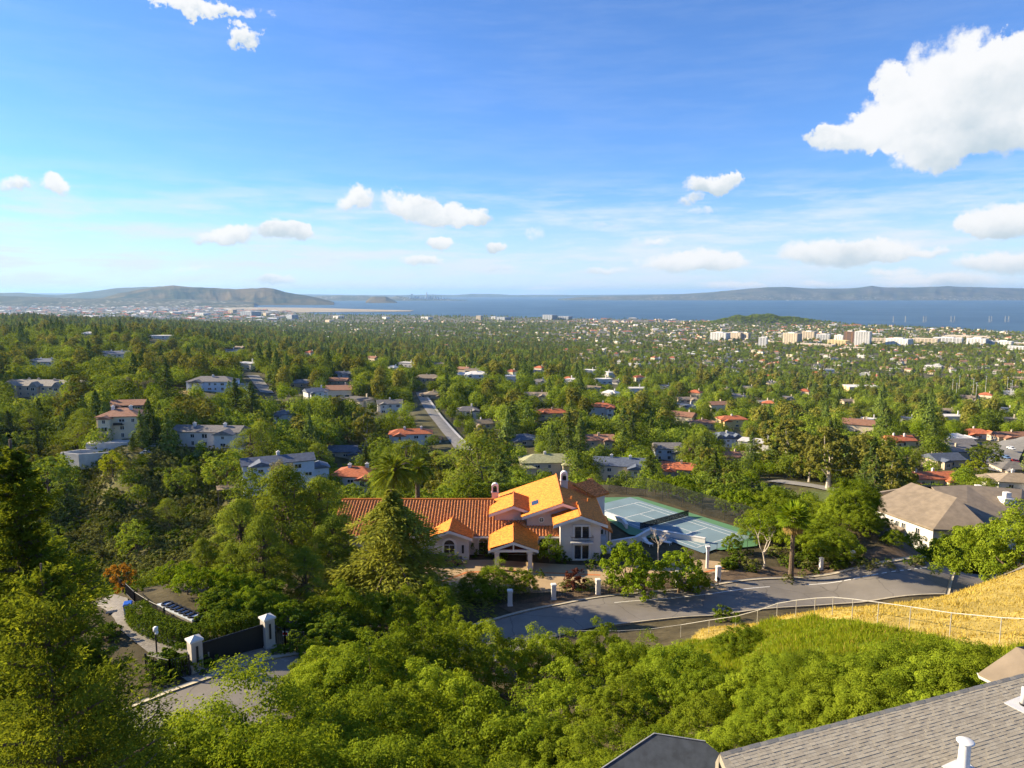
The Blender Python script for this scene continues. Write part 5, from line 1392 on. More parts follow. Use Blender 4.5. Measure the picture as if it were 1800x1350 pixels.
vent(1798, 1240, 0.065, 0.5, False, 'slim pale vent pipe on the near roof at the right edge')
# hip of the same house, in darker roofing, left
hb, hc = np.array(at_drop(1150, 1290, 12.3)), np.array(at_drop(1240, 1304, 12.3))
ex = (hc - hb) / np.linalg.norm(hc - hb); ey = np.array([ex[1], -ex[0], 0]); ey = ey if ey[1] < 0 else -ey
t = thing('hip_roof', 'small dark hip roof peak at the bottom edge left of the shingle roof', 'roof')
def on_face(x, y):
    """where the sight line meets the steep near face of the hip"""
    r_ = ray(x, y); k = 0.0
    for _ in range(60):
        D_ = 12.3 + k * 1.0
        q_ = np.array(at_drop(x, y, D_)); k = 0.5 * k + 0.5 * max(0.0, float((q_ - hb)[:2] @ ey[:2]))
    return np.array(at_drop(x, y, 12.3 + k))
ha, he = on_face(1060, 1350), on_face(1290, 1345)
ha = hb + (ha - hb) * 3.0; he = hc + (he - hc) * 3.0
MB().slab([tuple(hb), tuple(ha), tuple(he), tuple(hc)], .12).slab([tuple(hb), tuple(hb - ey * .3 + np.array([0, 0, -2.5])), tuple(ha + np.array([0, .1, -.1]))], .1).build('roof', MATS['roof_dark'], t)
MB().tube([tuple(ha + np.array([0, 0, .02])), tuple(hb + np.array([0, 0, .02])), tuple(hc + np.array([0, 0, .02]))], .018, 6).build('hip_flashing', MATS['metal_grey'], t)
# farther hip with white fascia, right
t = thing('gable_roof', 'grey shingle hip roof with white fascia at the right edge below the fence', 'roof')
pk = np.array(at_drop(1787, 1137, 12.1)); ea = np.array(at_drop(1720, 1183, 12.85)); eb = np.array(at_drop(1754, 1200, 12.8))
dirv = (eb - ea); dirv /= np.linalg.norm(dirv)
far_ = pk + np.array([2.4, .9, -.25])
MB().slab([tuple(pk), tuple(ea), tuple(eb + dirv * 2.6), tuple(pk + dirv * 2.4 + np.array([.5, .1, 0]))], .08).slab([tuple(pk), tuple(far_), tuple(ea + (far_ - pk) * np.array([1.0, 1.0, 0]) + np.array([.6, .5, -.1])), tuple(ea)], .08).build('roof', MATS['roof_tan'], t)
nrm = np.array([-dirv[1], dirv[0], 0]); 
MB().add([tuple(ea + np.array([0, 0, -.02])), tuple(eb + dirv * 1.5 + np.array([0, 0, -.02])), tuple(eb + dirv * 1.5 + np.array([0.1, .05, -.24])), tuple(ea + np.array([.1, .05, -.24])),
          tuple(ea + np.array([.02, .12, -.05])), tuple(ea + np.array([.12, .14, -.26]))], [(0, 3, 2, 1), (0, 4, 5, 3)]).build('fascia', MATS['white_trim'], t)

# ------------------------------------------------------------------ gate, hedge drive and bins, lower left
gl, gr_ = np.array(gp(345, 1180)), np.array(gp(472, 1138))
def gate_pillar(p, label):
    t = thing('gate_pillar', label, 'pillar', tuple(p), math.atan2(gr_[1] - gl[1], gr_[0] - gl[0]), 'tan gate pillars')
    MB().box(-.42, .42, -.42, .42, -.6, 2.55).box(-.48, .48, -.48, .48, -.6, .3).build('shaft', MATS['concrete'], t)
    MB().add([(-.52, -.52, 2.55), (.52, -.52, 2.55), (.52, .52, 2.55), (-.52, .52, 2.55), (-.52, -.52, 2.68), (.52, -.52, 2.68), (.52, .52, 2.68), (-.52, .52, 2.68), (0, 0, 2.95)],
             [(3, 2, 1, 0), (0, 1, 5, 4), (1, 2, 6, 5), (2, 3, 7, 6), (3, 0, 4, 7), (4, 5, 8), (5, 6, 8), (6, 7, 8), (7, 4, 8)]).build('cap', MATS['concrete_pale'], t)
    MB().box(-.08, .08, -.47, -.43, 0.9, 2.2).build('light_slot', MATS['metal_black'], t)
gate_pillar(gl, 'tan pyramid-capped pillar at the near end of the black sliding gate')
gate_pillar(gr_, 'tan pyramid-capped pillar at the far end of the black sliding gate')
d = gr_ - gl; u = d / np.linalg.norm(d)
t = thing('sliding_gate', 'solid black metal sliding gate between two tan pillars', 'gate', tuple(gl))
a, b2 = d * 0.09, d * 0.93
pn = np.array([-u[1], u[0], 0]) * .05; pn = pn / 1
up = np.array([0, 0, 1.0])
MB().add([a - pn + up * .1, b2 - pn + up * .1, b2 - pn + up * 2.05, a - pn + up * 2.05, a + pn + up * .1, b2 + pn + up * .1, b2 + pn + up * 2.05, a + pn + up * 2.05], [(0, 1, 2, 3), (7, 6, 5, 4), (3, 2, 6, 7), (0, 4, 5, 1), (0, 3, 7, 4), (1, 5, 6, 2)]).build('panel', MATS['metal_black'], t)
MB().tube([tuple(a + up * 2.1), tuple(b2 + up * 2.1)], .06, 6).build('top_rail', MATS['metal_black'], t)
MB().tube([tuple(a + up * .06), tuple(b2 + up * .06)], .05, 6).build('bottom_rail', MATS['concrete_pale'], t)
q = d * .16 - pn * 3; MB().box(q[0] - .05, q[0] + .05, q[1] - .03, q[1] + .03, q[2] + .95, q[2] + 1.3).build('handle', MATS['metal_grey'], t)
def iron_fence(pts, h, label, name='iron_fence', bars=0.16):
    f = thing(name, label, 'fence', pts[0])
    o = np.array(pts[0])
    for a, b2 in zip(pts[:-1], pts[1:]):
        a, b2 = np.array(a) - o, np.array(b2) - o
        L = np.linalg.norm(b2 - a)
        for k in (0.15, h): MB().tube([tuple(a + up * k), tuple(b2 + up * k)], .03, 6).build('rail', MATS['metal_black'], f)
        for e in (a, b2): MB().box(e[0] - .05, e[0] + .05, e[1] - .05, e[1] + .05, e[2] - .4, e[2] + h + .1).build('post', MATS['metal_black'], f)
        for k in np.arange(bars, L, bars):
            c_ = a + (b2 - a) * k / L
            MB().box(c_[0] - .015, c_[0] + .015, c_[1] - .015, c_[1] + .015, c_[2] + .1, c_[2] + h).build('bar', MATS['metal_black'], f)
iron_fence([gp(258, 1188), gp(300, 1198), gp(334, 1190)], 1.7, 'black iron fence with pedestrian gate left of the near gate pillar', bars=0.2)
iron_fence([gp(486, 1139), gp(502, 1144), gp(535, 1150)], 1.9, 'black iron fence right of the far gate pillar', bars=0.2)
iron_fence([gp(222, 1046), gp(238, 1062), gp(262, 1078), gp(290, 1092)], 1.2, 'black iron railing along the top of the sunken drive')
sp_ = gp(503, 1143)
t = thing('warning_sign', 'small white and red sign on a post by the far gate pillar', 'sign', sp_)
MB().box(-.04, .04, -.04, .04, -.3, 1.7).build('post', MATS['metal_black'], t)
MB().box(-.24, .24, -.07, -.05, 1.3, 1.72).build('board', MATS['paint_white'], t)
MB().box(-.2, .2, -.078, -.071, 1.38, 1.6).build('red_panel', MATS['car_red'], t)
lp = gp(276, 1152)
t = thing('entry_post', 'slim black intercom post with white camera head beside the drive', 'post', lp)
MB().tube([(0, 0, -.3), (0, 0, 2.3)], .06, 8).build('post', MATS['metal_black'], t)
MB().box(-.12, .16, -.14, .14, 2.05, 2.4).lathe([(.1, 1.82), (.14, 1.9), (.12, 2.04)], 10, c=(.12, -.05)).build('camera_head', MATS['white_trim'], t, True)
def bin_(x, y, mat, label, rz, lidmat):
    p = gp(x, y)
    t = thing('wheelie_bin', label, 'bin', p, rz, 'bins by the hedge')
    MB().add([(-.26, -.3, .12), (.26, -.3, .12), (.26, .3, .12), (-.26, .3, .12), (-.34, -.4, 1.15), (.34, -.4, 1.15), (.34, .4, 1.15), (-.34, .4, 1.15)], [(3, 2, 1, 0), (4, 5, 6, 7), (0, 1, 5, 4), (1, 2, 6, 5), (2, 3, 7, 6), (3, 0, 4, 7)]).build('body', MATS[mat], t)
    MB().add([(-.37, -.44, 1.16), (.37, -.44, 1.16), (.37, .44, 1.16), (-.37, .44, 1.16), (-.3, -.36, 1.27), (.3, -.36, 1.27), (.3, .36, 1.31), (-.3, .36, 1.31)], [(3, 2, 1, 0), (4, 5, 6, 7), (0, 1, 5, 4), (1, 2, 6, 5), (2, 3, 7, 6), (3, 0, 4, 7)]).build('lid', MATS[lidmat], t)
    for s in (-.28, .28): MB().lathe([(.13, -.04), (.13, .04)], 10).build('wheel', MATS['rubber'], t, loc=(s, .34, .13), rot=(0, R(90), 0))
bin_(226, 1083, 'blue_plastic', 'blue recycling bin standing at the end of the hedge', 0.4, 'blue_plastic')
bin_(233, 1091, 'dark_plastic', 'dark grey rubbish bin in front of the blue bin', 0.5, 'dark_plastic')
for x, y, s, lab in ((196, 1078, .45, 'small dark drain grate in the paved drive'), (283, 1216, .8, 'large dark drain grate at the road edge')):
    p = gp(x, y)
    t = thing('drain_grate', lab, 'grate', (p[0], p[1], p[2] + .13), 0.5)
    MB().box(-s, s, -s * .6, s * .6, 0, .03).build('frame', MATS['metal_black'], t)
    for k in np.linspace(-.85, .85, 7): MB().box(k * s - .03, k * s + .03, -s * .5, s * .5, .03, .05).build('bar', MATS['dark_plastic'], t)
# low roof with ring skylights beyond the hedge
c4 = [np.array(gp(x, y)) for x, y in ((276, 1070), (300, 1064), (357, 1092), (338, 1100))]
zc = max(c[2] for c in c4) + 0.45
t = thing('carport_roof', 'pale blue flat roof with a row of dark rings beyond the curved hedge', 'roof', (0, 0, 0))
MB().slab([(c[0], c[1], zc) for c in c4], .2).build('roof_sheet', MATS['plaster_blue'], t)
MB().prism([(c[0], c[1]) for c in c4], zc - 4, zc - .25).build('wall', MATS['stone_grey'], t)
for k in np.linspace(.12, .9, 7):
    q = (c4[0] + c4[1]) / 2 * (1 - k) + (c4[2] + c4[3]) / 2 * k
    V, F = [], []
    for i in range(14):
        w = i * 2 * math.pi / 14
        V += [(q[0] + r_ * math.cos(w), q[1] + r_ * math.sin(w), zc + h_) for r_, h_ in ((.55, 0), (.52, .12), (.38, .12), (.36, 0))]
    for i in range(14):
        a, b2 = i * 4, ((i + 1) % 14) * 4
        F += [(a + j, b2 + j, b2 + j + 1, a + j + 1) for j in range(3)]
    MB().add(V, F).build('ring_vent', MATS['metal_black'], t)
# stone chimney stack behind the big cypress
p = gp(144, 1040)
t = thing('stone_stack', 'tall brown stone stack half hidden behind the big left cypress', 'chimney', (p[0], p[1], p[2]))
for k in range(14):
    j = random.Random(k).uniform(-.03, .03)
    MB().box(-.75 + j, .75 + j, -.75 - j, .75 - j, -1 + k * .42, -1 + k * .42 + .40).build('stone', MATS['stone'], t)
# ------------------------------------------------------------------ plants: mesh makers
def unit(v): return v / np.maximum(np.linalg.norm(v, axis=-1, keepdims=True), 1e-9)
def cards(P, N, S, asp, r, T=None, bend=0.15):
    """one small four-sided leaf per point"""
    n = len(P)
    if T is None:
        T = unit(np.cross(N, r.normal(size=(n, 3))))
    else:
        T = unit(T)
    B = unit(np.cross(N, T)); N2 = np.cross(T, B)
    S = np.broadcast_to(np.asarray(S, float), (n,))[:, None]
    V = np.empty((n, 4, 3))
    V[:, 0] = P - T * S * .5
    V[:, 1] = P + B * S * asp * .5 + N2 * S * bend * .5
    V[:, 2] = P + T * S * .5
    V[:, 3] = P - B * S * asp * .5 + N2 * S * bend * .5
    return V
def leaf_mesh(name, Vs, tint, mat):
    V = np.concatenate(Vs).reshape(-1, 3); n = len(V) // 4
    t = np.repeat(np.concatenate(tint), 4)
    return new_mesh(name, V, np.arange(n * 4).reshape(n, 4), (mat,), False, None, {'tint': np.clip(t, 0, 1)})
def clump_cards(C, Rd, n, size, r, up=0.35, asp=0.7, spread=0.75, flat=1.0, jag=0.25, out=0.7):
    """leaves on the outside of rounded clumps"""
    Vs, Ts = [], []
    m = len(C)
    ct = r.uniform(0, 1, m)
    cc = C.mean(axis=0) - np.array([0, 0, .25 * (C[:, 2].max() - C[:, 2].min())])
    for i in range(m):
        k = max(4, int(n * r.uniform(.75, 1.25)))
        d = unit(r.normal(size=(k, 3)) + np.array([0, 0, up]))
        rad = Rd[i] * (1 - jag + jag * 1.6 * r.random(k))[:, None]
        P = C[i] + d * rad * np.array([1, 1, flat])
        N = unit(d + unit((C[i] - cc)[None]) * out + r.normal(size=(k, 3)) * spread * .75)
        Vs.append(cards(P, N, size * r.uniform(.7, 1.35, k), asp, r))
        Ts.append(np.clip(ct[i] * .45 + r.random(k) * .55, 0, 1))
    return Vs, Ts
def dome_points(m, Rx, Rz, r, zmin=-0.35, inner=0.25, lump=0.22):
    out = []
    ga = math.pi * (3 - math.sqrt(5)); off = r.uniform(0, 6.28)
    for i in range(m):
        z = 1 - (1 - zmin) * (i + .5) / m
        q = math.sqrt(max(0, 1 - z * z)); a = i * ga + off
        s = 1 - (inner * r.random() if r.random() < .8 else inner * 2 * r.random())
        s *= 1 + lump * math.sin(a * 2 + off) * math.cos(z * 3 + off * 2)
        out.append((q * math.cos(a) * Rx * s, q * math.sin(a) * Rx * s, z * Rz * s))
    return np.array(out)
def trunk_mesh(name, h, r0, limbs, r, mat, lean=0.0, sides=7):
    mb = MB()
    k = [(lean * t * t * h + r.uniform(-.02, .02) * h * t, r.uniform(-.02, .02) * h * t, -0.6 + (h + .6) * t) for t in np.linspace(0, 1, 5)]
    mb.tube(k, [r0 * 1.35, r0, r0 * .85, r0 * .7, r0 * .4], sides)
    for L in limbs:
        s = np.array(k[2 + int(r.integers(0, 2))]); e = np.array(L)
        mid = (s + e) / 2 + r.normal(size=3) * .05 * np.linalg.norm(e - s) + np.array([0, 0, -.06 * np.linalg.norm(e - s)])
        mb.tube([tuple(s), tuple(mid), tuple(e)], [r0 * .5, r0 * .3, r0 * .1], 5)
    return mb.mesh(name, MATS[mat])

LIB = {}      # kind -> list of (crown mesh, trunk mesh, height, radius)
def add_lib(kind, crown, trunk, h, rad):
    if crown is not None:
        co = np.empty(len(crown.vertices) * 3, dtype=np.float32); crown.vertices.foreach_get('co', co); co = co.reshape(-1, 3)
        h = max(float(np.percentile(co[:, 2], 99.8)), 1.0); rad = float(np.percentile(np.hypot(co[:, 0], co[:, 1]), 97))
    LIB.setdefault(kind, []).append((crown, trunk, h, rad))
def make_round(kind, seed, h, rad, m, n, size, mat, cr=0.30, trunk_h=0.3, flat=0.8, up=0.45, zmin=-.35, bark='bark', asp=.7, sub=0, lump=.22, jag=.25):
    r = np.random.default_rng(seed)
    Rz = h * (1 - trunk_h) / (1 - zmin) 
    C = dome_points(m, rad * (1 - cr * .6), Rz * .92, r, zmin, .3, lump) + np.array([0, 0, h - Rz])
    Rd = rad * cr * r.uniform(.7, 1.3, m)
    if sub:      # smaller tufts riding on every clump
        C2, R2 = [], []
        for c, q in zip(C, Rd):
            for _ in range(sub):
                d = unit(r.normal(size=3) + np.array([0, 0, .55]) + .7 * unit((c - np.array([0, 0, h - Rz]))[None])[0])
                C2.append(c + d * q * r.uniform(.6, 1.0)); R2.append(q * r.uniform(.22, .45))
        C, Rd = np.array(C2), np.array(R2)
    Vs, Ts = clump_cards(C, Rd, n, size, r, up, asp, .75, flat, jag)
    cm = leaf_mesh('crown', Vs, Ts, MATS[mat])
    idx = r.choice(len(C), min(7, len(C)), replace=False)
    tm = trunk_mesh('trunk', h * (trunk_h + .25), max(.12, h * .028), [C[i] * np.array([.7, .7, .9]) for i in idx], r, bark)
    add_lib(kind, cm, tm, h, rad)
def make_spray(kind, seed, h, rad, nb, per, size, mat, shape, droop=.25, asp=.3, base=.08, bark='bark', tuft=0.0, lift=0.0, irregular=.25, width=.2):
    """conifers: branches with leafy sprays set along them"""
    r = np.random.default_rng(seed)
    Vs, Ts = [], []
    mb = MB()
    mb.tube([(0, 0, -.6), (0, 0, h * .5), (r.normal() * .01 * h, r.normal() * .01 * h, h * .985)], [h * .022, h * .014, h * .002], 7)
    for b in range(nb):
        f = base + (1 - base) * ((b + r.random()) / nb)
        L = rad * shape(f) * (1 + irregular * r.normal())
        L = max(L, .05 * rad)
        a = b * 2.39996 + r.normal() * .4
        d = np.array([math.cos(a), math.sin(a), 0])
        p0 = np.array([0, 0, f * h * .97])
        rise = lift * L
        k = max(5, int(per * (L / rad + .25)))
        t = r.random(k) ** .75
        if tuft: t = np.clip(1 - np.abs(r.normal(size=k)) * tuft, 0.05, 1.08)
        side = np.array([-d[1], d[0], 0])
        off = r.normal(size=k) * width * L * (1 - .55 * t + .15)
        zz = rise * t - droop * L * t * t
        P = p0 + d * (t * L)[:, None] + side * off[:, None] + np.array([0, 0, 1.0]) * (zz + r.normal(size=k) * .045 * L + r.normal(size=k) * size * .3)[:, None]
        T = unit(d * r.uniform(.4, 1, k)[:, None] + side * (np.sign(off) * r.uniform(.1, 1, k))[:, None] + np.array([0, 0, 1.0]) * (r.normal(size=k) * .35 + (.55 if tuft else -.25 * droop * 3))[:, None])
        N = unit(np.array([0, 0, 1.0]) + d * .35 + r.normal(size=(k, 3)) * .55)
        Vs.append(cards(P, N, size * r.uniform(.6, 1.4, k), asp, r, T, .1))
        Ts.append(np.clip(r.random() * .4 + r.random(k) * .6, 0, 1))
        if b % 2 == 0: mb.tube([tuple(p0), tuple(p0 + d * L * .5 + np.array([0, 0, rise * .5 - droop * L * .25])), tuple(p0 + d * L * .92 + np.array([0, 0, rise * .9 - droop * L * .85]))], [h * .005, h * .003, h * .001], 4)
    add_lib(kind, leaf_mesh('crown', Vs, Ts, MATS[mat]), mb.mesh('trunk', MATS[bark]), h, rad)
def make_pine(kind, seed, h, rad, m, n, size, mat, flat=.45, base=.35):
    """umbrella-like pine: needle pads carried on long limbs"""
    r = np.random.default_rng(seed)
    C, Rd = [], []
    for i in range(m):
        f = base + (1 - base) * ((i + r.random()) / m)
        reach = rad * (math.sin(math.pi * min(1, max(0.0, (f - base) / (1 - base)) * .75 + .25)) ** .7) * r.uniform(.35, 1.0)
        a = i * 2.39996 + r.normal() * .5
        C.append((reach * math.cos(a), reach * math.sin(a), f * h * .96)); Rd.append(rad * r.uniform(.16, .30))
    C, Rd = np.array(C), np.array(Rd)
    Vs, Ts = clump_cards(C, Rd, n, size, r, .75, .32, .6, flat, .45)
    tm = trunk_mesh('trunk', h * .9, h * .022, C[::2], r, 'bark')
    add_lib(kind, leaf_mesh('crown', Vs, Ts, MATS[mat]), tm, h, rad)
def make_date_palm(kind, seed, h, rad):
    r = np.random.default_rng(seed)
    Vs, Ts = [], []
    for i in range(80):
        el = R(80 - 125 * ((i + .5) / 80) ** .85); a = i * 2.39996 + r.normal() * .15
        L = rad * r.uniform(.9, 1.12)
        d = np.array([math.cos(a) * math.cos(el), math.sin(a) * math.cos(el), math.sin(el)])
        t = np.repeat(np.linspace(.12, 1, 30), 2)
        P = np.array([0, 0, h * .80]) + d * (t * L)[:, None] + np.array([0, 0, -1.0]) * (.42 * L * t ** 2.2)[:, None]
        tan = unit(d + np.array([0, 0, -1.0]) * (.92 * t ** 1.2)[:, None])
        sd = unit(np.cross(tan, np.array([0, 0, 1.0]))) * np.tile([1, -1], 30)[:, None]
        ll = .62 * np.sin(np.clip(t, .1, 1) * math.pi * .85 + .25)
        T = unit(sd * .8 + tan * .7 + np.array([0, 0, .12]))
        N = unit(np.cross(T, tan) + r.normal(size=P.shape) * .2)
        N[N[:, 2] < 0] *= -1
        Vs.append(cards(P + T * (ll * .5)[:, None], N, ll * 1.25, .26, r, T, .05)); Ts.append(np.clip(r.random() * .5 + r.random(60) * .5, 0, 1))
    cm = leaf_mesh('crown', Vs, Ts, MATS['leaf_palm'])
    mb = MB()
    zs = np.linspace(-.5, h * .80, 16)
    mb.lathe([(.55 * (1.0 + .08 * (k % 2)) * (1.1 if k < 2 else 1), z) for k, z in enumerate(zs)] + [(.75, h * .82), (.3, h * .88)], 10)
    add_lib(kind, cm, mb.mesh('trunk', MATS['bark']), h, rad)
def make_fan_palm(kind, seed, h, rad, tall=False, nf=46):
    r = np.random.default_rng(seed)
    Vs, Ts, Vd, Td = [], [], [], []
    for i in range(nf):
        f = (i + .5) / nf
        el = R(82 - 150 * f); a = i * 2.39996
        dry = f > .72
        L = rad * (.72 if not dry else .55)
        d = np.array([math.cos(a) * math.cos(el), math.sin(a) * math.cos(el), math.sin(el)])
        o = np.array([0, 0, h * .9]) + d * L * .55
        s = unit(np.cross(d, np.array([0.01, 0, 1.0]))); u = np.cross(s, d)
        k = 17; ang = np.linspace(-1.9, 1.9, k)
        T = unit(d * np.cos(ang)[:, None] + s * np.sin(ang)[:, None] - np.array([0, 0, .25 if not dry else .9]))
        ll = rad * .52 * r.uniform(.85, 1.1, k)
        N = unit(u + r.normal(size=(k, 3)) * .15)
        c = cards(o + T * (ll * .5)[:, None], N, ll, .16, r, T, .06)
        (Vd if dry else Vs).append(c); (Td if dry else Ts).append(np.clip(r.random() * .4 + r.random(k) * .6, 0, 1))
    V = np.concatenate(Vs + Vd).reshape(-1, 3); n = len(V) // 4
    tint = np.repeat(np.concatenate(Ts + Td), 4); nd = sum(len(x) for x in Vd)
    cm = new_mesh('crown', V, np.arange(n * 4).reshape(n, 4), (MATS['leaf_bright'], MATS['leaf_palm_dry']), False, np.r_[np.zeros(n - nd), np.ones(nd)], {'tint': tint})
    mb = MB(); w = h * (.035 if not tall else .012)
    mb.lathe([(w * 1.4, -.5), (w * 1.1, h * .1), (w * .9, h * .4), (w * .8, h * .7), (w * (1.3 if not tall else .8), h * .74), (w * (1.8 if not tall else .9), h * .86), (w * .6, h * .92)], 9)
    add_lib(kind, cm, mb.mesh('trunk', MATS['bark']), h, rad)
def make_bare(kind, seed, h, rad, leaves=0, mat='leaf_grey', bark='bark_pale', lsize=.25):
    r = np.random.default_rng(seed); mb = MB(); tips = []
    def grow(p, d, L, rad_, lev):
        q = p + d * L
        mb.tube([tuple(p), tuple((p + q) / 2 + r.normal(size=3) * L * .05), tuple(q)], [rad_, rad_ * .8, rad_ * .55], 5, cap=False)
        if lev == 0: tips.append(q); return
        for _ in range(3):
            nd = unit((d + r.normal(size=3) * .42 + np.array([0, 0, .15]))[None])[0]
            grow(q, nd, L * r.uniform(.55, .8), rad_ * .55, lev - 1)
    grow(np.array([0, 0, -.3]), np.array([0, 0, 1.0]), h * .32, h * .018, 4)
    tips = np.array(tips); sc = h / max(tips[:, 2].max(), .1)
    cm = None
    if leaves:
        Vs, Ts = clump_cards(tips, np.full(len(tips), h * .06), leaves, lsize, r, .2, .6, .9)
        cm = leaf_mesh('crown', Vs, Ts, MATS[mat])
    add_lib(kind, cm, mb.mesh('trunk', MATS[bark]), float(tips[:, 2].max()), rad)
cone = lambda f: (1 - f) ** .8 * (1 if f > .14 else .6 + f * 2.8)
spire = lambda f: (1 - f) ** .62 * (.75 + .25 * math.sin(f * 19))
broadc = lambda f: math.sqrt(max(0, 1 - f)) * (.75 + .25 * math.sin(f * 23 + 1))

for s in range(4): make_round('oak_near', 20 + s, 7.0, 4.6, 46, 96, .155, 'leaf_oak_near', .27, .22, .85, .55, -.25, asp=.62, sub=8, lump=.3)
for s in range(2): make_round('oak_front', 30 + s, 7.0, 4.6, 46, 170, .115, 'leaf_oak_near', .27, .22, .85, .55, -.25, asp=.62, sub=8, lump=.3)
for s in range(3): make_round('oak', 40 + s, 9.0, 5.6, 26, 26, .42, 'leaf_oak', .30, .18, .85, .5, -.35, sub=6, lump=.25)
for s in range(2): make_round('bright_tree', 50 + s, 6.0, 3.2, 26, 40, .24, 'leaf_bright', .30, .25, .9, .45, -.5, sub=6)
make_round('lime_tree', 55, 6.0, 3.8, 24, 30, .32, 'leaf_lime', .30, .2, .85, .5, -.4, sub=5)
for s in range(2): make_round('eucalyptus', 60 + s, 24.0, 7.5, 36, 48, .62, 'leaf_euc', .28, .2, 1.0, .3, -.75, sub=6, lump=.45, bark='bark_pale')
for s in range(3): make_round('shrub', 70 + s, 2.2, 1.6, 14, 26, .20, 'leaf_scrub', .36, .0, .8, .5, -.1, sub=3)
for s in range(2): make_round('green_shrub', 75 + s, 2.0, 1.4, 14, 40, .15, 'leaf_hedge', .36, .0, .85, .5, -.1, sub=4)
make_round('red_shrub', 78, 2.4, 1.4, 12, 30, .17, 'leaf_red', .36, .1, .85, .5, -.2, sub=4)
make_round('orange_shrub', 79, 2.8, 1.5, 12, 24, .18, 'leaf_orange', .36, .2, .85, .5, -.2, sub=4)
make_round('red_crown', 77, 8.0, 4.0, 20, 24, .38, 'leaf_red', .3, .2, .85, .5, -.4, sub=5)
for s in range(3): make_spray('conifer', 80 + s, 22.0, 5.4, 120, 34, .95, 'leaf_conifer', cone, .28, .34, .06)
for s in range(2): make_spray('broad_conifer', 85 + s, 18.0, 6.0, 90, 46, .95, 'leaf_conifer', broadc, .1, .36, .08)
for s in range(2): make_pine('pine', 90 + s, 16.0, 7.0, 60, 100, .50, 'leaf_pine', .5, .32)
for s in range(3): make_pine('pine_near', 93 + s, 16.0, 5.6, 90, 230, .36, 'leaf_pine', .6, .12)
make_spray('cedar_near', 97, 17.5, 7.0, 260, 230, .40, 'leaf_cedar', spire, .30, .30, .05, width=.24)
make_spray('cypress_near', 98, 22.0, 5.2, 380, 600, .165, 'leaf_cypress', lambda f: (1 - f) ** .6 * (.8 + .2 * math.sin(f * 27)), -.05, .30, .02, lift=.22, irregular=.22, width=.22)
make_spray('cypress_small', 99, 14.0, 5.2, 240, 560, .155, 'leaf_cypress', lambda f: math.sqrt(max(0, 1 - f)) * (.8 + .2 * math.sin(f * 21)), -.05, .30, .02, lift=.25, irregular=.22, width=.24)
make_date_palm('date_palm', 100, 11.0, 4.6)
make_fan_palm('fan_palm', 102, 8.6, 2.7)
make_fan_palm('tall_palm', 103, 18.0, 2.4, True, 30)
make_bare('bare_tree', 105, 6.0, 2.0)
make_bare('silver_tree', 106, 12.0, 4.0, 14, 'leaf_grey', 'bark_pale', .4)
make_bare('birch', 107, 7.5, 2.6, 26, 'leaf_bright', 'bark_pale', .22)
# simple far trees: one mesh each, trunk included
def far_variant(kind, seed, h, rad, m, n, size, mat, conifer=False):
    r = np.random.default_rng(seed)
    if conifer:
        Vs, Ts = [], []
        k = m * n
        f = r.random(k) ** 1.3
        a = r.uniform(0, 6.28, k); rr = rad * (1 - f) ** .85 * r.uniform(.55, 1.05, k) * (1 + .25 * np.sin(f * 30))
        P = np.stack([rr * np.cos(a), rr * np.sin(a), h * (.06 + .94 * f)], 1)
        N = unit(np.stack([np.cos(a), np.sin(a), np.full(k, .6)], 1) + r.normal(size=(k, 3)) * .5)
        Vs.append(cards(P, N, size * r.uniform(.6, 1.3, k) * (1.15 - .6 * f), .7, r)); Ts.append(r.random(k))
    else:
        C = dome_points(m, rad * .75, h * .42, r, -.6, .4, .3) + np.array([0, 0, h * .56])
        Vs, Ts = clump_cards(C, rad * .38 * r.uniform(.7, 1.3, m), n, size, r, .5, .75, .6, .85)
    V = np.concatenate(Vs).reshape(-1, 3); n_ = len(V) // 4
    t = np.repeat(np.concatenate(Ts), 4)
    tr = MB().tube([(0, 0, -1), (0, 0, h * .6)], [h * .03, h * .015], 5, cap=False)
    V2 = np.concatenate([V, np.array(tr.v)])
    F = [tuple(range(i * 4, i * 4 + 4)) for i in range(n_)] + [tuple(q + len(V) for q in f) for f in tr.f]
    me = new_mesh(kind, V2, F, (MATS[mat], MATS['bark']), False, [0] * n_ + [1] * len(tr.f), {'tint': np.r_[t, np.zeros(len(tr.v))]})
    return me
# ------------------------------------------------------------------ plants: placing
def put_tree(kind, X, Y, h, label, group=None, name=None, var=None, rz=None, sink=0.1, z=None, cat='tree', wide=1.0):
    L = LIB[kind]
    r = random.Random(int(X * 131 + Y * 17 + h * 7))
    cm, tm, hh, rad = L[(r.randrange(len(L)) if var is None else var) % len(L)]
    s = h / hh
    t = thing(name or kind, label, cat, (X, Y, (gz(X, Y) if z is None else z) - sink), r.uniform(0, 6.28) if rz is None else rz, group)
    t.scale = (s * wide, s * wide, s)
    if cm is not None: link('crown', cm, t)
    link('trunk', tm, t)
    return t
def tree_px(kind, x, ybase, h, label, **kw):
    p = gp(x, ybase); return put_tree(kind, p[0], p[1], h, label, **kw)
def tree_top(kind, x, ytop, Y, label, hmin=3.0, **kw):
    """a tree at depth Y whose top shows at photo pixel x, ytop"""
    p = at_depth(x, ytop, Y); g_ = gz(p[0], Y)
    return put_tree(kind, p[0], Y, max(hmin, p[2] - g_), label, **kw)
USED = []     # (X, Y, radius) already planted

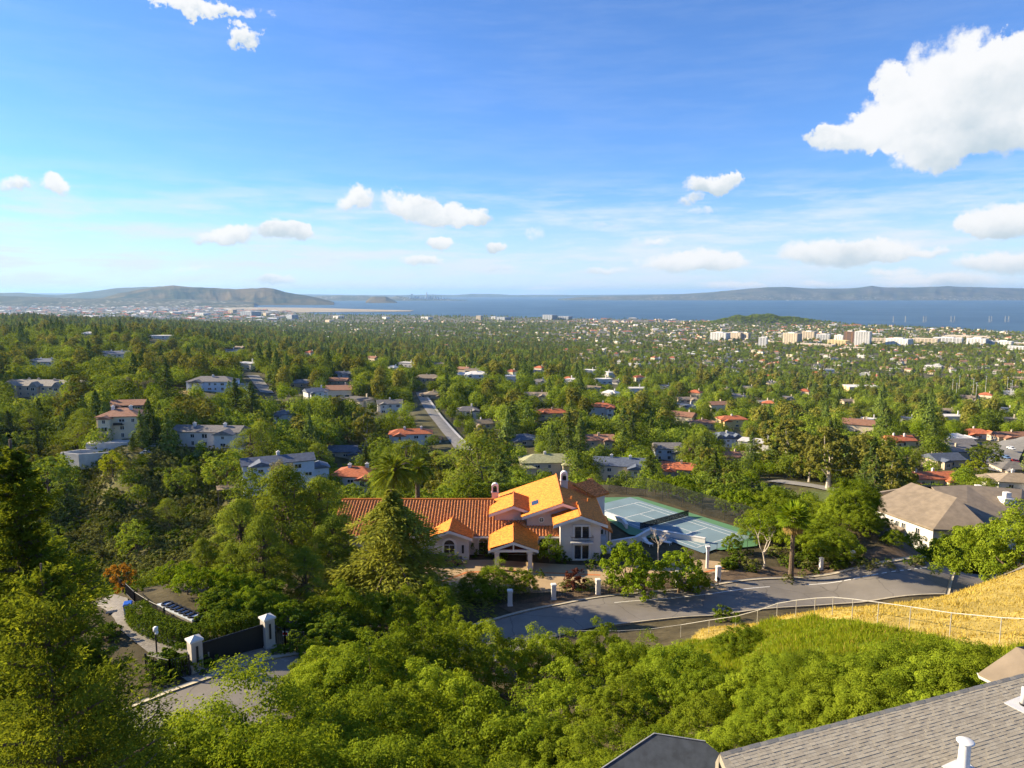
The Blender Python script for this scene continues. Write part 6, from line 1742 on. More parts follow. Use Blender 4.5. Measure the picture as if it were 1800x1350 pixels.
# foreground oaks
OAKS = [ # x, ytop, Y, label
 (400, 1178, 30, 'low spreading oak at the bottom left with pale stems showing beneath'), (300, 1250, 27, 'dark oak clump at the bottom edge beside the left cypress'), (470, 1290, 24, 'oak at the bottom edge between the two left oaks'),
 (600, 1195, 33, 'broad oak right of the asphalt patch by the gate'), (560, 1290, 25, 'bright oak at the bottom edge below the asphalt patch'), (700, 1260, 27, 'large bright oak at the bottom centre-left'),
 (565, 1148, 47, 'oak at the kerb end right of the driveway apron'), (602, 1128, 49, 'oak behind the kerb below the far gate pillar'), (690, 1098, 51, 'oak in the back row left of the rounded oak'), (640, 1112, 46, 'yellowish oak just right of the far gate pillar'), (735, 1082, 53, 'rounded oak below the leaning cedar'), (760, 1160, 43, 'oak in the second row below the cedar'), (800, 1070, 62, 'small pale oak against the leftmost frontage pillar'),
 (862, 1093, 55, 'oak below the left end of the road'), (850, 1205, 36, 'large domed oak in the middle of the thicket'), (880, 1300, 27, 'dark-hollowed oak at the bottom centre'), (960, 1095, 58, 'oak whose top touches the road edge at centre'),
 (1000, 1160, 44, 'twisted-limbed oak in the middle of the thicket'), (1050, 1095, 58, 'bushy oak on the near road edge right of centre'), (1020, 1240, 33, 'shady oak above the dark hip roof'), (1120, 1110, 50, 'oak with yellow tips below the sunlit road'),
 (1100, 1180, 40, 'oak left of the shingle roof corner'), (1180, 1255, 30, 'feathery oak behind the dark hip roof peak'), (1200, 1125, 46, 'round oak below the fence end'), (1310, 1088, 50, 'dark-sided oak where the fence meets the road'),
 (1250, 1170, 39, 'oak in the middle right of the thicket'), (1330, 1165, 38, 'light oak below the green grass slope'), (1290, 1240, 30, 'oak leaning over the shingle roof ridge'), (1420, 1165, 37, 'oak at the lower edge of the grass slope'),
 (1410, 1215, 30, 'leafy oak above the middle of the shingle ridge'), (1510, 1160, 34, 'small oak in the grass above the shingle roof'), (1500, 1205, 29, 'low oak along the shingle ridge'), (1600, 1150, 30, 'oak scrub left of the white fascia'),
 (1370, 1118, 43, 'oak at the left foot of the grass slope'), (1455, 1138, 39, 'rounded oak in the middle of the grass slope foot'), (1555, 1135, 34, 'oak below the third fence post from the right'), (1640, 1138, 31, 'bushy oak below the right-hand fence posts'), (1730, 1150, 27, 'oak right beside the white fascia'), (1470, 1185, 33, 'oak in the second row above the shingle ridge'), (1560, 1178, 30, 'oak above the upper middle of the shingle ridge'), (1650, 1172, 27, 'oak just left of the white fascia'), (1360, 1205, 33, 'deep green oak left of the leafy shingle-ridge oak'), (1240, 1215, 34, 'oak behind the left end of the shingle ridge'), (1160, 1160, 41, 'oak in the middle of the thicket under the sunlit road'),
 (1590, 1190, 26, 'low scrub oak behind the upper shingle ridge'), (1680, 1145, 27, 'small oak beside the right-hand fence posts'), (1000, 1320, 25, 'oak at the bottom edge left of the hip roof'), (780, 1330, 23, 'near oak cut by the bottom edge at centre left'),
 (930, 1215, 35, 'shaded oak beside the twisted-limbed oak'), (680, 1200, 36, 'oak between the broad oak and the domed oak'), (1080, 1290, 27, 'oak touching the dark hip roof'), (540, 1150, 50, 'pale-stemmed shrub oak at the end of the driveway kerb'),
]
for i, (x, yt, Y, lab) in enumerate(OAKS):
    sh_ = 1.6 if Y < 34 else .2
    if x > 1340:      # on the grass slope: foot on the ground just below the crown
        yt += 48 if yt < 1162 else 24; Y = gp(x, yt + 48, 16.0)[1]; sh_ = .8
    p = at_depth(x, yt, Y + sh_); p = (p[0] * Y / (Y + sh_), Y, p[2]); g_ = gz(p[0], Y)
    if x > 1340: p = (p[0], Y, max(p[2], g_ + 2.4))
    h = min(max(3.2, p[2] - g_ + .3), 8.5)
    k = 'oak_front' if Y < 34 else 'oak_near'
    put_tree(k, p[0], Y, h, lab, 'foreground oaks', 'oak_tree', var=i, sink=0.2, z=p[2] - h, wide=1.0 if h > 5 else 1.25)
    USED.append((p[0], Y, 3.0))
# big conifers at the left
tree_top('cypress_near', 22, 792, 20.5, 'tall feathery cypress filling the left edge', name='cypress_tree', wide=.88)
tree_top('cypress_small', 150, 1130, 19.5, 'shorter dark cypress right of the tall left cypress', name='cypress_tree', wide=.66)
tree_top('cypress_small', 75, 1000, 16.5, 'lower cypress at the foot of the tall left cypress', name='cypress_tree', wide=.55)
tree_top('oak_near', 545, 1140, 55, 'grey-green shrub beside the far gate pillar', name='oak_tree', hmin=2)
# pines, cedar and garden trees
for x, yt, Y, k, lab in [(500, 818, 88, 'pine_near', 'tallest of the dark pines left of the villa'), (420, 878, 82, 'pine_near', 'pine in the middle of the dark group left of the villa'), (355, 945, 80, 'pine_near', 'leftmost pine of the dark group above the carport roof'),
                         (560, 838, 92, 'pine_near', 'pine touching the left end of the long tiled roof'), (460, 905, 72, 'pine_near', 'front pine of the dark group above the gate'), (585, 905, 84, 'pine_near', 'shaded pine left of the leaning cedar'), (535, 960, 72, 'pine_near', 'low pine behind the far gate pillar'), (330, 985, 76, 'pine_near', 'low pine at the left end of the dark group'), (405, 955, 72, 'pine_near', 'low bushy pine at the front of the dark group')]:
    p = at_depth(x, yt, Y); h = min(p[2] - gz(p[0], Y), 19.0)
    put_tree(k, p[0], Y, h, lab, 'pines left of the villa', 'pine_tree', wide=1.0, z=p[2] - h); USED.append((p[0], Y, 4))
tree_top('cedar_near', 688, 862, 80, 'tall pale-limbed cedar standing in front of the long tiled roof', name='cedar_tree', wide=1.75); USED.append((-14, 80, 6))
tree_top('oak_near', 600, 1020, 68, 'rounded shrubby tree at the foot of the cedar', name='garden_tree'); tree_top('oak_near', 690, 1035, 68, 'shrubby tree in front of the cedar trunk', name='garden_tree'); tree_top('oak_near', 760, 1020, 74, 'dark shrubby tree right of the cedar', name='garden_tree')
tree_top('date_palm', 690, 800, 124, 'larger date palm rising behind the long tiled roof', name='date_palm', sink=0, wide=1.12); tree_top('date_palm', 733, 806, 131, 'smaller date palm right of the larger one', name='date_palm', sink=0)
tree_top('fan_palm', 1397, 880, 91.5, 'fan palm with dry skirt and stout trunk beside the drive entrance', name='fan_palm', sink=0)
tree_top('pine', 842, 764, 205, 'broad umbrella pine above the villa roof', name='pine_tree', wide=1.25); USED.append((-9, 205, 9))
tree_top('pine', 715, 772, 230, 'dark pine behind the date palms', name='pine_tree')
for x, yt, Y, lab, w in [(1102, 948, 85, 'bright green garden tree nearest the two-storey wing', 1.0), (1135, 985, 83, 'bright green tree over the fourth frontage pillar', 1.1), (1195, 965, 86, 'bright green tree left of the drive entrance', 1.15), (1230, 1000, 86, 'small bright tree by the mailbox', 1.0), (1288, 935, 100, 'bright green tree at the near corner of the tennis court', 1.0)]:
    tree_top('bright_tree', x, yt, Y, lab, name='garden_tree', wide=w, hmin=2.5); USED.append((at_depth(x, yt, Y)[0], Y, 3))
tree_top('bare_tree', 1158, 925, 94, 'bare pale-barked tree beside the garden wall', name='bare_tree'); tree_top('birch', 1345, 905, 94, 'white-stemmed tree with thin yellow-green leaves left of the fan palm', name='birch_tree', wide=1.2)
tree_top('oak_near', 870, 985, 86, 'airy shrub tree in front of the porte-cochere', name='garden_tree', hmin=2.6, wide=1.1); tree_top('oak_near', 835, 1005, 84, 'spreading shrub tree at the left of the forecourt', name='garden_tree', hmin=2.6, wide=1.2); tree_top('oak_near', 920, 998, 86, 'shrub tree between the second frontage pillar and the porch', name='garden_tree', hmin=2.2)
tree_top('bright_tree', 967, 940, 96, 'clipped round green tree beside the porte-cochere', name='clipped_tree', wide=.9)
tree_top('red_shrub', 1010, 1003, 87, 'dark red-leaved shrub inside the railing', name='shrub', cat='shrub'); tree_top('orange_shrub', 212, 985, 72, 'orange-leaved shrub at the head of the paved drive', name='shrub', cat='shrub', hmin=2.2)
# row along the road at right and the big roadside oak
for x, yt, Y, h, lab in [(1445, 905, 99, 0, 'oak right of the fan palm'), (1500, 890, 104, 0, 'dense oak left of the grey-roofed house'), (1545, 962, 101, 0, 'dark oak below the balcony of the grey-roofed house'), (1600, 966, 102, 0, 'oak under the white wall of the grey-roofed house'),
                      (1650, 968, 103, 0, 'oak below the corner of the grey-roofed house'), (1690, 925, 108, 0, 'shaded oak between grey-roofed house and roadside oak'), (1570, 970, 97, 0, 'low oak on the roadside bank'), (1470, 945, 95, 0, 'low oak beside the small white pillar'), (1730, 935, 104, 0, 'oak half behind the big roadside oak')]:
    tree_top('oak_near', x, yt, Y, lab, name='oak_tree', group='oaks along the road', hmin=5.0 if x < 1530 else 2.5, wide=1.25); USED.append((at_depth(x, yt, Y)[0], Y, 4))
_rr = random.Random(21)
_cnt = 0
while _cnt < 34:
    X, Y = _rr.uniform(37, 74), _rr.uniform(99, 118)
    q = (Y - 99) / 19
    if X < 44 and Y > 106 or X < 42 and Y < 104: continue
    if math.hypot(X - 41.5, Y - 91.5) < 6: continue
    _h = _rr.uniform(3.6, 6.2); _q = project(X, Y, gz(X, Y))
    if _q[0] > 1535: _h = min(_h, at_depth(_q[0], 962 if _q[0] < 1670 else 945, Y)[2] - gz(X, Y))
    if _h < 1.8: _cnt += .3; continue
    put_tree('oak_near', X, Y, _h, 'dense dark oak in the bank between the road and the grey-roofed house', 'bank oaks', 'oak_tree', wide=1.2); _cnt += 1
_p = gp(1740, 1031)
put_tree('oak_near', 62.5, 84, 12.5, 'big roadside oak with pale trunk at the road bend', name='oak_tree', z=gz(62.5, 84) - .2, var=1); put_tree('oak_near', 68, 83, 11.0, 'second big oak at the right edge behind the golden knoll', name='oak_tree', var=2); put_tree('oak_near', 64.5, 79.5, 4.0, 'bright leafy bush at the foot of the big roadside oak', name='shrub', cat='shrub')
# shrubs
SHR = [(1040, 1000, 'green_shrub', 1.6, 'dark clipped shrub right of the villa steps'), (988, 988, 'green_shrub', 1.8, 'clipped shrub at the left corner of the two-storey wing'), (1050, 985, 'green_shrub', 1.6, 'clipped shrub at the right corner of the two-storey wing'),
       (1285, 1000, 'green_shrub', 1.3, 'dark low bush left of the birch'), (1320, 1005, 'green_shrub', 1.2, 'low bush under the birch'), (1385, 1024, 'shrub', 1.3, 'pale grey-green bush at the foot of the fan palm'), (1410, 1015, 'shrub', 1.0, 'small round bush right of the fan palm'),
       (1435, 1010, 'green_shrub', 1.0, 'small bush before the pillar right of the palm'), (1275, 1093, 'green_shrub', 2.0, 'dark bush growing through the pipe fence'), (360, 1178, 'green_shrub', 1.4, 'bush in front of the near gate pillar'), (300, 1180, 'green_shrub', 2.2, 'bright bush behind the iron pedestrian fence'),
       (275, 1195, 'green_shrub', 1.8, 'bush at the left end of the iron fence'), (325, 1182, 'green_shrub', 1.7, 'upright bush left of the near gate pillar'), (490, 1150, 'green_shrub', 1.0, 'low bush at the foot of the far gate pillar'), (440, 1085, 'bright_tree', 3.0, 'bright leafy shrub behind the sliding gate'),
       (500, 1105, 'bright_tree', 2.6, 'bright shrub right of the far gate pillar'), (240, 1040, 'green_shrub', 1.6, 'small shrub at the head of the drive'), (1470, 1000, 'green_shrub', 1.2, 'dark roadside bush left of the low oak'), (1530, 1000, 'shrub', 1.0, 'dry roadside bush under the oaks'), (950, 1015, 'green_shrub', 1.2, 'low shrub behind the second frontage pillar'),
       (885, 980, 'green_shrub', 1.1, 'low plants before the porch'), (1075, 1025, 'green_shrub', 1.2, 'low shrub behind the third frontage pillar'), (850, 975, 'green_shrub', 2.4, 'tall clipped hedge block left of the porte-cochere'), (810, 972, 'green_shrub', 1.6, 'dark shrub under the arched window')]
for x, y, k, h, lab in SHR: tree_px(k, x, y, h, lab, name='shrub', cat='shrub', wide=1.1)
for i, (x, y, h) in enumerate([(270, 1030, 3.2), (300, 1036, 3.0), (330, 1045, 3.4), (365, 1050, 3.2), (400, 1055, 3.6), (430, 1062, 3.0), (250, 1020, 3.0), (320, 1015, 4.0), (380, 1020, 4.2)]):
    tree_px('bright_tree', x, y, h, 'bright green shrub in the bank between the drive railing and the pines', name='shrub', cat='shrub', group='bank shrubs above the drive')
# ground cover: low bushes filling the banks and beds
GR = random.Random(5)
def bed(x0, x1, y0, y1, n, kinds, h0, h1, label, group):
    for _ in range(n):
        x, y = GR.uniform(x0, x1), GR.uniform(y0, y1)
        tree_px(GR.choice(kinds), x, y, GR.uniform(h0, h1), label, name='shrub', cat='shrub', group=group, wide=1.4)
bed(372, 480, 1052, 1098, 20, ('green_shrub', 'green_shrub', 'oak_near'), 1.6, 2.8, 'dark leafy shrub in the planted bank behind the hedge', 'bank planting behind the hedge')
bed(500, 640, 1085, 1145, 22, ('green_shrub', 'oak_near', 'green_shrub'), 1.4, 2.8, 'leafy shrub on the slope right of the gate', 'planting right of the gate')
bed(176, 200, 1105, 1150, 3, ('green_shrub',), .9, 1.6, 'low shrub on the left edge of the paved drive', 'planting left of the drive')
bed(262, 320, 1150, 1186, 4, ('green_shrub',), .9, 1.5, 'low shrub behind the iron pedestrian fence', 'planting behind the iron fence')
bed(800, 890, 1040, 1068, 10, ('green_shrub', 'shrub'), .8, 1.5, 'low shrub in the frontage bed left of the first pillar', 'frontage bed left')
bed(905, 1250, 1024, 1040, 22, ('green_shrub', 'shrub', 'green_shrub'), .6, 1.2, 'low shrub in the frontage bed behind the railings', 'frontage bed')
bed(1270, 1480, 972, 1004, 30, ('green_shrub', 'shrub', 'green_shrub'), .7, 1.7, 'low bush in the planted bed right of the drive entrance', 'bed right of the drive')
bed(1440, 1700, 985, 998, 22, ('green_shrub', 'shrub'), .6, 1.4, 'low bush on the roadside verge under the oaks', 'verge planting')
# clipped curved hedge
def leafy_box(name, line, w, h, label, n, size=.16, mat='leaf_hedge'):
    L = spline(line, .5); r = np.random.default_rng(3)
    t = np.gradient(L, axis=0); t /= np.linalg.norm(t, axis=1)[:, None]; nm = np.stack([t[:, 1], -t[:, 0]], 1)
    i = r.integers(0, len(L), n); s = r.uniform(-1, 1, n); z = r.uniform(0, 1, n)
    face = r.integers(0, 3, n)
    s = np.where(face == 0, 1, np.where(face == 1, -1, s)); z = np.where(face == 2, 1, z)
    s = s * (1 + r.normal(size=n) * .08); z = z * (1 + r.normal(size=n) * .05)
    XY = L[i] + nm[i] * (s * w / 2)[:, None] + t[i] * r.uniform(-.25, .25, n)[:, None]
    g_ = ground(XY[:, 0], XY[:, 1])
    P = np.column_stack([XY, g_ + z * h])
    N = np.column_stack([nm[i] * np.where(face < 2, np.sign(s), 0)[:, None], np.where(face == 2, 1.0, .2)]) + r.normal(size=(n, 3)) * .5
    o = link(name, leaf_mesh(name, [cards(P, unit(N), size * r.uniform(.7, 1.3, n), .65, r)], [r.random(n)], MATS[mat]))
    return tag(o, label, 'hedge')
leafy_box('hedge', [gp(240, 1090)[:2], gp(255, 1105)[:2], gp(290, 1122)[:2], gp(335, 1134)[:2], gp(400, 1118)[:2], gp(450, 1103)[:2]], 1.6, 1.5, 'long clipped hedge curving behind the black gate', 14000)
leafy_box('hedge', [(-7, 128), (0, 130), (8, 131)], 2.0, 3.0, 'dark clipped hedge behind the villa roof', 7000, .3, 'leaf_oak')
# vine hedge along court
for i, (X, Y) in enumerate([(26.0, 129.3), (28.0, 127.0), (30.1, 124.2), (31.7, 121.9), (35.7, 116.8), (37.5, 114), (39.4, 111.7), (41.2, 109.4)]):
    put_tree('bright_tree', X + 1.2, Y + 1.0, 3.6 + (i % 3), 'yellow-green bush along the far fence of the tennis court', 'bushes by the court fence', 'shrub', cat='shrub', wide=.9)

# ---- scattered woods
def px_of(X, Y): return 900 + 1225.0 * X / Y
def blocked(X, Y, h, rad, z):
    x, yb = project(X, Y, z); _, yt = project(X, Y, z + h)
    w = rad * 1225.0 / Y
    for (a, b, c, d_, Yp) in PROTECT:
        if Y < Yp and x + w > a and x - w < c and yt < d_ and yb > b: return True
    return False
TR = random.Random(77)
WOODS = []      # (kind, X, Y, h, z)
def species(x, Y):
    r_ = TR.random()
    if Y > 2400: return 'oak' if r_ < .74 else 'conifer' if r_ < .82 else 'eucalyptus' if r_ < .92 else 'bright_tree'
    if x < 700: t = (('oak', .70), ('conifer', .74), ('broad_conifer', .78), ('pine', .87), ('eucalyptus', .94), ('bright_tree', 1.0))
    elif x < 1250: t = (('oak', .70), ('conifer', .74), ('broad_conifer', .79), ('pine', .87), ('eucalyptus', .93), ('bright_tree', 1.0))
    else: t = (('oak', .72), ('conifer', .78), ('broad_conifer', .82), ('pine', .85), ('eucalyptus', .92), ('bright_tree', 1.0))
    if Y > 900:
        t = (('oak', .70), ('conifer', .74), ('broad_conifer', .79), ('eucalyptus', .87), ('bright_tree', 1.0)) if x > 1000 else (('oak', .64), ('conifer', .72), ('broad_conifer', .80), ('eucalyptus', .88), ('bright_tree', 1.0))
    for k, q in t:
        if r_ <= q: return k
HT = {'oak': (6.5, 14.5), 'conifer': (14, 27), 'broad_conifer': (11, 19), 'pine': (10, 17), 'eucalyptus': (13, 23), 'bright_tree': (5, 9), 'silver_tree': (9, 12), 'red_crown': (6, 9)}
RADK = {k: v[0][3] / v[0][2] for k, v in LIB.items()}
grid = {}
def near_used(X, Y, r):
    c = 14.0
    i, j = int(X // c), int(Y // c)
    for a in (-1, 0, 1):
        for b in (-1, 0, 1):
            for (x, y, q) in grid.get((i + a, j + b), ()):
                if (x - X) ** 2 + (y - Y) ** 2 < (r + q) ** 2: return True
    return False
def mark(X, Y, r): grid.setdefault((int(X // 14.0), int(Y // 14.0)), []).append((X, Y, r))
for u_ in USED: mark(*u_)
FOOTA = np.array(FOOT)
HEROS = [ # picked out one by one: kind, x, ytop, Y, label, width
 ('conifer', 412, 665, 330, 'left one of two tall dark conifers behind the long white house', 1.3), ('conifer', 440, 672, 325, 'right one of two tall dark conifers behind the long white house', 1.4), ('conifer', 245, 722, 262, 'dark conifer right of the cream three-storey house', 1.2), ('conifer', 268, 730, 268, 'second conifer right of the cream three-storey house', 1.2),
 ('eucalyptus', 313, 705, 300, 'golden-olive round-topped tree between the two white houses', 1.5), ('broad_conifer', 232, 765, 258, 'ragged conifer below the cream three-storey house', 1.0), ('pine', 440, 752, 240, 'flat-topped pine right of the long white house', 1.1), ('lime_tree', 195, 793, 238, 'bright lime-green small tree on the scrub slope', 1.0),
 ('oak', 80, 798, 215, 'rounded oak at the left end of the scrub slope', 1.2), ('oak', 398, 790, 222, 'round oak below the long white house', 1.2), ('oak', 445, 822, 190, 'bushy oak beside the wooden deck', 1.1), ('silver_tree', 500, 802, 205, 'brownish bare tree before the slate-roofed house', 1.0),
 ('silver_tree', 232, 660, 370, 'pale leafless tree by the golden meadow', 1.2), ('silver_tree', 252, 664, 365, 'second pale leafless tree by the golden meadow', 1.2), ('bright_tree', 268, 672, 350, 'yellow-green tree at the golden meadow', 1.1),
 ('eucalyptus', 1462, 748, 250, 'large brownish eucalyptus standing over the valley road', 1.35), ('eucalyptus', 1388, 735, 310, 'spreading eucalyptus left of the large brownish one', 1.6), ('eucalyptus', 1245, 785, 290, 'slender pale eucalyptus by the low orange-gabled house', .9),
 ('conifer', 1205, 752, 330, 'left of the twin conifers beside the white portico house', .9), ('conifer', 1220, 754, 332, 'right of the twin conifers beside the white portico house', .8), ('conifer', 1322, 760, 300, 'layered conifer right of the blue-white mansion', 1.3), ('conifer', 1000, 722, 300, 'slim conifer behind the green-roofed mansion', .9), ('broad_conifer', 982, 762, 305, 'bushy conifer right behind the green-roofed mansion', .9),
 ('conifer', 970, 745, 318, 'pointed conifer left of the bushy conifer behind the mansion', .9), ('conifer', 829, 720, 400, 'slim conifer beside the cream bungalow', .8), ('broad_conifer', 900, 705, 380, 'group of dark conifers right of the cream bungalow', 1.2), ('oak', 1093, 826, 235, 'round dark tree in front of the terrace house', .9), ('silver_tree', 1145, 780, 330, 'pale feathery tree left of the portico house', .9),
 ('lime_tree', 1716, 806, 270, 'lime-green rounded tree at the foot of the street', 1.1), ('oak', 1735, 775, 300, 'broad green tree left of the street', 1.3), ('conifer', 530, 700, 400, 'small pointed conifer right of the blue-grey house', 1.0), ('red_crown', 1668, 858, 190, 'dark reddish tree before the low orange-roofed villa', 1.2),
 ('tall_palm', 1082, 725, 420, 'tall thin palm right of the stepped red roofs', 1.0), ('fan_palm', 1573, 828, 262, 'short palm left of the low orange-roofed villa', 1.0), ('tall_palm', 30, 598, 700, 'tall thin palm on the left hill', 1.2),
]
for k, x, yt, Y, lab, w in HEROS:
    p = at_depth(x, yt, Y); g_ = gz(p[0], Y); h = max(3.5, p[2] - g_)
    hm = {'lime_tree': 8, 'oak': 12, 'bright_tree': 9, 'silver_tree': 14, 'red_crown': 9, 'pine': 17}.get(k, 30)
    h = min(h, hm)
    nm = {'silver_tree': 'bare_tree', 'lime_tree': 'garden_tree', 'bright_tree': 'garden_tree', 'red_crown': 'garden_tree', 'oak': 'oak_tree', 'pine': 'pine_tree', 'broad_conifer': 'conifer', 'eucalyptus': 'eucalyptus_tree'}.get(k, k)
    put_tree(k, p[0], Y, h, lab, name=nm, z=p[2] - h, wide=w)
    mark(p[0], Y, 4.0)

def scatter(Y0, Y1, n, gap, dens):
    for _ in range(n):
        Y = math.sqrt(TR.uniform(Y0 * Y0, Y1 * Y1))
        x = TR.uniform(-120, 1920)
        X = (x - 900) / 1225.0 * Y
        if TR.random() > dens(x, Y): continue
        k = species(x, Y)
        lo, hi = HT[k]
        if Y <= 172 and x < 540: k = 'oak'; lo, hi = 3.5, 6.0
        h = TR.uniform(lo, hi) * (1.0 if Y < 1200 else 0.9) * (.86 if Y > 1300 and x > 950 else 1.0)
        rad = RADK[k] * h
        if near_used(X, Y, rad * gap): continue
        if Y < 1160 and len(FOOTA) and np.any((FOOTA[:, 0] - X) ** 2 + (FOOTA[:, 1] - Y) ** 2 < (FOOTA[:, 2] + rad * .5) ** 2): continue
        WOODS.append((k, X, Y, h)); mark(X, Y, rad * gap)
def dens_mid(x, Y):
    if 60 < x < 490 and 170 < Y < 262: return .02
    if 60 < x < 520 and Y <= 170: return .35       # scrub slope
    if 265 < x < 345 and 372 < Y < 445: return .0       # golden meadow
    if 1385 < x < 1480 and 205 < Y < 250: return .0     # grass by the valley road
    if Y < 150 and -26 < (x - 900) / 1225 * Y < 50: return 0.0
    if Y < 125 and x > 500: return 0.0
    if Y < 118: return .0
    return 1.0
scatter(118, 330, 9000, .48, dens_mid)
scatter(330, 640, 14000, .48, dens_mid)
scatter(640, 1300, 16000, .56, lambda x, Y: .95)
def dens_far(x, Y):
    if x < 620: return 1.0
    return 1.0 if x < 1050 else .65
scatter(1300, 2600, 30000, .62, dens_far)
def dens_town(x, Y):
    if x < 560: return 1.0
    return .95 if x < 1000 else .8
scatter(2600, 4800, 40000, .66, dens_town)
scatter(4800, 7000, 15000, .8, lambda x, Y: .9 if x < 1000 else .35)
WZ = ground(np.array([w[1] for w in WOODS]), np.array([w[2] for w in WOODS]))
WOODS = [(k, X, Y, h, z) for (k, X, Y, h), z in zip(WOODS, WZ) if z > 0.5 and not (Y < 1160 and blocked(X, Y, h, RADK[k] * h, z))]
# the knoll by the shore is wooded
for _ in range(2200):
    a, b = TR.gauss(0, 1), TR.gauss(0, 1)
    X, Y = (1312 - 900) / 1225.0 * 4700 + a * 190 + 60, 4700 + b * 110
    WOODS.append(('oak', X, Y, TR.uniform(9, 15), gz(X, Y)))

# the trees that show largest stand as things of their own, each with a label from what is near it
KIND_WORDS = {'oak': ('oak_tree', 'rounded dark green oak'), 'conifer': ('conifer', 'pointed dark conifer'), 'broad_conifer': ('conifer', 'broad shaggy conifer'), 'pine': ('pine_tree', 'flat-topped pine'),
              'eucalyptus': ('eucalyptus_tree', 'tall olive-brown eucalyptus'), 'bright_tree': ('garden_tree', 'small bright green tree')}
WOODS.sort(key=lambda w: -(w[3] * (RADK[w[0]] * w[3]) / w[2] ** 2))
solo = 0
rest_woods = []
for w in WOODS:
    k, X, Y, h, z = w
    x, y = project(X, Y, z + h * .7)
    if solo < 290 and -30 < x < 1830 and Y < 900:
        size = 'tall ' if h > HT[k][0] + .72 * (HT[k][1] - HT[k][0]) else 'low ' if h < HT[k][0] + .3 * (HT[k][1] - HT[k][0]) else ''
        nm, words = KIND_WORDS[k]
        lab = ' '.join((size + words + ' ' + near_words(x, y)).split()[:16])
        put_tree(k, X, Y, h, lab, lab, nm, z=z)
        solo += 1
    else: rest_woods.append(w)
# scrub on the canyon slope: the larger bushes singly, the rest joins the mass
scrub = []
for _ in range(3000):
    x, Y = TR.uniform(80, 490), TR.uniform(176, 268)
    X = (x - 900) / 1225.0 * Y
    if near_used(X, Y, .9): continue
    if np.any((FOOTA[:, 0] - X) ** 2 + (FOOTA[:, 1] - Y) ** 2 < (FOOTA[:, 2] + 1) ** 2): continue
    scrub.append(('shrub' if TR.random() < .75 else 'green_shrub', X, Y, TR.uniform(1.3, 3.6))); mark(X, Y, .7)
scrub.sort(key=lambda q: -q[3] / q[2])
for k, X, Y, h in scrub[:100]:
    put_tree(k, X, Y, h, 'scrub bush on the sunny canyon slope below the white houses' if k == 'shrub' else 'fresh green bush on the canyon slope below the white houses', 'canyon slope scrub' if k == 'shrub' else 'green canyon bushes', 'shrub', cat='shrub', wide=1.6)
# the rest of the woods: one mass, instanced
ICOL = bpy.data.collections.new('wood_sources')
SRC = []
def src(me):
    o = bpy.data.objects.new('src_%02d' % len(SRC), me); ICOL.objects.link(o); SRC.append(me); return len(SRC) - 1
FV = {'mid': {}, 'far': {}}
for k, mat, hh, rr, con in (('oak', 'leaf_oak', 9, 5.2, False), ('conifer', 'leaf_conifer', 20, 5.8, True), ('broad_conifer', 'leaf_conifer', 16, 6.2, True), ('pine', 'leaf_pine', 14, 5.5, False), ('eucalyptus', 'leaf_euc', 18, 6.0, False), ('bright_tree', 'leaf_bright', 7, 3.6, False)):
    FV['mid'][k] = [(src(far_variant(k, 200 + q, hh, rr, 26, 42, hh * .07, mat, con)), hh) for q in range(2)]
    FV['far'][k] = [(src(far_variant(k, 300 + q, hh, rr, 14, 16, hh * .13, mat, con)), hh) for q in range(2)]
pts, idx, scl, rot = [], [], [], []
for k, X, Y, h, z in rest_woods:
    i, hh = FV['mid' if Y < 1000 else 'far'][k][TR.randrange(2)]
    pts.append((X, Y, z - .2)); idx.append(i); scl.append(h / hh); rot.append(TR.uniform(0, 6.28))
SHRUB_SRC = {k: [(src(v[0]), v[2]) for v in LIB[k]] for k in ('shrub', 'green_shrub')}
for k, X, Y, h in scrub[100:]:
    i, hh = SHRUB_SRC[k][TR.randrange(len(SHRUB_SRC[k]))]
    pts.append((X, Y, gz(X, Y) - .1)); idx.append(i); scl.append(1.3 * h / hh); rot.append(TR.uniform(0, 6.28))
wm_ = bpy.data.meshes.new('distant_woods'); wm_.from_pydata(pts, [], [])
for nm, ty, val in (('pick', 'INT', idx), ('size', 'FLOAT', scl), ('turn', 'FLOAT', rot)):
    a = wm_.attributes.new(nm, ty, 'POINT'); a.data.foreach_set('value', val)
wo = tag(link('distant_woods', wm_), 'mass of distant trees covering the hills and plain', 'trees', kind='stuff')
ng = bpy.data.node_groups.new('plant_woods', 'GeometryNodeTree')
ng.interface.new_socket('Geometry', in_out='INPUT', socket_type='NodeSocketGeometry'); ng.interface.new_socket('Geometry', in_out='OUTPUT', socket_type='NodeSocketGeometry')
gi, go_ = ng.nodes.new('NodeGroupInput'), ng.nodes.new('NodeGroupOutput')
ip = ng.nodes.new('GeometryNodeInstanceOnPoints'); ci = ng.nodes.new('GeometryNodeCollectionInfo')
ci.inputs['Collection'].default_value = ICOL; ci.inputs['Separate Children'].default_value = True; ci.inputs['Reset Children'].default_value = True
def named(n_, t_):
    a = ng.nodes.new('GeometryNodeInputNamedAttribute'); a.data_type = t_; a.inputs['Name'].default_value = n_; return a.outputs['Attribute']
cx = ng.nodes.new('ShaderNodeCombineXYZ'); e2 = ng.nodes.new('FunctionNodeEulerToRotation')
ng.links.new(named('turn', 'FLOAT'), cx.inputs[2]); ng.links.new(cx.outputs[0], e2.inputs[0])
ng.links.new(gi.outputs[0], ip.inputs['Points']); ng.links.new(ci.outputs[0], ip.inputs['Instance'])
ip.inputs['Pick Instance'].default_value = True
ng.links.new(named('pick', 'INT'), ip.inputs['Instance Index']); ng.links.new(e2.outputs[0], ip.inputs['Rotation']); ng.links.new(named('size', 'FLOAT'), ip.inputs['Scale'])
ng.links.new(ip.outputs[0], go_.inputs[0])
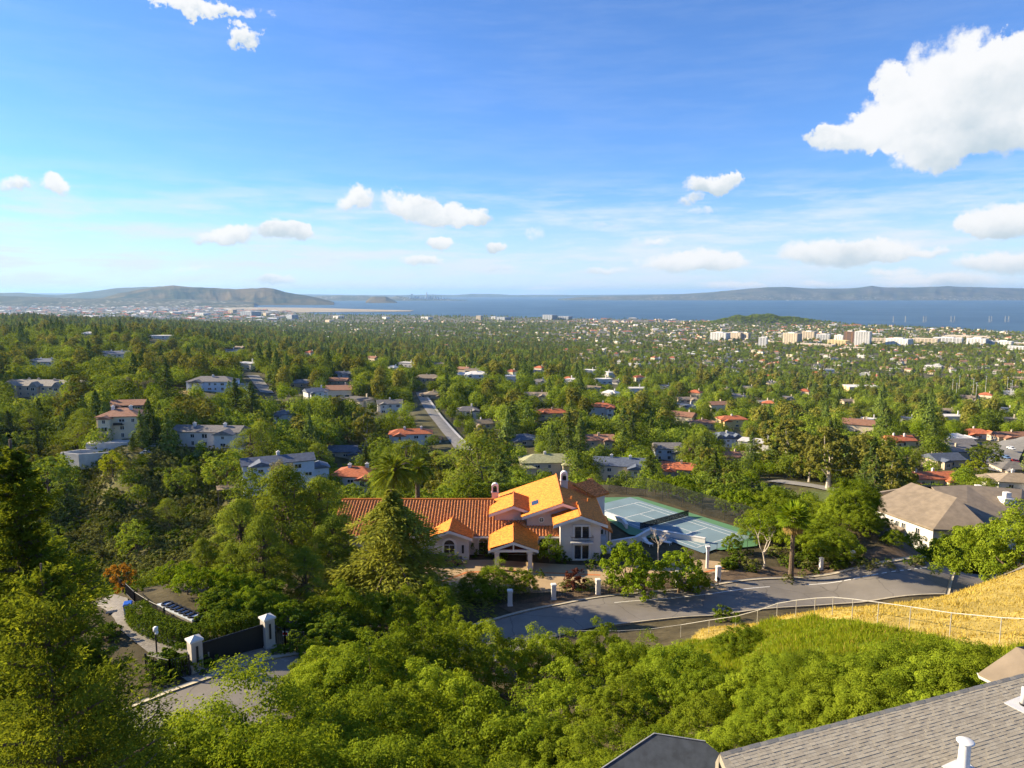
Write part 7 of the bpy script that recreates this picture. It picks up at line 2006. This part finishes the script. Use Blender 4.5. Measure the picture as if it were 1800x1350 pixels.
wo.modifiers.new('plant', 'NODES').node_group = ng

# grass on the near slopes
def grass(name, poly, n, h, w, mat, label, seed, shade=None):
    r = np.random.default_rng(seed)
    P = np.array(poly); lo, hi = P.min(0), P.max(0)
    X, Y = r.uniform(lo[0], hi[0], n * 3), r.uniform(lo[1], hi[1], n * 3)
    # closer to us more blades
    k = in_poly(X, Y, poly) & (r.random(n * 3) < np.clip(45.0 / np.maximum(Y, 1), .3, 1.0)) & (Y > 20)
    X, Y = X[k][:n], Y[k][:n]; m_ = len(X)
    Z = ground(X, Y)
    clump = .65 + .5 * np.sin(X * 1.1 + 1.0) * np.sin(Y * .9) + .25 * np.sin(X * 2.7 + Y * 1.9)
    hh = h * np.clip(clump, .35, 1.3) * r.uniform(.6, 1.4, m_); a = r.uniform(0, 6.28, m_); ww = w * r.uniform(.6, 1.4, m_)
    dx, dy = np.cos(a) * ww, np.sin(a) * ww; lx, ly = r.normal(size=m_) * .35 * hh, r.normal(size=m_) * .35 * hh
    V = np.empty((m_, 3, 3))
    V[:, 0] = np.stack([X - dx, Y - dy, Z - .03], 1); V[:, 1] = np.stack([X + dx, Y + dy, Z - .03], 1); V[:, 2] = np.stack([X + lx, Y + ly, Z + hh], 1)
    me = new_mesh(name, V.reshape(-1, 3), np.arange(m_ * 3).reshape(m_, 3), (MATS[mat],), False, None, {'tint': np.repeat(np.clip(r.random(m_) * .6 + .4 * clump, 0, 1), 3)})
    tag(link(name, me), label, 'grass', kind='stuff')
grass('green_grass', GREEN_POLY, 70000, .42, .035, 'blade_green', 'tall fresh green grass on the near slope below the fence', 1)
grass('dry_grass', GREEN_POLY, 9000, .34, .035, 'blade_gold', 'scattered dry stalks in the green grass of the near slope', 5)
grass('golden_grass', GOLD_POLY, 90000, .20, .04, 'blade_gold', 'dry golden grass on the knoll beside the fence', 2)
# ------------------------------------------------------------------ town, shore and far city
BR = random.Random(9)
def block(name, x, yb, Y, w, d, h, wall, label, rot=0.0, floors=None, band='window_dark', cat='building', roofbox=True, group=None, fins=0):
    p = at_depth(x, yb, Y)
    z = gz(p[0], Y)
    t = thing(name, label, cat, (p[0], Y, z), rot, group)
    MB().box(-w / 2, w / 2, 0, d, -4, h).box(-w / 2, w / 2, 0, d, h, h + .9).build('wall', MATS[wall], t)
    n = floors or max(2, int(h / 3.8))
    for k in range(n):
        zz = h * (k + .5) / n
        MB().box(-w / 2 + .8, w / 2 - .8, -.12, .05, zz - h / n * .22, zz + h / n * .22).box(w / 2 - .05, w / 2 + .12, 1, d - 1, zz - h / n * .22, zz + h / n * .22).box(-w / 2 - .12, -w / 2 + .05, 1, d - 1, zz - h / n * .22, zz + h / n * .22).build('window_band', MATS[band], t)
    for k in range(fins):
        xx = -w / 2 + w * (k + .5) / fins
        MB().box(xx - w / fins * .14, xx + w / fins * .14, -.35, -.1, 0, h).build('pier', MATS[wall], t)
    if roofbox: MB().box(-w * .22, w * .2, d * .25, d * .7, h + .9, h + 4.5).build('roof_plant', MATS['roof_pale'], t)
    return t
HPX = lambda px_, Y: px_ * Y / 1239.0
TOWN = [ # x, ybase, Y, width px, height px, wall, label, fins
 (1262, 592, 2950, 30, 14, 'tower_white', 'white mid-rise block with rounded ends at the left of downtown', 6), (1290, 591, 3000, 24, 13, 'tower_cream', 'cream apartment block right of the white mid-rise', 5), (1309, 592, 2980, 14, 12, 'tower_cream', 'second cream apartment block left of the slim white tower', 3),
 (1340, 609, 2500, 14, 17, 'tower_white', 'slim white tower standing alone left of downtown', 3), (1388, 602, 2750, 28, 19, 'tower_cream', 'broad cream tower at the centre of downtown', 6), (1420, 588, 3050, 22, 14, 'tower_cream', 'stepped cream office block behind the broad cream tower', 5),
 (1446, 592, 2950, 22, 12, 'tower_white', 'pale office block right of the stepped office', 5), (1474, 594, 2900, 16, 12, 'tower_white', 'white office block left of the brown tower', 4), (1492, 601, 2800, 18, 21, 'tower_brown', 'brown twin-slab tower in downtown', 2), (1514, 610, 2600, 25, 25, 'tower_white', 'tall bright white tower right of the brown tower', 6),
 (1575, 611, 2580, 38, 15, 'tower_white', 'white office block with a grid of dark glass bays', 7), (1470, 607, 2660, 32, 8, 'plaster_yellow', 'long low ochre building at the foot of the brown tower', 6), (1545, 597, 2850, 24, 7, 'tower_cream', 'low cream building behind the grid office', 4), (1625, 599, 2800, 40, 8, 'tower_cream', 'long low beige building right of the grid office', 7),
 (1665, 596, 2850, 44, 9, 'tower_white', 'long white row building in the right of downtown', 8), (1715, 603, 2700, 30, 13, 'tower_white', 'white office block at the right of downtown', 6), (1741, 604, 2680, 12, 9, 'tower_grey', 'small blue-grey glass block right of the white office', 3), (1762, 605, 2660, 26, 9, 'tower_white', 'white gridded apartment block at the far right of downtown', 6),
 (1785, 616, 2400, 24, 7, 'tower_white', 'low white block at the right edge below downtown', 5), (1500, 617, 2420, 34, 6, 'tower_cream', 'low cream hall below the bright white tower', 5), (1700, 585, 3150, 70, 5, 'tower_cream', 'very long pale shed beyond downtown', 9), (1430, 612, 2550, 60, 6, 'tower_cream', 'long pale parking block before the broad cream tower', 9),
 (1640, 640, 1700, 26, 6, 'roof_pale', 'low white hall among bright trees below downtown', 4),
 (841, 558, 5400, 10, 8, 'tower_cream', 'tan tower by the shore left of centre', 3), (880, 559, 5450, 24, 5, 'tower_grey', 'blue-grey office slab by the shore', 5), (962, 558, 5500, 24, 8, 'tower_grey', 'left of two dark office slabs by the shore', 4), (990, 559, 5500, 22, 6, 'tower_grey', 'right of two dark office slabs by the shore', 4),
 (867, 556, 5600, 10, 4, 'tower_white', 'small white block by the shore', 2), (746, 555, 5600, 20, 4, 'tower_white', 'low pale hall at the end of the runway spit', 4), (675, 554, 5600, 14, 4, 'tower_white', 'white hall on the shore below the runway', 3), (590, 554, 5700, 20, 5, 'tower_white', 'white hangar on the shore left of the poles', 4),
 (575, 560, 5000, 16, 4, 'tower_cream', 'sand-coloured hall in the far trees', 3), (508, 556, 5600, 22, 7, 'tower_grey', 'wide grey block at the edge of the airport town', 4), (432, 551, 6200, 34, 9, 'tower_grey', 'grey terminal block in the airport town', 5), (465, 551, 6300, 14, 6, 'tower_cream', 'cream tower in the airport town', 3),
 (350, 552, 6300, 26, 5, 'tower_white', 'white block in the airport town left of the terminal', 4), (405, 547, 7000, 14, 7, 'tower_cream', 'beige tower behind the terminal', 3), (300, 549, 6900, 30, 4, 'tower_white', 'low white sheds under the mountain', 5), (250, 547, 7200, 22, 4, 'tower_white', 'low white shops left under the mountain', 4), (196, 620, 1150, 10, 3, 'tower_white', 'white terrace roof in the left hill woods', 2),
]
for x, yb, Y, wp, hp, wall, lab, fins in TOWN:
    block('office_block', x, yb, Y, HPX(wp, Y), HPX(wp, Y) * .55, HPX(hp, Y) * 1.0, wall, lab, BR.uniform(-.95, -.55), None, 'window_dark', 'building', hp > 8, 'town blocks', fins)
# mission-style school with tower, white flat halls
p = at_depth(1345, 657, 1250); z = gz(p[0], 1250)
t = thing('school_building', 'long mission-style school with salmon roofs and a small square tower', 'building', (p[0], 1250, z), -.1)
MB().box(-18, 30, 0, 14, -3, 8).box(-62, -18, 8, 20, -3, 6).box(-26, -19, 4, 11, -3, 15).build('wall', MATS['plaster_white'], t)
r = MB(); roof_solid(r, -18, 30, 0, 14, 8.2, .38, 'gable_x', .8); roof_solid(r, -62, -18, 8, 20, 6.2, .38, 'gable_x', .8); roof_solid(r, -26, -19, 4, 11, 15.2, .4, 'hip', .5); r.build('roof', MATS['tile_red'], t)
for k in range(14): MB().box(-16 + k * 3.3, -14.4 + k * 3.3, -.12, .0, 4.2, 6.2).build('window', MATS['glass'], t)
for i, (x, y, Y, w, d, h, lab) in enumerate([(1460, 668, 1080, 52, 26, 5, 'long white flat-roofed hall left of the beige hall'), (1522, 672, 1050, 46, 30, 8, 'beige flat-roofed hall with pale roof below the plain'), (1438, 690, 880, 34, 16, 4, 'white flat shed among dark trees below the long hall'), (1590, 684, 930, 30, 20, 5, 'pale flat shed right of the beige hall'), (1555, 690, 900, 26, 18, 4, 'small white shed right of the tall dark tree'), (1178, 668, 1150, 22, 14, 5, 'cream flat house in trees left of the school'), (1128, 680, 1000, 16, 12, 5, 'small cream house among palms')]):
    p = at_depth(x, y, Y); z = gz(p[0], Y)
    t = thing('flat_hall', lab, 'building', (p[0], Y, z), -.12)
    MB().box(-w / 2, w / 2, 0, d, -3, h).build('wall', MATS['plaster_cream' if i != 1 else 'plaster_yellow'], t)
    MB().box(-w / 2 - .5, w / 2 + .5, -.5, d + .5, h, h + .6).build('roof', MATS['roof_pale'], t)
    for k in range(int(w / 6)): MB().box(-w / 2 + 2 + k * 6, -w / 2 + 5 + k * 6, -.1, 0, 1.2, 3.0).build('window', MATS['glass'], t)

cand = []
def town_dens(x, Y):
    if x < 560: return .10 if Y < 3500 else .5
    if x < 1000: return .16 if Y < 2300 else .5
    return .25 if Y < 1100 else .55 if Y < 1500 else 1.0
for _ in range(3900):
    Y = math.sqrt(BR.uniform(700 ** 2, 5200 ** 2)); x = BR.uniform(-40, 1840)
    if BR.random() > town_dens(x, Y): continue
    X = (x - 900) / 1225.0 * Y
    cand.append((X, Y, BR.randrange(len(SM)), BR.uniform(-.95, -.25) + (1.57 if BR.random() < .3 else 0), x))
CZ = ground(np.array([c[0] for c in cand]), np.array([c[1] for c in cand]))
cand = [(*c, z) for c, z in zip(cand, CZ) if z > 1.0 and not (c[1] > 4000 and z > 14 and c[4] > 1100)]
cand.sort(key=lambda c: c[1])
OCC = {}
for w in WOODS: OCC.setdefault((int(w[1] // 20), int(w[2] // 20)), []).append(w)
far_pts = []
made = 0
for X, Y, k, rz, x, z in cand:
    me, wall, roof = SM[k]
    if made < 240:
        zone = 'left hill woods' if x < 560 else 'middle of the wooded plain' if x < 1000 else 'bright plain below downtown' if Y > 1500 else 'wooded flank below the plain'
        lab = 'small %s house in the %s' % (COLW[roof] + (' white' if wall == 'plaster_white' else ' cream' if wall == 'plaster_cream' else ' tan'), zone)
        tag(link('small_house', me, None, (X, Y, z + (1.0 if Y > 1000 else .5)), (0, 0, rz)), lab, 'house', lab); made += 1
    else: far_pts.append((X, Y, z, k, rz))
def box_mass(name, items, label):
    V, F, M_ = [], [], []
    for (X, Y, z, w, d, h, a, mi) in items:
        c, s = math.cos(a), math.sin(a); b = len(V)
        for zz in (z - 3, z + h):
            for (i, j) in ((-w, -d), (w, -d), (w, d), (-w, d)): V.append((X + (i * c - j * s) / 2, Y + (i * s + j * c) / 2, zz))
        rz_ = z + h + d * .18
        V += [(X - w * .3 * c, Y - w * .3 * s, rz_), (X + w * .3 * c, Y + w * .3 * s, rz_)]
        F += [(b, b + 1, b + 5, b + 4), (b + 1, b + 2, b + 6, b + 5), (b + 2, b + 3, b + 7, b + 6), (b + 3, b, b + 4, b + 7), (b + 4, b + 5, b + 9, b + 8), (b + 6, b + 7, b + 8, b + 9), (b + 5, b + 6, b + 9), (b + 7, b + 4, b + 8)]
        M_ += [0 if mi % 3 else 1] * 4 + [2 + mi % 4] * 4
    o = link(name, new_mesh(name, V, F, [MATS[k] for k in ('plaster_cream', 'plaster_tan', 'roof_pale', 'roof_grey', 'roof_tan', 'tile_red')], False, M_))
    tag(o, label, 'houses', kind='stuff')
items = [(X, Y, z + 1.5, BR.uniform(12, 24), BR.uniform(9, 13), BR.uniform(3, 7), rz, BR.randrange(12)) for X, Y, z, k, rz in far_pts]
for _ in range(380):      # denser belt in front of the water
    Y = BR.uniform(3400, 5600); x = BR.uniform(980, 1850); X = (x - 900) / 1225.0 * Y
    items.append((X, Y, 4, BR.uniform(14, 60), BR.uniform(10, 25), BR.uniform(4, 9), BR.uniform(-.3, .3), BR.randrange(12)))
for _ in range(800):     # airport town and the foot of the mountain
    Y = BR.uniform(5200, 11500); x = BR.uniform(-60, 520); X = (x - 900) / 1225.0 * Y
    items.append((X, Y, 4, BR.uniform(20, 90), BR.uniform(15, 40), BR.uniform(5, 14), BR.uniform(-.3, .3), BR.randrange(12)))
_zz = ground(np.array([i[0] for i in items]), np.array([i[1] for i in items]))
items = [(a, b, z, *r_) for (a, b, _, *r_), z in zip(items, _zz) if z > 1.0 and not (b > 4000 and z > 14 and a > 500)]
box_mass('distant_town', items, 'pale mass of distant houses and sheds on the plain')

# power pylons in the bay and floodlight poles on the plain
def pylon(x, y, Y, h, label, group):
    p = at_depth(x, y, Y)
    t = thing('power_pylon', label, 'pylon', (p[0], Y, max(0.0, gz(p[0], Y))), .2, group)
    mb = MB()
    for sx, sy in ((-1, -1), (1, -1), (1, 1), (-1, 1)): mb.tube([(sx * h * .09, sy * h * .09, -2), (sx * h * .03, sy * h * .03, h * .65), (sx * h * .012, sy * h * .012, h)], h * .011, 4)
    for k in range(5):
        a0, a1 = h * .65 * k / 5, h * .65 * (k + 1) / 5; w0, w1 = h * (.09 - .06 * k / 5), h * (.09 - .06 * (k + 1) / 5)
        mb.tube([(-w0, -w0, a0), (w1, -w1, a1)], h * .006, 4).tube([(w0, -w0, a0), (-w1, -w1, a1)], h * .006, 4)
    mb.build('mast', MATS['galvanised'], t)
    for k in (.68, .8, .92): MB().tube([(-h * .14, 0, h * k), (h * .14, 0, h * k)], h * .008, 4).build('arm', MATS['galvanised'], t)
for i, x in enumerate((1570, 1591, 1623, 1627, 1671, 1677, 1738, 1742, 1766, 1772)):
    pylon(x, 566 + (x - 1570) * .025, 5100, 46, 'pale power pylon standing in the bay beyond the plain', 'pylons in the bay')
for i, x in enumerate((1681, 1684, 1706, 1716, 1721, 1754, 1776, 1790, 1793)):
    p = at_depth(x, 690, 900); z = gz(p[0], 900)
    t = thing('light_mast', 'slim white light mast among trees at the right of the plain', 'mast', (p[0], 900 + (i % 3) * 12, z), 0, 'light masts')
    MB().tube([(0, 0, -1), (0, 0, 22 + (i % 3) * 3)], [.2, .12], 6).build('pole', MATS['white_trim'], t)
    MB().box(-.8, .8, -.12, .12, 21.5 + (i % 3) * 3, 22.3 + (i % 3) * 3).build('lamp_bar', MATS['white_trim'], t)
for i in range(9):
    x = 602 + i * 3.2; p = at_depth(x, 556, 5500)
    t = thing('light_mast', 'thin dark mast in the row before the runway', 'mast', (p[0], 5500, 3), 0, 'masts before the runway')
    MB().tube([(0, 0, -2), (0, 0, 52)], [1.2, .8], 5).build('pole', MATS['dark_plastic'], t)
    MB().box(-3, 3, -.6, .6, 50, 51).build('lamp_bar', MATS['dark_plastic'], t)
# skyline across the bay
SKY_T = [(750, 513, 3.0), (724, 516.5, 3.6), (731, 520, 3), (738, 521, 3), (745, 521, 2.5), (757, 519.5, 3), (762, 520.5, 2.6), (766, 519.5, 2.4), (771, 521.5, 3), (776, 522, 3), (716, 523, 3), (710, 524, 3), (720, 521, 2.4), (728, 522, 2.4), (735, 519.7, 2.2), (742, 522, 2.6), (754, 521, 2.2), (760, 522, 2.4), (768, 523, 2.4), (781, 523.5, 3), (787, 524, 3), (702, 524, 3), (694, 523.5, 2.6)]
for i, (x, yt, wp) in enumerate(SKY_T):
    Y = 20000 + (i % 4) * 120
    p = at_depth(x, yt, Y); h = p[2]
    w = wp * Y / 1239.0 * .8
    tall = i == 0
    lab = 'tallest tapering tower of the skyline across the bay' if i == 0 else 'broad dark tower left in the skyline across the bay' if i == 1 else 'distant tower of the skyline across the bay'
    t = thing('skyline_tower', lab, 'tower', (p[0], Y, 0), 0, 'skyline towers')
    if tall: MB().lathe([(w * .55, -5), (w * .54, h * .5), (w * .44, h * .8), (w * .2, h)], 12).build('shaft', MATS['tower_grey'], t)
    else:
        MB().box(-w / 2, w / 2, -w / 2, w / 2, -5, h * .93).build('shaft', MATS['tower_grey' if i % 3 else 'tower_white'], t)
        MB().box(-w * .3, w * .3, -w * .3, w * .3, h * .93, h).build('roof_plant', MATS['tower_grey'], t)

# ------------------------------------------------------------------ parked cars
def car(X, Y, rz, mat, label, z=None):
    t = thing('parked_car', label, 'car', (X, Y, (gz(X, Y) if z is None else z) + .12), rz)
    prof = [(-2.2, .35), (-2.25, .75), (-1.5, .92), (-1.0, 1.42), (.7, 1.45), (1.35, .98), (2.1, .85), (2.25, .6), (2.2, .32)]
    n = len(prof)
    V = [(a, -.86, b) for a, b in prof] + [(a, .86, b) for a, b in prof]
    for q in (3, 4): V[q] = (V[q][0], -.68, V[q][2]); V[n + q] = (V[n + q][0], .68, V[n + q][2])
    MB().add(V, [tuple(range(n)), tuple(range(n, 2 * n))[::-1]] + [(i, n + i, n + (i + 1) % n, (i + 1) % n) for i in range(n)]).build('body', MATS[mat], t)
    MB().add([(-1.42, -.66, .97), (-1.06, -.6, 1.36), (-1.06, .6, 1.36), (-1.42, .66, .97)], [(0, 3, 2, 1)]).add([(1.32, -.66, 1.02), (.78, -.6, 1.40), (.78, .6, 1.40), (1.32, .66, 1.02)], [(0, 1, 2, 3)]).build('windscreen', MATS['glass'], t, loc=(0, 0, .03))
    for s in (-1, 1): MB().add([(-1.3, s * .85, .97), (1.1, s * .85, 1.0), (.68, s * .72, 1.38), (-.98, s * .72, 1.38)], [(0, 1, 2, 3) if s < 0 else (3, 2, 1, 0)]).build('side_window', MATS['glass'], t)
    for a in (-1.4, 1.35):
        for s in (-.8, .8): MB().lathe([(.32, -.1), (.34, -.06), (.34, .06), (.32, .1)], 12).build('wheel', MATS['rubber'], t, loc=(a, s, .3), rot=(R(90), 0, 0))
    for s in (-.6, .6): MB().box(2.2, 2.27, s - .18, s + .18, .58, .72).build('headlight', MATS['white_trim'], t)
for x, y, Y, rz, m_, lab in [(258, 800, 258, .4, 'car_white', 'white car parked below the long white house'), (266, 796, 262, .45, 'car_blue', 'blue car parked beside the white car below the long white house'), (274, 793, 266, .5, 'car_white', 'second pale car at the end of the row below the long white house'),
                            (1748, 812, 303, 1.45, 'car_white', 'pale car parked on the left side of the street'), (1768, 808, 308, 1.5, 'car_blue', 'dark blue car parked across the street'), (1763, 821, 294, 1.5, 'car_dark', 'dark car parked nearest at the right of the street'), (1777, 792, 330, 1.5, 'car_white', 'white car at the far end of the street'), (1784, 815, 300, 1.4, 'car_red', 'red car in the drive right of the street')]:
    p = at_depth(x, y, Y); car(p[0], Y, rz, m_, lab, max(gz(p[0], Y), p[2]) + .5 if x > 1700 else None)
p = gp(787, 980); car(-9.2, 95.3, .1, 'car_dark', 'dark car parked under the arched window of the villa')

# ------------------------------------------------------------------ haze
hm = bpy.data.materials.new('haze'); hm.use_nodes = True
g = NT(hm.node_tree); g.n.clear()
out = g.node('ShaderNodeOutputMaterial'); pv = g.node('ShaderNodeVolumePrincipled')
pv.inputs['Color'].default_value = (0.36, 0.62, 1.0, 1)
pv.inputs['Density'].default_value = 2.5e-5
pv.inputs['Anisotropy'].default_value = 0.2
g.t.links.new(pv.outputs[0], out.inputs['Volume'])
hz = MB().box(-48000, 48000, -46000, 75000, -12, 480).build('haze', hm)
tag(hz, 'thin bluish haze filling the air over the valley and bay', 'haze', kind='stuff')
